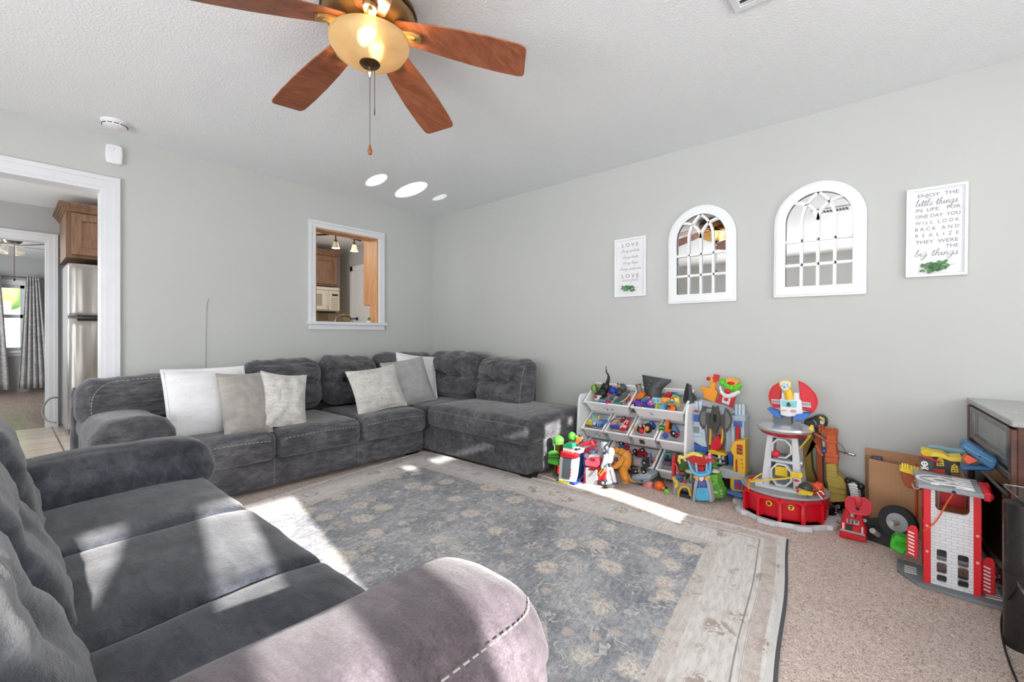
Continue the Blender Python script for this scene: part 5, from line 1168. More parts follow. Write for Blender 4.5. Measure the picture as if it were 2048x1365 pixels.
# bottom row
toy('toy_motorbike', 'blue and red toy motorbike at the back of the wide bottom bin', 'toy motorbike', 1246, 902, -.17, [('frame', '#3f6cb4', B().pp([(1235, 896), (1240, 890), (1252, 894), (1254, 900), (1244, 899)], -.18, .02)), ('tank', '#dfe0da', B().ps(1239, 897, 1252, 901, -.175, .02, .004)), ('fairing', '#c02a3a', B().pl(1252, 890, 4, -.17).pl(1256, 895, 3.4, -.17))] + wheels([(1243, 887)], 5.2, -.165), GB)
toy('toy_figure', 'small red and magenta toy figure beside the toy motorbike', 'toy figure', 1257, 915, -.21, [('torso', '#b8233e', B().pt([(1253, 905), (1255, 898), (1258, 894)], [3, 3.4, 2.6], -.20)), ('head', '#d23a3a', B().pl(1259, 903, 3.4, -.215)), ('legs', '#c25a9e', B().pl(1257, 909, 3.6, -.22).pl(1262, 908, 2.8, -.22))], GB)
toy('toy_buggy', 'red toy buggy with big black wheels in the wide bottom bin', 'toy car', 1280, 922, -.20, [('body', '#c81f2c', B().pp([(1268, 908), (1276, 903), (1288, 905), (1294, 911), (1290, 917), (1278, 916)], -.21, .035)), ('cage', '#8e1620', B().pt([(1276, 904), (1279, 899), (1286, 901), (1289, 906)], 1.2, -.20))] + wheels([(1270, 903), (1285, 901), (1286, 915), (1269, 912)], 4.6, -.222, .014), GB)
toy('toy_figure', 'blue and yellow toy figure at the right of the wide bottom bin', 'toy figure', 1302, 930, -.23, [('torso', '#2d4a9a', B().pt([(1301, 912), (1303, 920), (1304, 927)], [2.4, 3.6, 3], -.235)), ('arm', '#e2b44a', B().pt([(1296, 916), (1300, 919), (1298, 927)], 1.8, -.24)), ('arm', '#d8763a', B().pt([(1305, 918), (1309, 921), (1307, 925)], 1.8, -.24)), ('head', '#4464b8', B().pl(1301, 909, 2.6, -.235))], GB)
toy('toy_car', 'teal and white toy car in the right bottom bin', 'toy car', 1334, 922, -.20, [('body', '#4f8f8a', B().ps(1327, 908, 1342, 920, -.21, .03, .008)), ('window', '#22343a', B().pb(1332, 911, 1338, 916, -.213, .005)), ('bumper', '#2a2e30', B().ps(1328, 918, 1342, 922, -.213, .02, .004))], GB)
toy('toy_car', 'flat purple toy car under the teal car in the right bottom bin', 'toy car', 1333, 933, -.245, [('body', '#6b5a86', B().ps(1325, 926, 1341, 931, -.246, .03, .004)), ('wing', '#4a3d63', B().pb(1327, 924, 1339, 926, -.242, .01))], GB)
toy('toy_barn', 'brown and red toy hut at the right of the right bottom bin', 'toy', 1352, 930, -.20, [('roof', '#7a4a24', B().pp([(1343, 916), (1352, 908), (1358, 911), (1357, 920), (1350, 922)], -.21, .03)), ('wall', '#9c2226', B().ps(1344, 917, 1356, 930, -.205, .025, .004)), ('door', '#3c1512', B().pb(1347, 921, 1352, 930, -.208, .004))], GB)
# ================================================================ toys standing on the carpet, left to right
RD, GR_, BLU, YEL, LB = '#cf1f2e', '#8b9094', '#2f5fb4', '#e2b52c', '#6fb4d8'
# garage ramp
x = -.70
g = toy('toy_garage', 'blue and white toy garage ramp with red top next to the chaise', 'toy garage', 1135, 972, x, [
    ('shell', '#e9eaec', B().pp([(1117, 968), (1120, 914), (1152, 919), (1146, 972)], x, .05)),
    ('ramp_door', '#56606a', B().pp([(1123, 957), (1126, 914), (1143, 917), (1139, 960)], x - .006, .012), None, .002),
    ('roof_bar', RD, B().pp([(1119, 914), (1121, 904), (1152, 911), (1150, 919)], x - .012, .05), None, .004),
    ('base', '#24449c', B().pp([(1113, 972), (1114, 960), (1149, 966), (1148, 976)], x - .008, .22)),
    ('entry_lip', '#d7e22e', B().pp([(1116, 967), (1117, 961), (1137, 966), (1136, 971)], x - .018, .02), 'lime entry lip'),
    ('side_wall', '#3a78bc', TB().add([onX(1152, 919, x + .03), onX(1146, 973, x + .03), onX(1172, 945, x + .25), onX(1170, 905, x + .25), onX(1150, 918, x + .05), onX(1144, 971, x + .05), onX(1170, 944, x + .27), onX(1168, 904, x + .27)], [(0, 1, 2, 3), (7, 6, 5, 4), (0, 4, 5, 1), (1, 5, 6, 2), (2, 6, 7, 3), (3, 7, 4, 0)])),
    ('back_block', '#2f68b0', B().pb(1122, 912, 1150, 962, x + .05, .17))])
for (a, b) in ((1116, 934), (1115.5, 940), (1115, 946), (1140, 940), (1139.5, 946), (1139, 952)): part('red_marker', B().ps(a - 1.6, b - 2, a + 1.6, b + 2, x - .006, .01, .002), PL('#c9202c'), g, world=True)
part('hazard_stripe', B().pp([(1150, 966), (1168, 948), (1169, 951), (1151, 970)], x + .035, .01), PL('#15213f'), g, world=True)
toy('toy_truck', 'green and white toy recycling truck parked on top of the toy garage', 'toy truck', 1140, 909, -.66, [
    ('hopper', '#1f8a62', B().pp([(1125, 903), (1126, 891), (1131, 887), (1145, 888), (1145, 906)], -.665, .05), None, .004), ('cab', '#e8eaea', B().pp([(1144, 906), (1145, 896), (1152, 897), (1162, 900), (1160, 908)], -.665, .05), None, .003), ('>windscreen', '#2b3338', B().pb(1150, 898, 1155, 901, -.668, .006)), ('>window', '#2b3338', B().pb(1157, 897.5, 1160, 900, -.668, .006)),
    ('skirt', '#bfc6c4', B().pb(1126, 900, 1145, 904, -.668, .02))] + wheels([(1130, 906), (1137, 907), (1150, 908.5)], 2.8, -.67))
toy('toy_palm_tree', 'green-topped toy tree with brown trunk and hanging green cage by the chaise', 'toy tree', 1110, 953, -.62, [
    ('trunk', '#8a5426', B().pt([(1110, 953), (1111, 930), (1115, 905), (1119, 886)], [3, 2.6, 5, 6], -.62)), ('canopy', '#5ed03e', B().pl(1117, 881, 11, -.62, (1, 1.0, .85)).pl(1117, 887, 10, -.62, (1, 1.05, .35))),
    ('lookout_cab', '#7d3f1d', B().ps(1111, 891, 1124, 905, -.61, .05, .008)), ('foot', '#3f8f34', B().ps(1105, 948, 1113, 954, -.63, .05, .006))])
cgr = TB()
for k in range(7): cgr.pt([(1098 + k * 3, 924 - abs(k - 3) * .0), (1098.5 + k * 3, 905), (1104 + k * 1.0, 903)], .55, -.66, 5, 0)
for yy in (906, 913, 920, 926): cgr.pt([(1096.5, yy), (1117.5, yy + 1)], .6, -.66, 5, 0)
cgr.pt([(1098, 906), (1101, 903), (1109, 902), (1116, 905)], .7, -.66, 5, 2).pb(1096, 924, 1117, 927, -.67, .05)
toy('toy_cage', 'lime green toy cage hanging on the toy tree', 'toy cage', 1107, 927, -.66, [('bars', '#66d84c', cgr), ('hanger', '#66d84c', B().pt([(1109, 903), (1109, 892)], .7, -.65, 5, 0))])
toy('toy_hut', 'green domed toy hut behind the recycling truck', 'toy', 1144, 893, -.52, [('roof', '#58b83a', B().pl(1144, 873, 8, -.52, (1, 1, 1.1)).pp([(1137, 874), (1151, 872), (1152, 876), (1138, 880)], -.54, .05)), ('post', '#8a6a3a', B().pt([(1139, 893), (1138, 878)], 1.5, -.53, 6, 0)), ('wall', '#c78a62', B().pb(1141, 876, 1149, 892, -.52, .04))])
dm = B().pl(1157, 880, 8, -.50)
for k in range(14): a = 2 * PI * k / 14; dm.pt([(1157 + 6 * math.cos(a), 880 + 6 * math.sin(a)), (1157 + 12 * math.cos(a), 879 + 11 * math.sin(a))], [2.4, .4], -.49, 5, 0)
toy('toy_spiky_animal', 'blue-purple spiky toy animal near the chaise end', 'toy animal', 1160, 893, -.49, [('quills', '#5966a8', dm)])
toy('toy_dragon', 'orange toy dragon with spread wings beside the spiky animal', 'toy creature', 1153, 893, -.56, [('body', '#e0722e', B().pt([(1146, 889), (1152, 886), (1158, 881), (1163, 877)], [2, 4, 3.4, 2], -.56)), ('wing', '#ef9450', B().pp([(1152, 884), (1153, 872), (1158, 876), (1164, 873), (1162, 883)], -.57, .006)), ('head', '#e0722e', B().pl(1164, 877, 2.8, -.56))])
# red launcher and blue slope
x = -.55
toy('toy_launcher', 'red frame toy launcher with pale blue slope behind the fire truck', 'toy', 1176, 940, x, [
    ('frame', '#d93246', B().pp([(1162, 894), (1163, 886), (1184, 882), (1186, 890)], x, .06).pp([(1162, 902), (1183, 892), (1189, 897), (1166, 908)], x - .01, .05), None, .003), ('arm_rail', '#e0505c', B().pt([(1184, 884), (1190, 896), (1192, 902)], 1.6, x, 6, 0)),
    ('slope', '#7fb0d4', B().pp([(1166, 932), (1168, 908), (1180, 898), (1187, 902), (1186, 925), (1176, 940)], x, .06)), ('wheel_cover', '#b43a46', B().pw(1174, 912, 8, x - .012, .02)), ('>cover_plate', '#c9ccd0', B().pw(1174, 912, 5.5, x - .02, .012)), ('leg', '#d9dcde', B().pb(1168, 930, 1184, 944, x, .05))], z=.0)
# fire truck
x = -.63
ft = toy('toy_fire_truck', 'red toy fire truck standing with grey grille and pink rescue box on its top', 'toy truck', 1188, 975, x, [
    ('body', RD, B().pp([(1166, 970), (1167, 942), (1175, 934), (1206, 932), (1212, 946), (1209, 968), (1200, 974)], x, .12), None, .006), ('grille', '#b4b9bb', B().pb(1171, 941, 1194, 972, x - .012, .014), None, .003),
    ('bumper', '#d9dcdf', B().pp([(1165, 973), (1166, 968), (1201, 972), (1212, 966), (1212, 970), (1201, 977)], x - .02, .13), None, .003), ('ladder_panel', '#e0a44c', B().pp([(1196, 948), (1205, 936), (1210, 940), (1200, 953)], x - .012, .015))] + wheels([(1207, 966)], 7, x - .012, .02, 'x', '#3b3d40') +
    [('cargo_tray', '#7a1a20', B().pp([(1176, 941), (1182, 935), (1194, 936), (1190, 942)], x - .014, .02))])
for k in range(4): part('rung', B().pt([(1199 + k * 2.4, 950 - k * 3), (1201.5 + k * 2.4, 944.5 - k * 3)], .8, x - .03, 5, 0), PL('#23180c'), ft, world=True)
toy('toy_rescue_box', 'pink-red toy box with white lid resting on the toy fire truck', 'toy box', 1185, 936, x, [('case', '#e8586a', B().pp([(1170, 932), (1170, 921), (1176, 917), (1198, 918), (1200, 930), (1193, 936)], x - .01, .08), None, .004), ('lid', '#eceaea', B().pp([(1177, 917), (1178, 910), (1199, 911), (1199, 919)], x + .03, .05), None, .003), ('slot', '#8e1f30', B().pb(1181, 918, 1190, 922, x - .013, .006))])
# robot
x = -.60
M_rb = PL('#d5d7de')
toy('toy_robot', 'tall white and grey toy robot figure standing beside the fire truck', 'toy robot', 1225, 973, x, [
    ('torso', '#b0b3bc', B().pl(1217, 916, 11, x, (1, .85, 1.25)).pl(1216, 934, 7, x, (1, 1, 1))), ('head', '#9fa3a8', B().ps(1201, 887, 1209, 898, x - .01, .04, .004)), ('visor', '#a3a7b0', B().pp([(1206, 900), (1212, 896), (1216, 903), (1210, 908)], x - .02, .03)), ('antenna_arm', '#2a2c30', B().pt([(1214, 889), (1209, 896), (1213, 904), (1206, 908)], 1.6, x - .03)), ('wing', '#a9abb3', B().pp([(1196, 905), (1206, 888), (1208, 906), (1200, 925)], x + .02, .012)),
    ('shoulder', '#bcbfc8', B().pl(1222, 905, 8, x, (1, .9, 1.2))), ('arm', '#b3c9d6', B().pt([(1212, 912), (1209, 925), (1206, 936)], [5, 4.6, 5], x - .03)), ('leg', '#b6b8c2', B().pt([(1213, 938), (1216, 955), (1221, 968)], [5, 6, 5], x)), ('leg', '#adafb8', B().pt([(1222, 936), (1226, 950), (1230, 966)], [4.4, 4.6, 4], x + .03)),
    ('foot', '#4c4e52', B().pl(1220, 972, 8, x - .01, (1.4, 1.1, .45))), ('foot', '#3a3c40', B().pl(1231, 967, 5, x + .03, (1.4, 1, .5))), ('hand', '#2f3135', B().pl(1219, 931, 4, x - .04))], z=0)
# orange monster
x = -.50
M_or = plain('#d08a2c', .5, 0, .12, 30)
toy('toy_monster', 'bulky orange toy monster figure leaning against the bins', 'toy figure', 1252, 965, x, [
    ('body', M_or, B().pt([(1232, 902), (1243, 905), (1251, 913), (1250, 928), (1246, 940), (1250, 955), (1255, 963)], [5, 8, 11, 12, 9.5, 9, 8, 5], x, 12, 5).pt([(1247, 915), (1241, 925), (1233, 932), (1226, 934)], [5, 6, 6, 5], x - .05, 10).pt([(1256, 916), (1258, 926), (1256, 934)], [6, 5, 4], x + .02, 10)),
    ('head', M_or, B().pl(1232, 902, 8.5, x - .01, (1, 1.1, .9)).pl(1228, 897, 3, x).pl(1226, 903, 4, x - .01)), ('>jaw', '#e8c994', B().pl(1230, 909, 4, x - .02, (1, 1.2, .5))), ('chest_plate', '#8e5a2c', B().pl(1232, 919, 4.5, x - .02)),
    ('tail', M_or, B().pt([(1254, 950), (1260, 960), (1268, 964), (1273, 965)], [4, 3, 1.6, .8], x + .03)), ('foot', M_or, B().pl(1251, 965, 6, x - .02, (1.3, 1, .4)))], z=0)
# black and chrome wreck on grey base
x = -.42
mb = B().pp([(1263, 966), (1263, 951), (1290, 946), (1302, 952), (1300, 962), (1285, 968)], x, .12)
toy('toy_launch_pad', 'pale grey-blue toy launch base on the carpet behind the orange monster', 'toy', 1283, 966, x, [('plate', '#9fb0bc', mb, None, .005), ('front_lip', '#8698a6', B().pp([(1263, 966), (1264, 961), (1300, 958), (1299, 964)], x - .008, .01)), ('button', '#2a2c30', B().pl(1284, 963, 2.2, x - .01))], z=0)
toy('toy_vehicle', 'black and chrome toy vehicle chassis with grey panel on the launch base', 'toy vehicle', 1273, 950, x, [
    ('chassis', '#2e3033', B().pp([(1256, 940), (1258, 918), (1272, 914), (1292, 918), (1293, 938), (1276, 946)], x + .02, .06), None, .004), ('panel', '#7f858a', B().pb(1265, 918, 1284, 931, x + .008, .014)), ('>screen', '#a88f92', B().pb(1268, 920, 1281, 929, x + .004, .006)), ('exhaust', MT('#c3c7ca'), B().pt([(1260, 936), (1270, 938), (1278, 944), (1288, 946)], 2.4, x + .012).pt([(1258, 926), (1262, 930)], 2.4, x + .01)),
    ('engine', MT('#9a9ea2'), B().ps(1269, 934, 1281, 944, x + .01, .02, .004))] + wheels([(1261, 938), (1272, 943), (1289, 926), (1288, 944)], 4.6, x + .006, .016))
# nets, discs and balls
mb = B(); xx = xf(1318, 955)
M_net = plain('#4fae9a', .4); M_lime = PL('#74cf3c')
toy('toy_net', 'teal and lime hoop net lying on the carpet in front of the bins', 'toy net', 1320, 962, xf(1320, 958), [
    ('hoop', M_net, B().pt([onp for onp in [(1298 + 0, 956), (1306, 951), (1318, 950), (1330, 953), (1344, 958), (1346, 966), (1340, 973), (1326, 967), (1310, 960), (1299, 958)]], 1.8, xf(1320, 958), 8)), ('hoop_top', M_lime, B().pt([(1320, 952), (1330, 953.5), (1344, 958.5)], 2.5, xf(1320, 958) - .01, 8)), ('mesh', plain('#c9a0a2', .6), B().pt([(1312, 961), (1326, 966), (1342, 971)], 1.0, xf(1320, 962), 6).pt([(1330, 956), (1334, 969)], .6, xf(1320, 962), 5, 0).pt([(1318, 953), (1322, 964)], .6, xf(1320, 962), 5, 0))])
mb = TB(); P = onZ(1298, 970, .02); mb.lathe([(.0, .03), (.016, .025), (.028, .01), (.038, -.016), (.035, -.016), (.025, .008), (0, .026)], (P.x, P.y, .021), 20, (R(25), R(-35), 0))
toy('toy_scoop', 'translucent pink toy scoop cup beside the orange ball', 'toy scoop', 1298, 976, xf(1298, 975), [('cup', plain('#d98f90', .3), mb)])
def floorball(name, label, a, b, r, col, extra=()):
    p = onZ(a, b, 0); k = (p - CAM).dot(FW) / FPX * r
    return toy(name, label, 'toy ball', a, b, p.x, [('ball', col, TB().ball((p.x, p.y, k), k, 18, 12))] + list(extra), z=0)
floorball('toy_ball', 'bright orange balloon-like ball on the carpet near the pink scoop', 1318, 981, 9, '#f06a24', [('nozzle', '#f58a3c', B().pt([(1323, 976), (1330, 977.5)], [4, 1.6], xf(1318, 981), 10, 2))])
floorball('toy_ball', 'small neon green ball on the carpet in front of the orange ball', 1333, 988, 4.6, '#6edb1c')
toy('toy_stick', 'thin red and white toy stick lying over the net', 'toy stick', 1330, 972, xf(1330, 972), [('shaft', '#c9243c', B().pt([(1325, 963), (1331, 973)], 1.3, xf(1330, 972), 7, 0)), ('tip', '#2c1b5a', B().pl(1332, 976, 3, xf(1332, 978), (1, 1, .7)))], z=0)
p = onZ(1313, 951, 0)
toy('toy_disc', 'yellow toy starfish disc on the carpet under the right bottom bin', 'toy disc', 1313, 951, p.x, [('disc', '#dfb92e', TB().lathe([(0, .012), (.028, .012), (.032, .006), (.03, 0), (0, 0)], (p.x, p.y, 0), 10)), ('rim', '#c9a224', TB().lathe([(.02, .012), (.024, .015), (.026, .012)], (p.x, p.y, 0), 16))])
# red crane arm
x = -.36
toy('toy_ladder', 'red toy crane arm with hooked ladder standing in front of the bins', 'toy ladder', 1347, 955, x, [('mast', '#d8303c', B().ps(1343, 914, 1349, 956, x, .03, .004)), ('ladder_hook', '#dc3a44', B().pt([(1346, 926), (1352, 930), (1355, 940), (1358, 946), (1366, 948)], 2.0, x - .01, 8)), ('foot_pad', '#e0505a', B().pl(1365, 947.5, 3.4, x - .01, (1, 1, .6)))], z=0)
# grey arch with yellow trim
x = -.43
ar = [(1346, 1000), (1346, 958), (1352, 953), (1356, 966), (1384, 968), (1384, 998), (1380, 998), (1380, 980), (1374, 974), (1366, 973), (1360, 977), (1356, 984), (1355, 1000)]
toy('toy_archway', 'grey toy archway with yellow zigzag trim beside the small lookout tower', 'toy', 1362, 1000, x, [
    ('wall', '#9a9ea4', B().pp(ar, x, .09), None, .003), ('arch_trim', '#e6bc34', B().pt([(1357, 995), (1358, 982), (1364, 975), (1371, 974), (1378, 979), (1381, 992)], 2.6, x - .006, 8)), ('corner_trim', '#e8c23e', B().pt([(1347, 954), (1349, 961), (1354, 966), (1351, 975)], 3, x - .008, 8)), ('platform', '#3d6fc0', B().pl(1357, 954, 9, x + .03, (1, 1, .35))), ('hatch', '#6d7278', B().pl(1375, 965, 6, x + .02, (1, 1, .7))), ('>light', '#d2232e', B().pl(1369, 964, 3.4, x - .0)), ('sill', '#3a3d42', B().pb(1358, 992, 1378, 996, x - .01, .06))], z=0)
# small lookout tower
x = -.47
tw = toy('toy_lookout', 'small toy lookout tower with red roof dish, blue ring and light blue ramp', 'toy tower', 1403, 1004, x, [
    ('legs', '#a9adb4', B().pp([(1384, 1004), (1388, 970), (1392, 953), (1398, 953), (1394, 975), (1390, 1005)], x, .05).pp([(1425, 1004), (1420, 972), (1414, 953), (1409, 953), (1414, 975), (1419, 1005)], x, .05), None, .002), ('ramp', '#58b4de', B().pp([(1389, 1001), (1394, 977), (1413, 977), (1419, 1002), (1404, 1003)], x - .012, .03), None, .004), ('>ramp_ring', '#4aa2cc', B().pt([(1404 + 4.5 * math.cos(a), 984 + 4.2 * math.sin(a)) for a in [2 * PI * i / 16 for i in range(17)]], .6, x - .014, 5, 0)),
    ('panel', '#4470c0', B().pb(1397, 964, 1411, 977, x - .004, .03)), ('>slot', '#8e1a22', B().pb(1401, 972, 1406, 974, x - .007, .006)), ('badge_wings', '#ecc63a', B().pp([(1386, 953), (1397, 953), (1399, 962), (1392, 960)], x - .012, .01).pp([(1421, 953), (1409, 953), (1408, 962), (1415, 960)], x - .012, .01)), ('badge', '#c9202c', B().pp([(1397, 953), (1409, 953), (1409, 960), (1403, 966), (1397, 960)], x - .02, .012)), ('>badge_plate', '#e9e4e4', B().pp([(1398.5, 954.5), (1407.5, 954.5), (1407.3, 959.5), (1403, 964), (1398.7, 959.5)], x - .023, .006)),
    ('ring', '#5fb2e0', B().pt([(1376, 922), (1382, 938), (1390, 948), (1403, 951), (1416, 947), (1420, 935), (1421, 924)], [2, 2.6, 3.4, 3.6, 3.4, 2.6, 2], x - .03, 10).pp([(1385, 944), (1420, 944), (1414, 954), (1392, 954)], x - .02, .08), None),
    ('strut', '#74c0e6', B().pt([(1392, 926), (1394, 944)], 2, x - .03, 8, 0).pt([(1414, 928), (1413, 944)], 2, x - .03, 8, 0)), ('seat', '#c31f30', B().ps(1395, 935, 1408, 944, x - .01, .04, .006)), ], z=0)
p = onX(1400, 922, x + .03); k = scl(1400, 922, x)
part('roof_dish', TB().lathe([(0, -k * 10), (k * 12, -k * 9), (k * 22, -k * 3), (k * 28.5, k * 3), (k * 27.5, k * 4), (k * 20, k * 1), (k * 10, -k * 1), (0, -k * 1.5)], (p.x, p.y, p.z), 30, (0, R(-14), 0), .75), PL('#d9342e'), tw, world=True)
toy('toy_dragon', 'pale yellow toy dragon stretched over the red roof dish', 'toy creature', 1385, 918, x, [('body', '#e6d878', B().pt([(1357, 924), (1359, 914), (1366, 916), (1375, 912), (1386, 908), (1396, 910), (1405, 913)], [2, 3.4, 3, 3.2, 3.6, 3.6, 2.4], x - .02, 8)), ('leg', '#dccb5c', B().pt([(1359, 916), (1359, 924), (1360, 928)], 2.2, x - .02, 7)), ('crest', '#62953c', B().pp([(1385, 909), (1390, 905), (1402, 907), (1408, 912)], x + .0, .02))])
toy('toy_pig', 'small pink toy figure standing at the edge of the red roof dish', 'toy figure', 1419, 922, x, [('body', '#e2869a', B().pl(1419, 915, 4, x).pl(1413, 916, 3, x)), ('head', '#e8909e', B().pl(1419, 909.5, 3, x))])
# green hill with tunnel
x = -.40
toy('toy_hill', 'green toy hill sloping beside the small lookout tower', 'toy', 1432, 997, x, [
    ('mound', '#5da63a', B().pp([(1418, 998), (1418, 951), (1433, 951), (1435, 966), (1438, 972), (1441, 980), (1446, 985), (1446, 997)], x, .10), None, .006), ('tunnel_hole', '#1e4a1a', B().pl(1424, 963, 4.6, x - .001, (.4, 1, 1))), ('stone', '#b9c0a4', B().pl(1429, 985, 5, x - .004, (.4, 1.3, .55)).pl(1441, 982, 2.4, x - .004).pl(1443, 989, 2.4, x - .004, (.5, 1.4, .5))), ('grass_tier', '#76c044', B().pp([(1418, 966), (1418, 951), (1433, 951), (1434, 966), (1426, 974)], x - .006, .03), None, .003)], z=0)
toy('toy_bush', 'dark green bushy toy tree behind the small lookout tower', 'toy tree', 1368, 950, -.30, [('foliage', plain('#4c6b30', .8, 0, .4, 60), B().pl(1367, 930, 10, -.30).pl(1362, 938, 9, -.31).pl(1373, 941, 9, -.30).pl(1370, 950, 9, -.29).pl(1364, 948, 7, -.30)), ('trunk', '#5a4a2c', B().pt([(1367, 965), (1367, 950)], 3, -.30, 8, 0))], z=0)
for (a, r, lab) in ((1381, 12, 'left'), (1423, 10, 'right')): pass
toy('toy_platform', 'cream oval toy platform behind the lookout tower, left of it', 'toy', 1382, 946, -.38, [('plate', '#d9d0c4', B().pl(1382, 944, 11, -.38, (.8, 1, .32))), ('post', '#b9b0a4', B().pt([(1382, 990), (1382, 946)], 2, -.38, 8, 0))], z=0)
toy('toy_platform', 'cream oval toy platform between the lookout tower and the castle steps', 'toy', 1428, 944, -.36, [('plate', '#d9d0c4', B().pl(1428, 943, 11, -.36, (.8, 1, .35))), ('post', '#b9b0a4', B().pt([(1428, 975), (1428, 945)], 2, -.33, 8, 0))], z=0)
# ================================================================ castle playset
M_cas = PL('#c6d6e2'); M_cas2 = PL('#b2c4d2'); x = -.16
cs_ = toy('toy_castle', 'pale blue toy castle playset with twin towers against the wall', 'toy castle', 1436, 995, x, [
    ('tower', M_cas, B().pp([(1381, 880), (1380, 826), (1404, 826), (1408, 855), (1411, 880), (1414, 895), (1405, 894)], x, .10), None, .003), ('>cap', M_cas2, B().pp([(1380, 830), (1379, 823), (1406, 823), (1406, 830)], x - .008, .12), None, .003),
    ('tower', M_cas, B().pp([(1463, 900), (1462, 838), (1488, 840), (1489, 900)], x, .10), None, .003), ('>cap', M_cas2, B().pp([(1461, 842), (1461, 832), (1491, 834), (1491, 844)], x - .008, .12), None, .003),
    ('gate_wall', M_cas2, B().pp([(1404, 826), (1412, 818), (1452, 820), (1466, 836), (1462, 905), (1450, 902), (1452, 880), (1452, 850), (1414, 850), (1413, 882), (1420, 905), (1408, 902)], x + .03, .03), None, .002),
    ('back_panel', '#8f9294', B().pp([(1412, 848), (1455, 848), (1458, 880), (1447, 906), (1420, 903), (1412, 882)], x + .07, .01)),
    ('parapet', '#a9adb2', B().pp([(1392, 806), (1400, 799), (1434, 806), (1466, 817), (1471, 826), (1462, 830), (1438, 820), (1404, 812)], x + .05, .06), 'grey rooftop platform', .003), ('battlement', M_cas2, B().pb(1398, 805, 1404, 826, x + .05, .04).pb(1388, 803, 1394, 826, x + .05, .04)),
    ('lower_wing', '#3f6cc0', B().pp([(1384, 884), (1405, 894), (1414, 897), (1412, 912), (1386, 908)], x + .01, .06), None, .003), ('deck', '#a9adb0', B().pp([(1424, 945), (1440, 936), (1470, 944), (1490, 952), (1488, 960), (1450, 958)], x - .12, .18), None, .004),
    ('lower_door', '#3f6cc0', B().pp([(1456, 905), (1464, 902), (1466, 940), (1458, 934)], x + .0, .02)), ('balcony', YEL, B().pp([(1416, 903), (1420, 900), (1450, 908), (1452, 913), (1440, 912), (1418, 908)], x - .05, .10), None, .003),
    ('foot', '#1e2022', B().pp([(1436, 968), (1445, 958), (1462, 962), (1460, 985), (1445, 985)], x - .05, .12)), ('front_step', '#4a78c4', B().pp([(1448, 986), (1452, 982), (1488, 990), (1486, 996), (1482, 997)], x - .16, .10), None, .004), ('support_leg', M_cas2, B().pb(1384, 905, 1396, 985, x + .05, .05).pb(1450, 905, 1462, 985, x + .07, .04))], z=0)
for (a, b) in ((1385, 1390), (1392, 1397), (1399, 1404)): part('battlement', B().pp([(a - 2, 826), (a - 1.5, 803), (a + 4, 804), (a + 4.5, 826)], x + .04, .03), M_cas, cs_, world=True, bev=.003)
for a in (1470, 1477, 1484): part('battlement', B().pp([(a - 1, 834), (a - .5, 809), (a + 5, 810), (a + 5.5, 834)], x + .04, .03), M_cas, cs_, world=True, bev=.003)
for (a, b, c, d) in ((1384, 831, 1400, 843), (1467, 841, 1484, 854)):
    w_ = part('blue_window', B().pb(a, b, c, d, x - .004, .012), PL('#3b6fc8'), cs_, world=True)
    for k in range(4): part('window_bar', B().pb(a + 1 + k * 4.1, b, a + 2 + k * 4.1, d, x - .008, .006), PL('#6b97dc'), w_, world=True)
part('window_opening', B().pb(1385, 855, 1398, 865, x - .003, .01), PL('#8a9298'), cs_, world=True, bev=.002)
part('ledge', B().pp([(1376, 871), (1376, 867), (1402, 868), (1406, 874), (1396, 873)], x - .02, .05), M_cas, cs_, world=True, bev=.003)
part('red_button', B().pl(1393, 823, 5, x - .01, (1, 1, .4)), PL('#cf2632'), cs_, world=True)
part('doorway_shade', B().pb(1469, 857, 1482, 882, x - .003, .008), PL('#77797c'), cs_, world=True)
part('lift_rod', B().pt([(1475.5, 884), (1475.5, 851)], 3.2, x - .018, 10, 0), PL('#cf1d2e'), cs_, 'red lift rod', world=True)
for s_ in (0, 1):
    part('swing_arm', B().pt([(1421 + 17 * s_ + 6 * s_, 858), (1421 + 24 * s_, 872), (1420 + 22 * s_, 890)], 2.2, x - .02, 8), PL('#e6b42c'), cs_, world=True)
part('throne', B().pp([(1420, 899), (1422, 886), (1427, 882), (1430, 872), (1437, 872), (1440, 884), (1443, 888), (1441, 898), (1432, 902)], x - .03, .06), PL('#cc1a2a'), cs_, 'red seat', world=True, bev=.004)
# elevator tower on the castle
x2 = -.27
el = part('elevator_tower', B().pp([(1463, 893), (1466, 884), (1490, 880), (1491, 935), (1490, 958), (1467, 958), (1466, 948), (1466, 912), (1460, 900)], x2, .09), PL('#e3b02e'), cs_, 'yellow elevator tower', world=True, bev=.005)
for k in range(3): part('elevator_slot', B().ps(1473, 891 + k * 7, 1485, 895 + k * 7, x2 - .004, .01, .003), PL(('#b0302a', '#8a2a24', '#7a4a2a')[k]), el, world=True)
part('elevator_track', B().pp([(1471, 948), (1471, 922), (1474, 918), (1475, 948)], x2 - .004, .01), PL('#a83a1c'), el, world=True)
part('elevator_peg', B().pl(1483, 920, 1.6, x2).pl(1484, 928, 1.6, x2).pl(1485, 936, 1.4, x2), PL('#9a7a2a'), el, world=True)
bs = part('elevator_base', B().pp([(1460, 958), (1491, 958), (1490, 985), (1464, 984), (1460, 975)], x2 - .02, .11), PL('#e0ac28'), cs_, 'yellow elevator base', world=True, bev=.005)
part('blue_door', B().pp([(1468, 960), (1480, 961), (1483, 966), (1482, 981), (1468, 979)], x2 - .026, .01), PL('#3d62b8'), bs, world=True, bev=.002)
part('red_badge', B().pb(1472, 966, 1478, 977, x2 - .032, .01), PL('#b0203a'), bs, world=True)
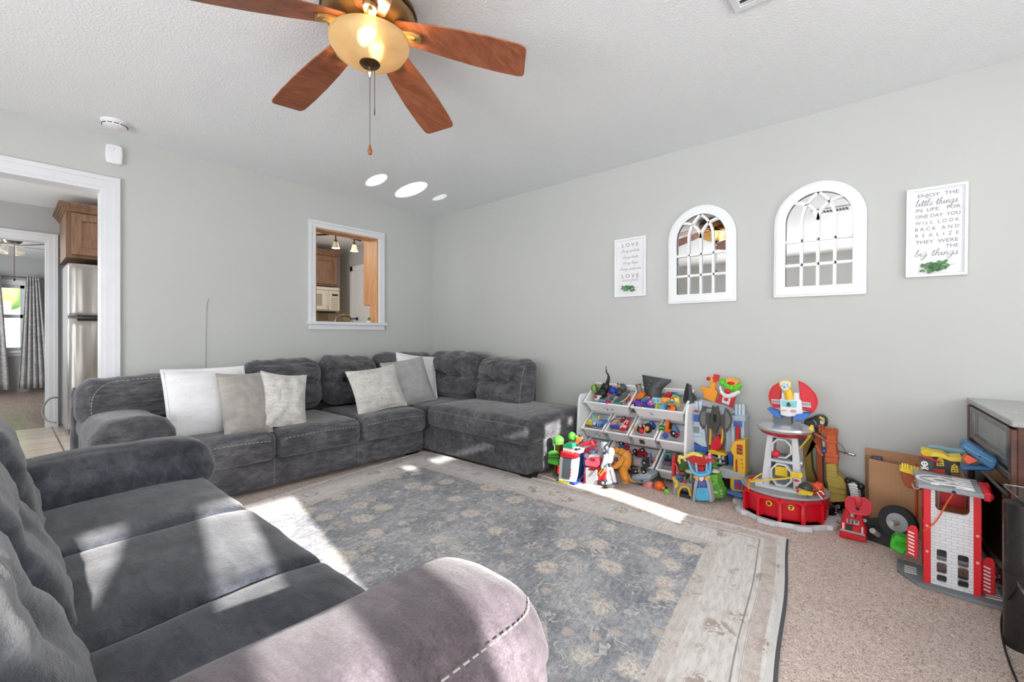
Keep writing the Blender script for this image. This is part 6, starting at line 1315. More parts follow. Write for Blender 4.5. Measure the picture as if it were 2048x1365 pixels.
toy('toy_crate', 'black and white toy engine piece in the lower bay of the castle', 'toy', 1436, 940, -.22, [('block', '#242629', B().pp([(1424, 912), (1436, 908), (1452, 912), (1454, 938), (1440, 936), (1425, 928)], -.20, .05), None, .003), ('pipe', '#8a8f92', B().pt([(1425, 914), (1436, 918), (1448, 916)], 1.8, -.206).pt([(1428, 924), (1440, 928), (1450, 926)], 1.8, -.206)), ('cover', '#e2e4e2', B().ps(1436, 911, 1441, 917, -.21, .01, .002).ps(1444, 914, 1448, 920, -.21, .01, .002).ps(1438, 921, 1442, 926, -.21, .01, .002))])
toy('toy_fern', 'green leafy toy fronds on the deck right of the red roof dish', 'toy plant', 1434, 940, -.33, [('frond', '#5c9a3c', B().pp([(1422, 936), (1432, 928), (1439, 921), (1437, 928), (1428, 936)], -.33, .006).pp([(1422, 938), (1436, 933), (1440, 934), (1430, 938)], -.335, .006).pp([(1424, 934), (1430, 920), (1434, 919), (1429, 930)], -.325, .006)), ('stem', '#3f6b2a', B().pt([(1423, 942), (1426, 935)], 1.4, -.33, 6, 0))])
# black winged glider hung on the gate
x3 = -.235
gl = toy('toy_glider', 'dark grey winged toy glider with perforated crescent wings on the castle front', 'toy glider', 1430, 868, x3, [
    ('fuselage', '#46423f', B().pp([(1422, 826), (1424, 812), (1427, 815), (1431, 815), (1434, 812), (1437, 828), (1440, 840), (1440, 850), (1435, 857), (1433, 867), (1427, 868), (1423, 857), (1420, 848), (1420, 838)], x3, .035), None, .003),
    ('wing', '#4a4745', B().pp([(1411, 813), (1412, 827), (1421, 828), (1420, 850), (1411, 850), (1406, 860), (1400, 851), (1397, 840), (1399, 826), (1404, 818)], x3 + .01, .012)), ('wing', '#4a4745', B().pp([(1450, 816), (1447, 830), (1439, 831), (1440, 852), (1448, 852), (1453, 866), (1460, 856), (1464, 842), (1462, 830), (1457, 821)], x3 + .01, .012)),
    ('cockpit', '#15161a', B().pb(1426, 830, 1432, 844, x3 - .006, .01))])
mb = TB(); rg = random.Random(1)
for i in range(5):
    for j in range(13):
        a, b = 1401.5 + i * 2.0 + (j % 2), 824 + j * 2.2
        if ((a - 1414) / 15) ** 2 + ((b - 838) / 21) ** 2 < .8: mb.pl(a, b, .55, x3 + .010, (.5, 1, 1), 6)
        a, b = 1451 + i * 2.0 + (j % 2), 827 + j * 2.4
        if ((a - 1447) / 15) ** 2 + ((b - 842) / 22) ** 2 < .8: mb.pl(a, b, .55, x3 + .010, (.5, 1, 1), 6)
part('wing_hole', mb, PL('#d3d7da'), gl, 'pale perforations in the wings', world=True, stuff=True)
toy('toy_figurine', 'orange flat toy figure with red cap and glove on top of the castle', 'toy figure', 1420, 804, -.12, [
    ('body', '#ee9a26', B().pp([(1400, 775), (1401, 773), (1419, 777), (1421, 764), (1432, 766), (1430, 780), (1435, 785), (1433, 795), (1429, 806), (1406, 796), (1408, 790)], -.12, .025), None, .004), ('arm', '#f0a83a', B().pb(1420, 756, 1436, 764, -.125, .02)), ('cap', '#cf1f2a', B().pp([(1425, 757), (1427, 749), (1438, 751), (1436, 762), (1431, 765), (1427, 764)], -.13, .025), None, .002), ('glove', '#cf1f2a', B().pl(1417, 758, 4, -.13))])
toy('toy_sign_panel', 'red and white toy panel topped with green tuft and yellow crown above the castle', 'toy', 1452, 815, -.12, [
    ('panel', '#e3d9dc', B().pp([(1443, 805), (1446, 786), (1466, 792), (1462, 812)], -.12, .012)), ('red_post', '#cf1626', B().pp([(1434, 806), (1440, 784), (1446, 786), (1441, 808)], -.125, .02).pp([(1457, 814), (1464, 791), (1471, 794), (1463, 817)], -.125, .02)), ('emblem', '#d42f40', B().pl(1452, 800, 4, -.122, (.5, 1, .7)).pl(1453, 797, 2.4, -.122, (.5, 1, 1.2))),
    ('collar', '#eef0f0', B().pt([(1440, 773), (1443, 784), (1452, 791), (1464, 791), (1476, 785), (1479, 783)], [2, 4, 5, 5, 4, 2], -.13, 8)), ('tuft', plain('#5fd02c', .7, 0, .3, 60), B().pl(1446, 765, 7, -.12).pl(1454, 770, 8, -.12).pl(1464, 775, 8, -.12).pl(1472, 776, 8, -.12).pl(1477, 773, 6, -.12).pl(1458, 778, 8, -.12)), ('crown', '#e8a23a', B().pp([(1453, 767), (1451, 755), (1455, 759), (1459, 754), (1463, 759), (1467, 755), (1470, 761), (1475, 758), (1478, 763), (1472, 771), (1462, 772)], -.145, .012)), ('crown_gem', '#c31a24', B().pl(1462, 767, 5, -.15, (.5, 1.4, .6))), ('scarlet_knob', '#d01a28', B().pl(1455, 783, 6, -.15, (.6, 1, .9)))])

# ================================================================ big rescue tower
X0 = -.40; M_red = PL('#cf1626'); M_lg = PL('#c9cdd0'); M_mg = PL('#9aa0a4'); M_dg = PL('#5d676c'); M_yl = PL('#e3bf2a')
ctr = onZ(1568, 1030, 0); TX, TY = -.30, ctr.y - .0
tp = onX(1568, 1000, TX).y; TY = tp
kk = scl(1568, 1000, TX)
t = thing('toy_tower', 'tall red and grey toy rescue tower with round blue and red control room', 'toy tower', (TX, TY, 0))
t['category'] = 'toy tower'
# base skirt with scalloped road edge
pts = []
for i in range(96):
    a = 2 * PI * i / 96; r = .262 + .014 * (1 if math.sin(a * 9) > 0 else -.6); pts.append((TX + r * math.cos(a) * .96, TY + r * math.sin(a)))
part('road_skirt', TB().prism(pts, 'z', 0, .028), PL('#cfd3d6'), t, 'pale grey scalloped road', world=True, bev=.004)
part('base_drum', TB().lathe([(.205, .02), (.215, .04), (.222, .145), (.215, .15), (0, .15)], (TX, TY, 0), 24, None, .96, 1), M_red, t, 'red base drum', world=True, smooth=20)
part('deck', TB().lathe([(0, .149), (.222, .149), (.226, .155), (.222, .163), (.19, .166), (0, .168)], (TX, TY, 0), 40, None, .96, 1), M_mg, t, 'grey deck', world=True)
for a in (198, 171, 226, 144):
    M = Matrix.Translation((TX, TY, 0)) @ Matrix.Rotation(R(a), 4, 'Z')
    mb = TB(); mb.T = M; mb.ring([(-.058, .03), (.058, .03), (.058, .135), (.045, .148), (-.045, .148), (-.058, .135)], [(-.047, .03), (.047, .03), (.047, .125), (.038, .136), (-.038, .136), (-.047, .125)], 'x', .198, .235)
    bay = part('garage_bay', mb, M_red, t, world=True, bev=.002)
    if a in (198, 171):
        mb = TB(); mb.T = M; mb.prism([(.016 * math.cos(R(22.5 + 45 * q)), .112 + .016 * math.sin(R(22.5 + 45 * q))) for q in range(8)], 'x', .214, .226)
        bd = part('badge', mb, PL('#e9b23c'), bay, world=True)
        mb = TB(); mb.T = M
        if a == 198: mb.box((.227, 0, .112), (.004, .006, .018)).box((.227, 0, .119), (.004, .018, .005))
        else: mb.lathe([(.007, -.002), (.009, 0), (.007, .002)], (.227, 0, .112), 12, (0, PI / 2, 0)).box((.227, 0, .114), (.004, .004, .012))
        part('badge_symbol', mb, PL('#5a3a1a'), bd, world=True)
for k in range(7):
    M = Matrix.Translation((TX, TY, 0)) @ Matrix.Rotation(R(246), 4, 'Z'); mb = TB(); mb.T = M; mb.box((.216, 0, .04 + k * .014), (.014, .05, .004)); part('vent_rib', mb, PL('#b01220'), t, world=True)
# grey tower body: two faces with octagonal openings
zb, zt = .165, .462
def W_(z): return .105 - .028 * (z - zb) / (zt - zb)
for s_ in (-1, 1):
    mb = TB(); mb.add([(TX - .085, TY + s_ * W_(zb), zb), (TX + .075, TY + s_ * W_(zb), zb), (TX + .055, TY + s_ * W_(zt), zt), (TX - .062, TY + s_ * W_(zt), zt), (TX - .085, TY + s_ * (W_(zb) - .045), zb), (TX + .075, TY + s_ * (W_(zb) - .045), zb), (TX + .055, TY + s_ * (W_(zt) - .030), zt), (TX - .062, TY + s_ * (W_(zt) - .030), zt)], [(0, 1, 2, 3), (7, 6, 5, 4), (0, 4, 5, 1), (1, 5, 6, 2), (2, 6, 7, 3), (3, 7, 4, 0)])
    part('tower_side', mb, M_lg, t, world=True, bev=.003)
def octo(zc, hw, hh, c=.4): return [(TY + a * hw, zc + b * hh) for a, b in ((1, c), (c, 1), (-c, 1), (-1, c), (-1, -c), (-c, -1), (c, -1), (1, -c))]
for zc, hw, hh, xo in ((.395, .052, .058, -.066), (.245, .056, .066, -.080)):
    part('octagon_frame', TB().ring(octo(zc, hw, hh), octo(zc, hw - .010, hh - .010), 'x', TX + xo - .012, TX + xo + .03), M_lg, t, world=True, bev=.002)
part('tower_band', TB().span(TX - .072, TX + .06, TY - .08, TY + .08, .312, .330), M_lg, t, world=True, bev=.003)
part('tower_band', TB().span(TX - .062, TX + .05, TY - .07, TY + .07, .452, .465), M_lg, t, world=True, bev=.003)
part('landing', TB().span(TX - .082, TX + .05, TY - .045, TY + .045, .330, .342), M_dg, t, 'dark grey landing', world=True, bev=.003)
part('red_ball', TB().ball((TX - .075, TY + .028, .362), .022, 16, 10), PL('#d9263c'), t, 'red and white ball', world=True)
lw = part('lower_door', TB().prism(octo(.245, .046, .056), 'x', TX - .062, TX - .052), M_dg, t, 'dark grey doorway', world=True)
part('yellow_door', TB().span(TX - .074, TX - .062, TY - .030, TY + .034, .235, .290), M_yl, lw, 'yellow door', world=True, bev=.003)
for k in range(2):
    mb = TB()
    for q in range(9): mb.box((TX - .080 + .0022 * q, TY + (.094 - .0022 * q) * (1 if k else -1), .20 + q * .026), (.004, .007, .013))
    part('rung_slot', mb, M_black, t, 'row of dark slots', world=True)
part('tower_foot', TB().span(TX - .135, TX - .085, TY - .125, TY + .125, .166, .182).span(TX - .14, TX - .1, TY - .13, TY - .09, .166, .20).span(TX - .12, TX - .08, TY + .09, TY + .13, .166, .20).span(TX - .09, TX + .08, TY - .115, TY + .115, .166, .178), M_lg, t, world=True, bev=.004)
# saucer
part('saucer', TB().lathe([(0, .46), (.085, .462), (.12, .475), (.137, .495), (0, .50)], (TX - .005, TY - .005, 0), 40), PL('#c21f33'), t, 'red saucer underside', world=True)
part('saucer_rim', TB().lathe([(.137, .493), (.147, .506), (.143, .518), (.10, .535), (.06, .54), (0, .54)], (TX - .005, TY - .005, 0), 40), plain('#c4c8ca', .2, .5), t, 'silver saucer top', world=True)
part('neck', TB().frustum((TX, TY + .005, .535), (.07, .09), (TX + .01, TY + .005, .60), (.06, .10)), M_dg, t, 'dark grey neck', world=True, bev=.003)
# control room (flat details are traced at the plane of its front)
xc = TX - .045
part('lower_shell', B().pp([(1533, 817), (1541, 819), (1552, 824), (1563, 835), (1556, 837), (1543, 829)], xc - .02, .09).pp([(1622, 828), (1610, 840), (1597, 842), (1584, 838), (1592, 830), (1606, 828)], xc - .02, .09), PL('#3f74cc'), t, 'blue lower shell', world=True, bev=.003)
part('upper_shell', B().pp([(1548, 816), (1541, 806), (1538, 794), (1541, 781), (1548, 772), (1558, 766), (1561, 765), (1562, 816)], xc + .03, .03).pp([(1596, 762), (1607, 767), (1619, 776), (1630, 788), (1635, 801), (1633, 815), (1626, 826), (1603, 820), (1600, 790)], xc + .03, .03), M_red, t, 'red upper shell halves', world=True, bev=.004)
part('shell_edge', B().pt([(1548, 816), (1541, 806), (1538, 794), (1541, 781), (1548, 772), (1559, 765.5)], 1.1, xc + .028, 7).pt([(1596, 762), (1607, 767), (1619, 776), (1630, 788), (1635, 801), (1633, 815), (1626, 826)], 1.1, xc + .028, 7), PL('#e0504c'), t, world=True)
cpn = part('control_panel', B().pp([(1561, 830), (1560, 799), (1563, 797), (1563, 786), (1570, 785), (1571, 799), (1587, 799), (1588, 786), (1597, 787), (1598, 799), (1602, 803), (1605, 828), (1597, 833), (1575, 834)], xc, .03), PL('#e3e3ea'), t, 'white control panel', world=True, bev=.002)
scn = part('screen', B().pp([(1563, 801), (1571, 803), (1580, 804), (1588, 803), (1594, 803), (1592, 816), (1563, 813)], xc - .004, .006), PL('#7ed0d4'), cpn, 'turquoise screen picture', world=True)
part('screen_mark', B().pl(1577, 808, 3, xc - .005, (.3, 1, 1)).pb(1572, 810, 1582, 812, xc - .006, .004).pb(1574, 813, 1580, 814, xc - .006, .004), PL('#3c4a4c'), scn, world=True)
part('button_pad', B().pp([(1562, 823), (1564, 819), (1575, 820), (1573, 824)], xc - .004, .008), PL('#d9c690'), cpn, world=True); part('button_pad', B().pp([(1580, 825), (1582, 820), (1592, 821), (1592, 826)], xc - .004, .008), PL('#d08f88'), cpn, world=True)
for pt_, sd in (([(1542, 799), (1560, 800), (1560, 809), (1543, 807)], 1), ([(1600, 804), (1621, 806), (1622, 816), (1601, 813)], 2)):
    st_ = part('side_strip', B().pp(pt_, xc + .018, .01), PL('#c9cdd4'), t, 'grey strip of small pictures', world=True); rg = random.Random(sd)
    for k in range(5):
        u = (k + .5) / 5; a = pt_[0][0] + (pt_[1][0] - pt_[0][0]) * u; b = pt_[0][1] + 4.2 + (pt_[1][1] - pt_[0][1]) * u
        part('picture', B().pb(a - 1.4, b - 2.2, a + 1.4, b + 2.6, xc + .016, .004), PL(rg.choice(['#8f7f86', '#7f97a0', '#b08a8a', '#90a0b8'])), st_, world=True)
pr = part('periscope', B().pt([(1579, 799), (1578, 790), (1575, 780), (1573, 770)], [8, 8, 7.4, 7], xc - .01, 12, 3), PL('#e6bd2e'), t, 'yellow periscope', world=True)
bg = part('badge', B().pp([(1558, 766), (1564, 762), (1576, 762), (1583, 767), (1582, 774), (1577, 781), (1569, 784), (1563, 779), (1559, 772)], xc - .045, .02), PL('#ead044'), pr, world=True, bev=.002)
part('badge_plate', B().pp([(1561, 767), (1566, 764.5), (1575, 764.5), (1580, 768), (1579, 774), (1575, 779), (1569, 781), (1564, 777), (1562, 772)], xc - .048, .006), PL('#c8d8ea'), bg, world=True)
part('paw_print', B().pl(1569, 775, 2.6, xc - .049, (.3, 1, .9)).pl(1564.5, 771.5, 1.4, xc - .049, (.3, 1, 1)).pl(1568.5, 768.5, 1.5, xc - .049, (.3, 1, 1)).pl(1574.5, 769.5, 1.5, xc - .049, (.3, 1, 1)).pl(1576, 773.5, 1.3, xc - .049, (.3, 1, 1)), PL('#7f95bc'), bg, world=True)
# yellow boom, slide, dish
part('boom', B().pt([(1501, 964), (1530, 961), (1570, 958), (1596, 953)], 1.7, TX - .19, 7, 0).pt([(1501, 964), (1512, 955), (1524, 947)], 1.4, TX - .16, 7, 0), M_yl, t, 'thin yellow boom', world=True)
part('boom_hook', B().pp([(1580, 948), (1583, 944), (1594, 948), (1602, 945), (1606, 953), (1600, 960), (1592, 956), (1584, 955)], TX - .17, .012), M_yl, t, world=True, bev=.002)
part('boom_pivot', B().pl(1500, 962, 4, TX - .17).pt([(1499, 964), (1497, 972), (1498, 979)], 2.4, TX - .17), PL('#d98a2a'), t, world=True)
part('rear_dome', B().pl(1509, 965, 14, TX + .0, (1, 1, .8)), M_red, t, 'red rear dome', world=True)
part('slide', B().pp([(1588, 908), (1586, 892), (1606, 874), (1618, 870), (1619, 874)], TX - .03, .04), PL('#2b2a28'), t, 'black slide', world=True)
part('slide_edge', B().pt([(1588, 909), (1604, 892), (1622, 870)], 1.8, TX - .035, 7, 0), PL('#c9ae3a'), t, world=True)
part('claw', B().pp([(1609, 876), (1611, 866), (1616, 858), (1622, 850), (1627, 853), (1627, 861), (1621, 867), (1617, 873)], TX - .05, .015), PL('#e2c63c'), t, 'yellow claw', world=True, bev=.002)
part('claw_mount', B().pl(1607, 871, 6, TX - .04, (1, 1.1, .7)), PL('#b9bdc0'), t, world=True)
part('side_cannon', B().pt([(1587, 925), (1596, 927), (1602, 930)], [7, 6, 5, 8], TX - .04, 12).pw(1604, 928, 9, TX - .04, .012, 'y'), plain('#b8bcc0', .2, .5), t, 'silver side dish', world=True)
part('pup_ramp', B().pp([(1595, 986), (1601, 981), (1626, 988), (1624, 993), (1600, 990)], TX - .18, .03), M_yl, t, 'yellow ramp strip', world=True, bev=.002)
part('red_lever', B().pl(1593, 962, 3.4, TX - .16, (1, 1.5, .7)).pl(1594, 976, 3, TX - .17).pl(1596, 983, 3.2, TX - .17), PL('#b8262e'), t, world=True)
part('tunnel', B().pl(1612, 977, 11, TX - .10, (1, 1.2, 1)), PL('#3a3b3a'), t, 'dark round tunnel', world=True)

# ================================================================ rock playset and its surroundings
xr = -.13; M_rock = plain('#b29d47', .55, 0, .18, 20); M_rk2 = plain('#8a7426', .6, 0, .2, 20); M_org = plain('#c4592a', .5, 0, .12, 20)
rk = toy('toy_cliff', 'olive and orange rocky toy cliff playset with castle-like fence on top', 'toy playset', 1655, 1002, xr, [
    ('rock_column', M_rk2, B().pp([(1605, 950), (1606, 905), (1610, 862), (1624, 866), (1628, 880), (1622, 905), (1624, 940), (1634, 965), (1640, 988), (1630, 988)], xr + .02, .07), None, .004), ('rust_panel', plain('#8f3f1c', .6, 0, .2, 18), B().pp([(1618, 900), (1625, 882), (1632, 890), (1634, 955), (1640, 985), (1650, 1004), (1655, 1004), (1652, 985), (1646, 965), (1644, 900), (1640, 870), (1634, 868), (1628, 880)], xr - .02, .05), None, .003),
    ('upper_rock', M_org, B().pp([(1651, 862), (1673, 862), (1674, 870), (1672, 880), (1673, 900), (1676, 922), (1676, 926), (1651, 928), (1652, 890)], xr - .03, .09), None, .006), ('lower_rock', M_rock, B().pp([(1651, 928), (1673, 926), (1674, 950), (1683, 956), (1691, 966), (1693, 1005), (1656, 1006), (1655, 970), (1652, 960)], xr - .03, .10), None, .006),
    ('mid_rock', M_rock, B().pp([(1631, 915), (1644, 912), (1645, 945), (1640, 950), (1632, 940)], xr + .01, .05), None, .004), ('rock_ledge', M_rock, B().pb(1655, 970, 1692, 974, xr - .036, .02).pb(1656, 982, 1692, 985, xr - .036, .02).pb(1652, 938, 1674, 941, xr - .036, .02).pb(1653, 950, 1675, 953, xr - .036, .02), None, .003),
    ('upper_ledge', M_org, B().pb(1650, 882, 1674, 886, xr - .036, .03).pb(1650, 910, 1676, 914, xr - .036, .03).pb(1650, 918, 1676, 926, xr - .04, .04), None, .003),
    ('ramp_rail', M_org, B().pt([(1629, 868), (1640, 874), (1653, 884)], 2.6, xr - .02, 8, 0).pt([(1632, 890), (1638, 905), (1646, 912)], 3, xr - .02, 8), None), ('side_teeth', M_rock, B().pl(1675, 936, 2, xr).pl(1676, 941, 2, xr).pl(1675, 946, 2, xr))], z=0)
for a, h in ((1639, 852), (1645, 853), (1651, 855), (1657, 857), (1664, 860), (1671, 864)): part('fence_post', B().pt([(a, 872 if a > 1650 else 866), (a, h)], 1.8, xr - .03, 7, 0).pl(a, h, 2.2, xr - .03), M_org, rk, world=True)
part('fence_rail', B().pt([(1638, 857), (1651, 860), (1672, 867)], 1.3, xr - .03, 7, 0), M_org, rk, world=True)
toy('toy_gear', 'white and blue toy piece held in the opening of the toy cliff', 'toy', 1645, 905, xr, [('wheel', '#d9dde0', B().pl(1645, 886, 9, xr + .03, (.5, .8, 1.2))), ('cap', '#3a5fb0', B().pl(1648, 902, 5, xr - .01))])
toy('toy_helmet', 'black toy racing helmet-like pod with yellow stripe on top of the toy cliff', 'toy', 1632, 862, xr + .03, [
    ('shell', '#1d1f22', B().pp([(1607, 846), (1608, 841), (1622, 837), (1630, 833), (1642, 832), (1651, 837), (1654, 846), (1652, 858), (1640, 860), (1630, 852), (1612, 850)], xr + .0, .08), None, .008), ('nose', '#3c3f43', B().pp([(1607, 847), (1609, 843), (1622, 843), (1634, 850), (1638, 856), (1628, 858), (1612, 852)], xr - .008, .03), None, .004), ('stripe', '#d9c63a', B().pp([(1637, 836), (1640, 833), (1648, 837), (1650, 842), (1645, 841)], xr - .006, .02)), ('side_patch', '#c9cbcb', B().pp([(1640, 841), (1650, 844), (1646, 850), (1640, 848)], xr - .006, .01)), ('visor_line', '#b4b8bc', B().pt([(1626, 840), (1631, 845), (1633, 850)], .8, xr - .01, 5, 0)), ('collar', '#141517', B().pp([(1629, 852), (1640, 854), (1640, 866), (1630, 866)], xr + .01, .05))])
toy('toy_spear', 'thin grey toy cannon rod with silver tip poking out behind the toy cliff', 'toy', 1688, 895, -.05, [('rod', '#6a6e72', B().pt([(1674, 902), (1690, 907), (1697, 908)], 1.6, -.04, 7, 0).pt([(1676, 885), (1684, 892), (1690, 902)], .7, -.04, 5, 0)), ('collar', '#7a3436', B().pt([(1688, 906), (1692, 907)], 2.4, -.04, 8, 0)), ('tip', MT('#c9cdd0'), B().pt([(1697, 908), (1706, 910), (1715, 914)], [3, 3, 1], -.04, 8))])
xd = -.36
toy('toy_dinosaur', 'red-orange toy dinosaur head with open white-toothed jaw beside the tower base', 'toy dinosaur', 1640, 1000, xd, [
    ('head', plain('#d4481e', .35), B().pt([(1628, 969), (1636, 976), (1643, 986), (1649, 995)], [9, 10, 8, 5, 3], xd, 12).pl(1628, 974, 8, xd).pl(1639, 972, 7, xd)), ('jaw', plain('#c23a1a', .35), B().pt([(1629, 984), (1636, 992), (1644, 999)], [5, 4, 3], xd - .01, 10)), ('tongue', '#c2182c', B().pp([(1637, 985), (1643, 984), (1648, 998), (1644, 999)], xd - .035, .02)), ('eye', '#e8d9a0', B().pl(1627, 980, 2, xd - .045)), ('>pupil', '#101010', B().pl(1627.3, 980, 1, xd - .052)),
    ('tooth_row', '#eef0ee', B().pt([(1634, 985), (1639, 992), (1645, 999)], 1.2, xd - .045, 5, 2).pt([(1638, 983), (1643, 984), (1648, 990)], 1.2, xd - .04, 5, 2)), ('body', plain('#b03c1a', .4), B().pt([(1636, 1004), (1630, 1000), (1624, 985)], [5, 6, 5], xd + .03, 10))], z=0)
M_clr = glass('smoky_clear_plastic', '#d9d2de', .05, 1.25)
for i, (a, b, r, lab) in enumerate(((1656, 1036, 15, 'clear toy sphere with white hub lying between the tower and the red fire engine'), (1678, 1024, 13, 'second clear toy sphere, just under the olive toy cliff'))):
    p = onZ(a, b, 0); k = (p - CAM).dot(FW) / FPX * r
    o = toy('toy_sphere', lab, 'toy sphere', a, b, p.x, [('shell', M_clr, TB().ball((p.x, p.y, k), k, 22, 14)), ('core', plain('#8f7f96', .4, 0, .4, 50), TB().ball((p.x, p.y, k), k * .72, 12, 8, fn=lambda q: q * (1 + .18 * noise.noise(q * 90))))], z=0)
    part('hub', TB().cyl((p.x - k * .97, p.y + k * .1, k), (p.x - k * .80, p.y + k * .08, k), k * .28, k * .28, 14), M_white, o, 'white hub', world=True)
    mb = TB(); rg = random.Random(i)
    for q in range(12):
        d_ = Vector((rg.uniform(-1, .2), rg.uniform(-1, 1), rg.uniform(-.7, 1))).normalized(); mb.ball(Vector((p.x, p.y, k)) + d_ * k * .95, k * .12, 6, 4)
    part('stud', mb, plain('#b9a9c4', .2), o, world=True)
# ================================================================ right side: engine, box, fire station, ship, blaster
x = -.47
fe = toy('toy_fire_engine', 'red toy fire engine stood on end with clear red canopy beside the cardboard box', 'toy truck', 1706, 1080, x, [
    ('body', M_red, B().pp([(1679, 1078), (1680, 1052), (1684, 1040), (1688, 1022), (1724, 1026), (1728, 1050), (1733, 1062), (1732, 1084)], x, .10), None, .006), ('bumper', M_red, B().pp([(1679, 1070), (1679, 1062), (1733, 1076), (1733, 1084), (1730, 1085), (1680, 1073)], x - .015, .03), None, .003), ('chrome_strip', '#a9a6a6', B().pp([(1680, 1061), (1681, 1058), (1728, 1069), (1731, 1074)], x - .012, .02)),
    ('headlight', '#e8c4c0', B().ps(1684, 1047, 1689, 1061, x - .01, .012, .003)), ('headlight', '#e0b8b4', B().ps(1722, 1056, 1727, 1071, x - .01, .012, .003)), ('grille', '#2b2c2e', B().pp([(1692, 1050), (1705, 1052), (1704, 1063), (1692, 1060)], x - .008, .012)), ('plate', '#b9b4b0', B().pp([(1693, 1038), (1719, 1044), (1718, 1052), (1693, 1046)], x - .008, .012)), ('>plate_mark', '#4a4646', B().pb(1696, 1040, 1700, 1046, x - .011, .006).pb(1703, 1042, 1707, 1048, x - .011, .006).pb(1710, 1044, 1716, 1046, x - .011, .006)),
    ('radiator', '#d2222c', B().pp([(1706, 1053), (1718, 1055), (1717, 1065), (1706, 1063)], x - .01, .012)), ('column', MT('#c9c4c2'), B().pt([(1705, 1033), (1706, 1024)], 6, x + .0, 12, 0)),
    ('canopy', plain('#c83a48', .2), B().pp([(1692, 1002), (1696, 995), (1731, 998), (1741, 1006), (1741, 1024), (1734, 1031), (1704, 1027), (1692, 1014)], x - .03, .02), 'translucent red canopy', .004), ('>canopy_rim', '#d83a44', B().pt([(1692, 1002), (1696, 995), (1731, 998), (1741, 1006), (1741, 1024), (1734, 1031), (1704, 1027), (1692, 1014), (1692, 1002)], 2.0, x - .03, 8, 0)), ('>canopy_seat', '#c01c28', B().ps(1709, 1000, 1724, 1012, x - .036, .02, .004)), ('>canopy_button', '#2a1c1e', B().pl(1715, 1018, 3.4, x - .032))] + wheels([(1730, 1040)], 7, x + .03, .03), z=0)
xk = -.20
rbm = B()
for i in range(6): rbm.pt([(1700 + i * .8, 972 + i * 5), (1706, 970 + i * 5), (1714 + i * .8, 974 + i * 5)], 2.6, xk - .02, 7, 3)
toy('toy_skeleton', 'white ribbed and black toy robot standing behind the red toy fire engine', 'toy robot', 1706, 1000, xk, [('ribs', '#e2e3e0', rbm), ('spine', '#dfe0dc', B().pt([(1703, 966), (1708, 985), (1710, 1004)], 7, xk, 10)), ('shoulder', '#191a1c', B().pl(1696, 962, 6, xk).pl(1722, 974, 7, xk).pt([(1698, 958), (1712, 964), (1722, 972)], 3, xk)), ('arm', '#1c1d1f', B().pt([(1724, 978), (1726, 992), (1722, 1004)], 3.4, xk)), ('arm', '#2a2b2e', B().pt([(1695, 966), (1697, 985), (1698, 1000)], 2.4, xk)), ('legs', '#2a2b2e', B().pt([(1707, 1000), (1710, 1040)], 6, xk, 8, 0))], z=0)
# cardboard box
def _card(n):
    a = n.noise(n.vec((1, 1, 1)), 4, 4); b = n.noise(n.vec((140, 140, 2)), 1, 2)
    n.set(Base_Color=n.mix(.15, n.ramp(a, [(.3, '#b98d67'), (.7, '#c99d77')]), n.ramp(b, [(.3, '#a0a0a0'), (.7, '#d0d0d0')]), 'OVERLAY'), Roughness=.8)
M_card = mk('cardboard', _card)
bf = onZ(1740, 1044, 0); bx1 = -.035; bx0 = bf.x - .012; by1 = bf.y + .005; by0 = -4.375; bh = onX(1735, 917, bx0).z
cbx = thing('cardboard_box', 'open tan cardboard box against the wall left of the console', 'box', ((bx0 + bx1) / 2, (by0 + by1) / 2, 0))
xw = bx0 - .30
mb = TB().add([(bx0, by1, 0), (bx1, by1 + .02, 0), (bx1, by1 + .02, bh), (bx0, by1, bh), (bx0, by1 - .006, 0), (bx1, by1 + .014, 0), (bx1, by1 + .014, bh), (bx0, by1 - .006, bh)], [(0, 1, 2, 3), (7, 6, 5, 4), (0, 4, 5, 1), (1, 5, 6, 2), (2, 6, 7, 3), (3, 7, 4, 0)])
part('side_panel', mb, M_card, cbx, world=True)
mb = TB(); y2 = by0; xa = bx0 - .17
def slab(mb, p0, p1, h0, h1, th):
    p0 = Vector(p0); p1 = Vector(p1); d = (p1 - p0).normalized(); nn = Vector((-d.y, d.x)) * th
    return mb.prism([tuple(p0), tuple(p1), tuple(p1 + nn), tuple(p0 + nn)], 'z', h0, h1)
part('front_panel', slab(TB(), (bx0, by1), (xa, y2), 0, bh, .006), M_card, cbx, world=True)
part('back_panel', slab(TB(), (bx1, by1 + .02), (bx1 - .03, y2), 0, bh + .035, .006), M_card, cbx, world=True)
part('end_panel', slab(TB(), (xa, y2 - .004), (bx1 - .03, y2 - .004), 0, bh, .006), M_card, cbx, world=True)
part('bottom_panel', TB().prism([(bx0, by1), (bx1, by1), (bx1, y2), (xa, y2)], 'z', .002, .008), M_card, cbx, world=True)
toy('toy_block', 'dark blue toy just showing inside the cardboard box', 'toy block', 1752, 921, -.12, [('body', '#3d4f7a', B().ps(1742, 917, 1764, 926, -.10, .05, .006)), ('knob', '#8a5a4a', B().pl(1752, 918, 2.6, -.10))])
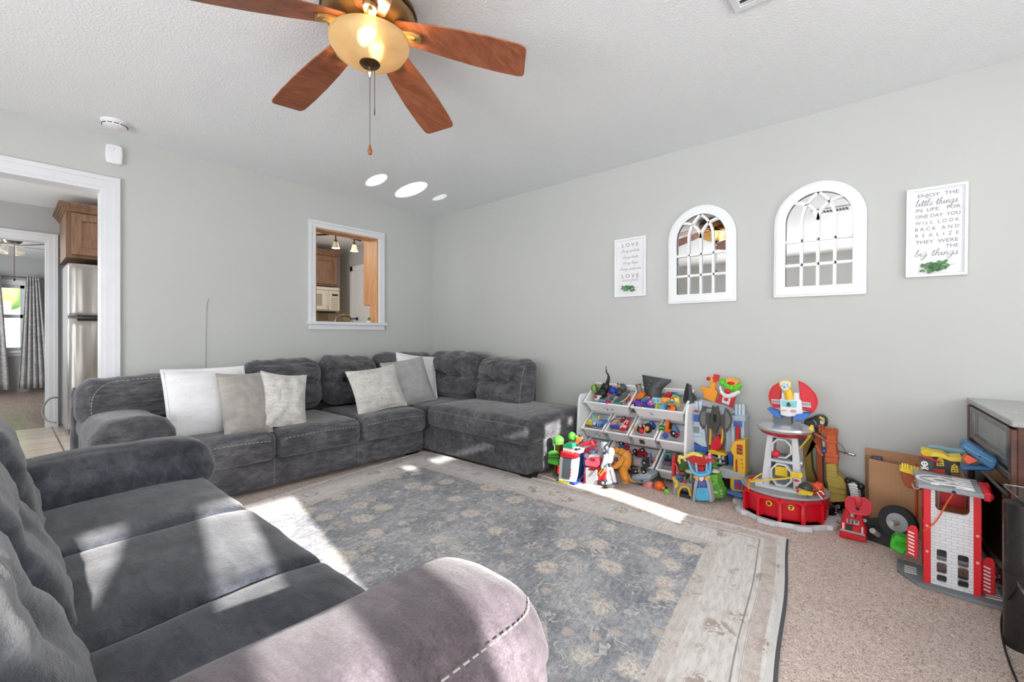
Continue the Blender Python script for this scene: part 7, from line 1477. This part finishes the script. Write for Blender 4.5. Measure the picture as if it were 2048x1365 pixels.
# black wheels
M_wh = plain('#2c2d2e', .75)
def disc(label, a, b, r, rot, x, hub):
    c = onX(a, b, x); k = scl(a, b, x) * r
    o = thing('wheel_toy', label, 'toy wheel', c, rot=rot, group='large black toy wheels')
    part('tyre', MB().lathe([(k * .55, -.012), (k * .94, -.014), (k, -.006), (k, .006), (k * .94, .014), (k * .55, .012), (k * .55, -.012)], n=44, caps=False), M_wh, o)
    part('disc_plate', MB().lathe([(0, .010), (k * .58, .010), (k * .58, -.010), (0, -.010)], n=40), PL(hub), o)
    part('axle', MB().cyl((0, 0, .008), (0, 0, .07), k * .16, k * .16, 20), PL('#b3b0a8'), o, 'grey hub tube')
    return o
disc('black toy wheel lying flat on the carpet beside the cardboard box', 1757, 1071, 33, (R(-18), R(-58), 0), -.40, '#2c2d2e')
disc('black toy wheel with pale grey plate leaning on the cardboard box', 1796, 1046, 33, (R(-22), R(-82), 0), -.46, '#a9aeb3')
xg = -.62
toy('toy_cube', 'bright green toy cube on the carpet in front of the black wheels', 'toy block', 1800, 1108, xg, [('block', '#3fbf2a', B().pp([(1779, 1096), (1783, 1080), (1792, 1072), (1818, 1081), (1819, 1094), (1806, 1112)], xg, .07), None, .006), ('emboss', '#36a822', B().pp([(1788, 1092), (1791, 1082), (1812, 1088), (1808, 1098)], xg - .003, .004))], z=0)

# ================================================================ fire station playset
xs = -.80
P00 = onZ(1852, 1172, 0); xs = P00.x; K = lambda a, b: onX(a, b, xs)
yl, yr = K(1847, 1170).y, onX(1963, 1200, xs - .0).y
zt = K(1850, 976).z; wd = abs(yr - yl)
M_gryb = plain('#7b8085', .55); M_wstripe = PL('#e8e8ea')
fs = thing('toy_fire_station', 'toy fire station with white brick wall, red corner posts and grey roof', 'toy fire station', (xs, (yl + yr) / 2, 0))
bx = 1.0
part('base_board', TB().prism([(xs - .035, yl + .02), (xs - .05, yr - .065), (xs + .15, yr - .075), (xs + .18, yl + .085), (xs + .06, yl + .085)], 'z', 0, .016), M_gryb, fs, 'grey base board', world=True, bev=.003)
def _brick(n):
    b = n.new('TexBrick'); b.inputs['Scale'].default_value = 1; b.inputs['Brick Width'].default_value = .034; b.inputs['Row Height'].default_value = .0128; b.inputs['Mortar Size'].default_value = .0012; b.inputs['Mortar Smooth'].default_value = .1
    b.inputs['Color1'].default_value = lin('#e6e6e8'); b.inputs['Color2'].default_value = lin('#dcdde0'); b.inputs['Mortar'].default_value = lin('#bfc5ca')
    n.link(n.vec(rot=(R(90), 0, R(90))), b.inputs['Vector']); v = n.new('Mapping')
    sp = n.new('SeparateXYZ'); n.link(n.tc.outputs['Object'], sp.inputs[0]); cb_ = n.new('CombineXYZ'); n.link(sp.outputs[1], cb_.inputs[0]); n.link(sp.outputs[2], cb_.inputs[1]); n.link(cb_.outputs[0], b.inputs['Vector'])
    n.set(Base_Color=b.outputs['Color'], Roughness=.45); n.bump(n.math('SUBTRACT', 1.0, b.outputs['Fac']), .3, .002)
M_brick = mk('white_toy_brick', _brick)
# wall with window openings, built as strips around the holes
wins = []
for (a, b, c, d) in ((1869, 978, 1941, 1022), (1872, 1102, 1895, 1121), (1872, 1128, 1895, 1146), (1872, 1153, 1895, 1172), (1914, 1114, 1939, 1134), (1914, 1140, 1939, 1160), (1914, 1166, 1939, 1186)):
    q0, q1 = K(a, d), K(c, b); wins.append((q1.y, q0.y, max(q0.z, .03), max(q1.z, .056)))
def wall_with_holes(mb, y0, y1, z0, z1, holes, xa, xb):
    zs = sorted({z0, z1} | {h[2] for h in holes} | {h[3] for h in holes}); ys = sorted({y0, y1} | {h[0] for h in holes} | {h[1] for h in holes})
    for a, b in zip(zs, zs[1:]):
        st = None
        for c, d in zip(ys, ys[1:]):
            hole = any(h[0] - 1e-6 <= c and d <= h[1] + 1e-6 and h[2] - 1e-6 <= a and b <= h[3] + 1e-6 for h in holes)
            if not hole: st = c if st is None else st
            if hole or d == ys[-1]:
                if st is not None: mb.span(xa, xb, st, c if hole else d, a, b); st = None
    return mb
pw = .022
part('brick_wall', wall_with_holes(TB(), yr + pw, yl - pw, .014, zt, wins, xs, xs + .012), M_brick, fs, world=True)
for (y0_, y1_, z0_, z1_) in wins:
    hw, hh = (y1_ - y0_), (z1_ - z0_); cy_, cz_ = (y0_ + y1_) / 2, (z0_ + z1_) / 2
    inn = rrect(hw - .004, hh - .004, min(hw, hh) * .2, 4, cy_, cz_); n_ = len(inn)
    out = []
    for i, p_ in enumerate(inn):
        sx_, sz_ = (1 if p_[0] > cy_ else -1), (1 if p_[1] > cz_ else -1); out.append((cy_ + sx_ * (hw / 2 + .001) if abs(p_[0] - cy_) > hw / 2 - min(hw, hh) * .2 else p_[0], cz_ + sz_ * (hh / 2 + .001) if abs(p_[1] - cz_) > hh / 2 - min(hw, hh) * .2 else p_[1]))
    part('window_frame', TB().ring(out, inn, 'x', xs - .001, xs + .013), PL('#dcdde0'), fs, world=True)
for y_, s_ in ((yl - pw / 2, 1), (yr + pw / 2, -1)):
    po = part('corner_post', TB().span(xs - .006, xs + .02, y_ - pw / 2, y_ + pw / 2, .012, zt + .004), PL('#e0202c'), fs, 'red corner post', world=True, bev=.002)
    for zz in (.36, .62): part('screw_cap', TB().cyl((xs - .009, y_, zt * zz), (xs - .004, y_, zt * zz), .005, .005, 12), PL('#e8b8b0'), po, world=True)
# floors, back posts, roof
for q_ in (.30, .70): part('inner_floor', TB().span(xs + .012, xs + .20, yr + .02, yl - .02, zt * q_, zt * q_ + .01), plain('#b98a5e' if q_ > .5 else '#6f7478', .6), fs, world=True)
part('back_wall', TB().span(xs + .195, xs + .205, yr + .03, yl - .05, zt * .72, zt), PL('#c21c26'), fs, 'red back wall', world=True)
part('back_post', TB().span(xs + .19, xs + .21, yl - .022, yl, .012, zt), PL('#d8222c'), fs, world=True)
part('back_post', TB().span(xs + .19, xs + .21, yr, yr + .022, .012, zt), PL('#d8222c'), fs, world=True)
part('side_frame', slab(TB(), (xs + .01, yl - .004), (xs + .2, yl - .004), zt * .62, zt * .66, .006), PL('#d8222c'), fs, 'red side frame', world=True)
part('pole', TB().cyl((xs + .08, yl - .05, .3 * zt), (xs + .08, yl - .05, zt), .004, .004, 8), MT('#c0c0c0'), fs, 'silver fire pole', world=True)
rf = part('roof', TB().prism([(xs - .035, yl + .018), (xs - .045, yr - .004), (xs + .20, yr - .006), (xs + .225, yl + .03)], 'z', zt + .004, zt + .020), plain('#93979c', .5), fs, 'grey roof', world=True, bev=.003)
zr = zt + .0215
rc = Vector((xs + .085, (yl + yr) / 2 + .03))
part('roof_emblem', TB().ring([(rc.x + .078 * math.cos(2 * PI * i / 28), rc.y + .078 * math.sin(2 * PI * i / 28)) for i in range(28)], [(rc.x + .067 * math.cos(2 * PI * i / 28), rc.y + .067 * math.sin(2 * PI * i / 28)) for i in range(28)], 'z', zr - .002, zr).ring([(rc.x + .05 * math.cos(2 * PI * i / 16) * (1.2 if i % 4 == 0 else .8), rc.y + .05 * math.sin(2 * PI * i / 16) * (1.2 if i % 4 == 0 else .8)) for i in range(16)], [(rc.x + .022 * math.cos(2 * PI * i / 16), rc.y + .022 * math.sin(2 * PI * i / 16)) for i in range(16)], 'z', zr - .002, zr), M_wstripe, rf, 'white helipad emblem', world=True)
for k in range(6): part('roof_stripe', TB().box((xs + .0 + k * .033, yr + .045, zr - .0005), (.014, .055, .002), (0, 0, R(-6))), M_wstripe, rf, 'white roof stripe', world=True)
part('roof_rail', TB().span(xs - .03, xs + .15, yr - .024, yr - .004, zt - .008, zt + .026), PL('#d8202a'), fs, 'red roof rail', world=True, bev=.004)
for y_, s_, z0_ in ((yl + .034, 1, .18), (yr - .022, -1, .02)):
    gt = part('gate_panel', TB().prism([(xs + .03, .02 + .05 * (s_ > 0)), (xs + .10, .02 + .05 * (s_ > 0)), (xs + .10, .13 + .08 * (s_ > 0)), (xs + .085, .15 + .08 * (s_ > 0)), (xs + .03, .15 + .08 * (s_ > 0))], 'y', y_ - .005, y_ + .005) if False else TB().prism([(y_ - .018, .02 + .075 * (s_ > 0)), (y_ + .018, .02 + .075 * (s_ > 0)), (y_ + .018, .145 + .065 * (s_ > 0)), (y_ + .006, .165 + .065 * (s_ > 0)), (y_ - .012, .165 + .065 * (s_ > 0)), (y_ - .018, .15 + .065 * (s_ > 0))], 'x', xs + .03, xs + .038), PL('#d8202a'), fs, 'red gate with white bars', world=True, bev=.002)
    for k in range(7): part('white_bar', TB().box((xs + .029, y_ + .004, .035 + .075 * (s_ > 0) + k * .015), (.003, .020, .006), (R(18), 0, 0)), M_wstripe, gt, world=True)
for k in range(6): part('parking_stripe', TB().box((xs + .01 + k * .024, yr - .035, .0165), (.010, .045, .002), (0, 0, R(8))), M_wstripe, fs, world=True)
for k in range(4): part('parking_stripe', TB().box((xs + .05 + k * .022, yl + .04, .0165), (.009, .04, .002)), M_wstripe, fs, world=True)
h0 = K(1906, 977); h1 = K(1893, 1000); h2 = K(1870, 1040); h3 = K(1846, 1061)
part('hose', TB().tube(crom([Vector((xs - .048, h0.y, zt + .012)), Vector((xs - .04, h1.y, h1.z)), Vector((xs - .03, h2.y, h2.z)), Vector((xs - .01, h3.y, h3.z))], 6), .0028, 7), PL('#e8602a'), fs, 'orange hose', world=True)
part('hose_clip', TB().cyl((xs - .052, h0.y, zt + .012), (xs - .04, h0.y, zt + .012), .006, .006, 10), M_black, fs, world=True)
# pirate ship behind the roof
xp = -.52
M_hull = plain('#a04a1e', .5, 0, .15, 20); M_py = PL('#e6c82e')
ps = toy('toy_pirate_ship', 'orange-brown and yellow toy pirate ship with black sails behind the fire station roof', 'toy ship', 1850, 965, xp, [
    ('hull', M_hull, B().pp([(1801, 944), (1843, 953), (1900, 960), (1900, 985), (1843, 982), (1818, 978), (1808, 970), (1803, 957)], xp, .10), None, .006), ('bow_rail', M_py, B().pp([(1798, 940), (1804, 936), (1840, 944), (1844, 950), (1840, 955), (1804, 945)], xp - .01, .10), None, .003), ('anchor', '#c9c6c0', B().pt([(1832, 958), (1834, 974)], 1.4, xp - .008, 6, 0).pt([(1825, 968), (1828, 976), (1836, 978), (1842, 973)], 1.6, xp - .008, 6).pt([(1828, 962), (1838, 962)], 1.2, xp - .008, 6, 0)),
    ('upper_deck', M_py, B().pp([(1842, 903), (1846, 901), (1866, 905), (1886, 908), (1898, 915), (1924, 915), (1923, 925), (1902, 924), (1880, 916), (1860, 914), (1846, 912)], xp, .09), None, .003), ('cabin', '#141414', B().pp([(1866, 916), (1884, 917), (1902, 924), (1920, 925), (1918, 948), (1866, 944)], xp + .02, .06)), ('mast', '#c3202a', B().pt([(1836, 912), (1855, 917), (1876, 924)], 2, xp + .0, 8, 0).pl(1876, 924, 2.8, xp)), ('deck_stripe', '#b8201f', B().pb(1866, 941, 1890, 944, xp + .012, .01))], z=bh)
for k in range(3): part('rail_post', B().ps(1803 + k * 5, 928 + k * 1, 1807 + k * 5, 939 + k, xp - .012, .02, .002), M_py, ps, world=True)
for k in range(3): part('rail_post', B().ps(1822 + k * 6, 934 + k * 2, 1825 + k * 6, 946 + k * 2, xp - .012, .02, .002), M_py, ps, world=True)
fl = part('flag', B().pp([(1838, 915), (1868, 924), (1864, 944), (1842, 940)], xp - .01, .006), PL('#36383a'), ps, 'black flag with white skull and crossbones', world=True)
part('skull', B().pl(1849, 928, 5, xp - .011, (.2, 1.1, 1)).ps(1846, 931, 1852, 935, xp - .013, .006, .001).pt([(1841, 934), (1857, 940)], 1.2, xp - .012, 6, 0).pt([(1857, 936), (1841, 939)], 1.2, xp - .012, 6, 0), PL('#e8e8e8'), fl, world=True)
part('skull_eye', B().pl(1847, 927.5, 1.1, xp - .017).pl(1851.5, 927.8, 1.1, xp - .017), PL('#2a2a2c'), fl, world=True)
for a, b in ((1880, 924), (1909, 937)):
    wf = part('lattice_window', B().ring(PX([(a - 7, b + 8), (a + 8, b + 9), (a + 7, b - 3), (a, b - 9), (a - 6, b - 4)], xp + .012), PX([(a - 5, b + 6.5), (a + 6, b + 7), (a + 5.5, b - 2), (a, b - 6.5), (a - 4.5, b - 3)], xp + .012), 'x', xp + .012, xp + .022), M_py, ps, 'yellow lattice window', world=True)
    part('lattice_bar', B().pb(a - .8, b - 7, a + .8, b + 7, xp + .013, .006).pb(a - 5, b - 2.4, a + 6, b - 1, xp + .013, .006).pb(a - 5, b + 2.2, a + 6, b + 3.6, xp + .013, .006), M_py, wf, world=True)
part('coil', B().pt([(1842 + 10 + 9 * math.cos(q), 905 + 3.4 * math.sin(q)) for q in [2 * PI * i / 18 for i in range(19)]], 1.2, xp - .01, 6, 0).pt([(1854 + 9 * math.cos(q), 908 + 3.4 * math.sin(q)) for q in [2 * PI * i / 18 for i in range(19)]], 1.2, xp - .01, 6, 0), M_py, ps, 'yellow crow nest hoops', world=True)
toy('toy_rod', 'thin orange toy rod crossing inside the cardboard box left of the ship flag', 'toy', 1828, 934, -.40, [('rod', '#d8622a', B().pt([(1815, 919), (1838, 934)], 1.2, -.40, 6, 0).pt([(1812, 930), (1836, 938)], 1.2, -.40, 6, 0)), ('joint', '#b04a1c', B().pl(1833, 930, 2.4, -.40)), ('shaft', '#c9581f', TB().cyl((-.40, onX(1833, 930, -.40).y, .012), (-.40, onX(1833, 930, -.40).y, onX(1833, 930, -.40).z), .006, .006, 8))], z=.01)
toy('toy_surfboard', 'pale blue-green toy slide board lying behind the pirate ship', 'toy', 1895, 905, -.34, [('board', '#8ab0bc', B().pp([(1854, 898), (1858, 893), (1880, 894), (1905, 900), (1934, 903), (1932, 908), (1918, 911), (1900, 909), (1880, 902)], -.34, .05), None, .006), ('stripe', '#5f8f84', B().pt([(1900, 908), (1918, 910), (1932, 906)], 2.0, -.345, 7)), ('stand', '#5f8f84', TB().cyl((-.31, onX(1895, 905, -.31).y, .30), (-.31, onX(1895, 905, -.31).y, onX(1895, 905, -.31).z), .012, .012, 10))], z=.5)
# blue blaster
xb = -.62
bl = toy('toy_blaster', 'dark blue toy dart blaster resting on the pirate ship by the console', 'toy blaster', 1955, 930, xb, [
    ('barrel', '#2f6a96', B().pp([(1919, 895), (1921, 888), (1934, 882), (1996, 919), (1997, 926), (1989, 941), (1980, 940)], xb, .08), None, .008), ('handle', '#255a86', B().pp([(1920, 934), (1944, 930), (1975, 934), (1990, 938), (1986, 944), (1940, 942), (1922, 943)], xb + .02, .05), None, .006), ('rail', '#6fa8cc', B().pt([(1924, 891), (1950, 906), (1985, 924)], 1.4, xb - .004, 7, 0)), ('muzzle_clip', '#2a5a80', B().pp([(1919, 896), (1922, 890), (1928, 893), (1926, 899)], xb - .012, .03)), ('dart_magazine', '#e8552c', B().pp([(1925, 918), (1934, 909), (1957, 922), (1952, 925), (1940, 929), (1935, 929)], xb + .0, .05), 'orange dart tips', .003), ('screw', '#14202c', B().pl(1968, 903, 1.4, xb - .006).pl(1960, 914, 1.4, xb - .006))], z=.5)
# red hat and other red toys in the shade by the console
xh = -.66
toy('toy_hat', 'red toy hat hooked on the right side of the fire station', 'toy hat', 1980, 1000, xh, [('crown', '#cf1a1e', B().pp([(1969, 996), (1970, 972), (1980, 970), (1984, 985), (1985, 1000)], xh, .05), None, .006), ('brim', '#c2161a', B().pp([(1969, 1003), (1970, 992), (1986, 990), (1991, 996), (1988, 1003)], xh - .015, .06), None, .005)])
pz = onZ(1992, 1165, 0)
toy('toy_car', 'dark red toy car on the floor in the shade beside the console', 'toy car', 1996, 1165, -.62, [('body', '#8e1a20', B().pp([(1990, 1150), (1996, 1142), (2006, 1160), (2010, 1176), (2002, 1172)], -.60, .05), None, .004), ('window', '#c9b0b0', B().pb(1996, 1152, 2001, 1157, -.604, .006))] + wheels([(1996, 1163)], 4, -.605), z=0)
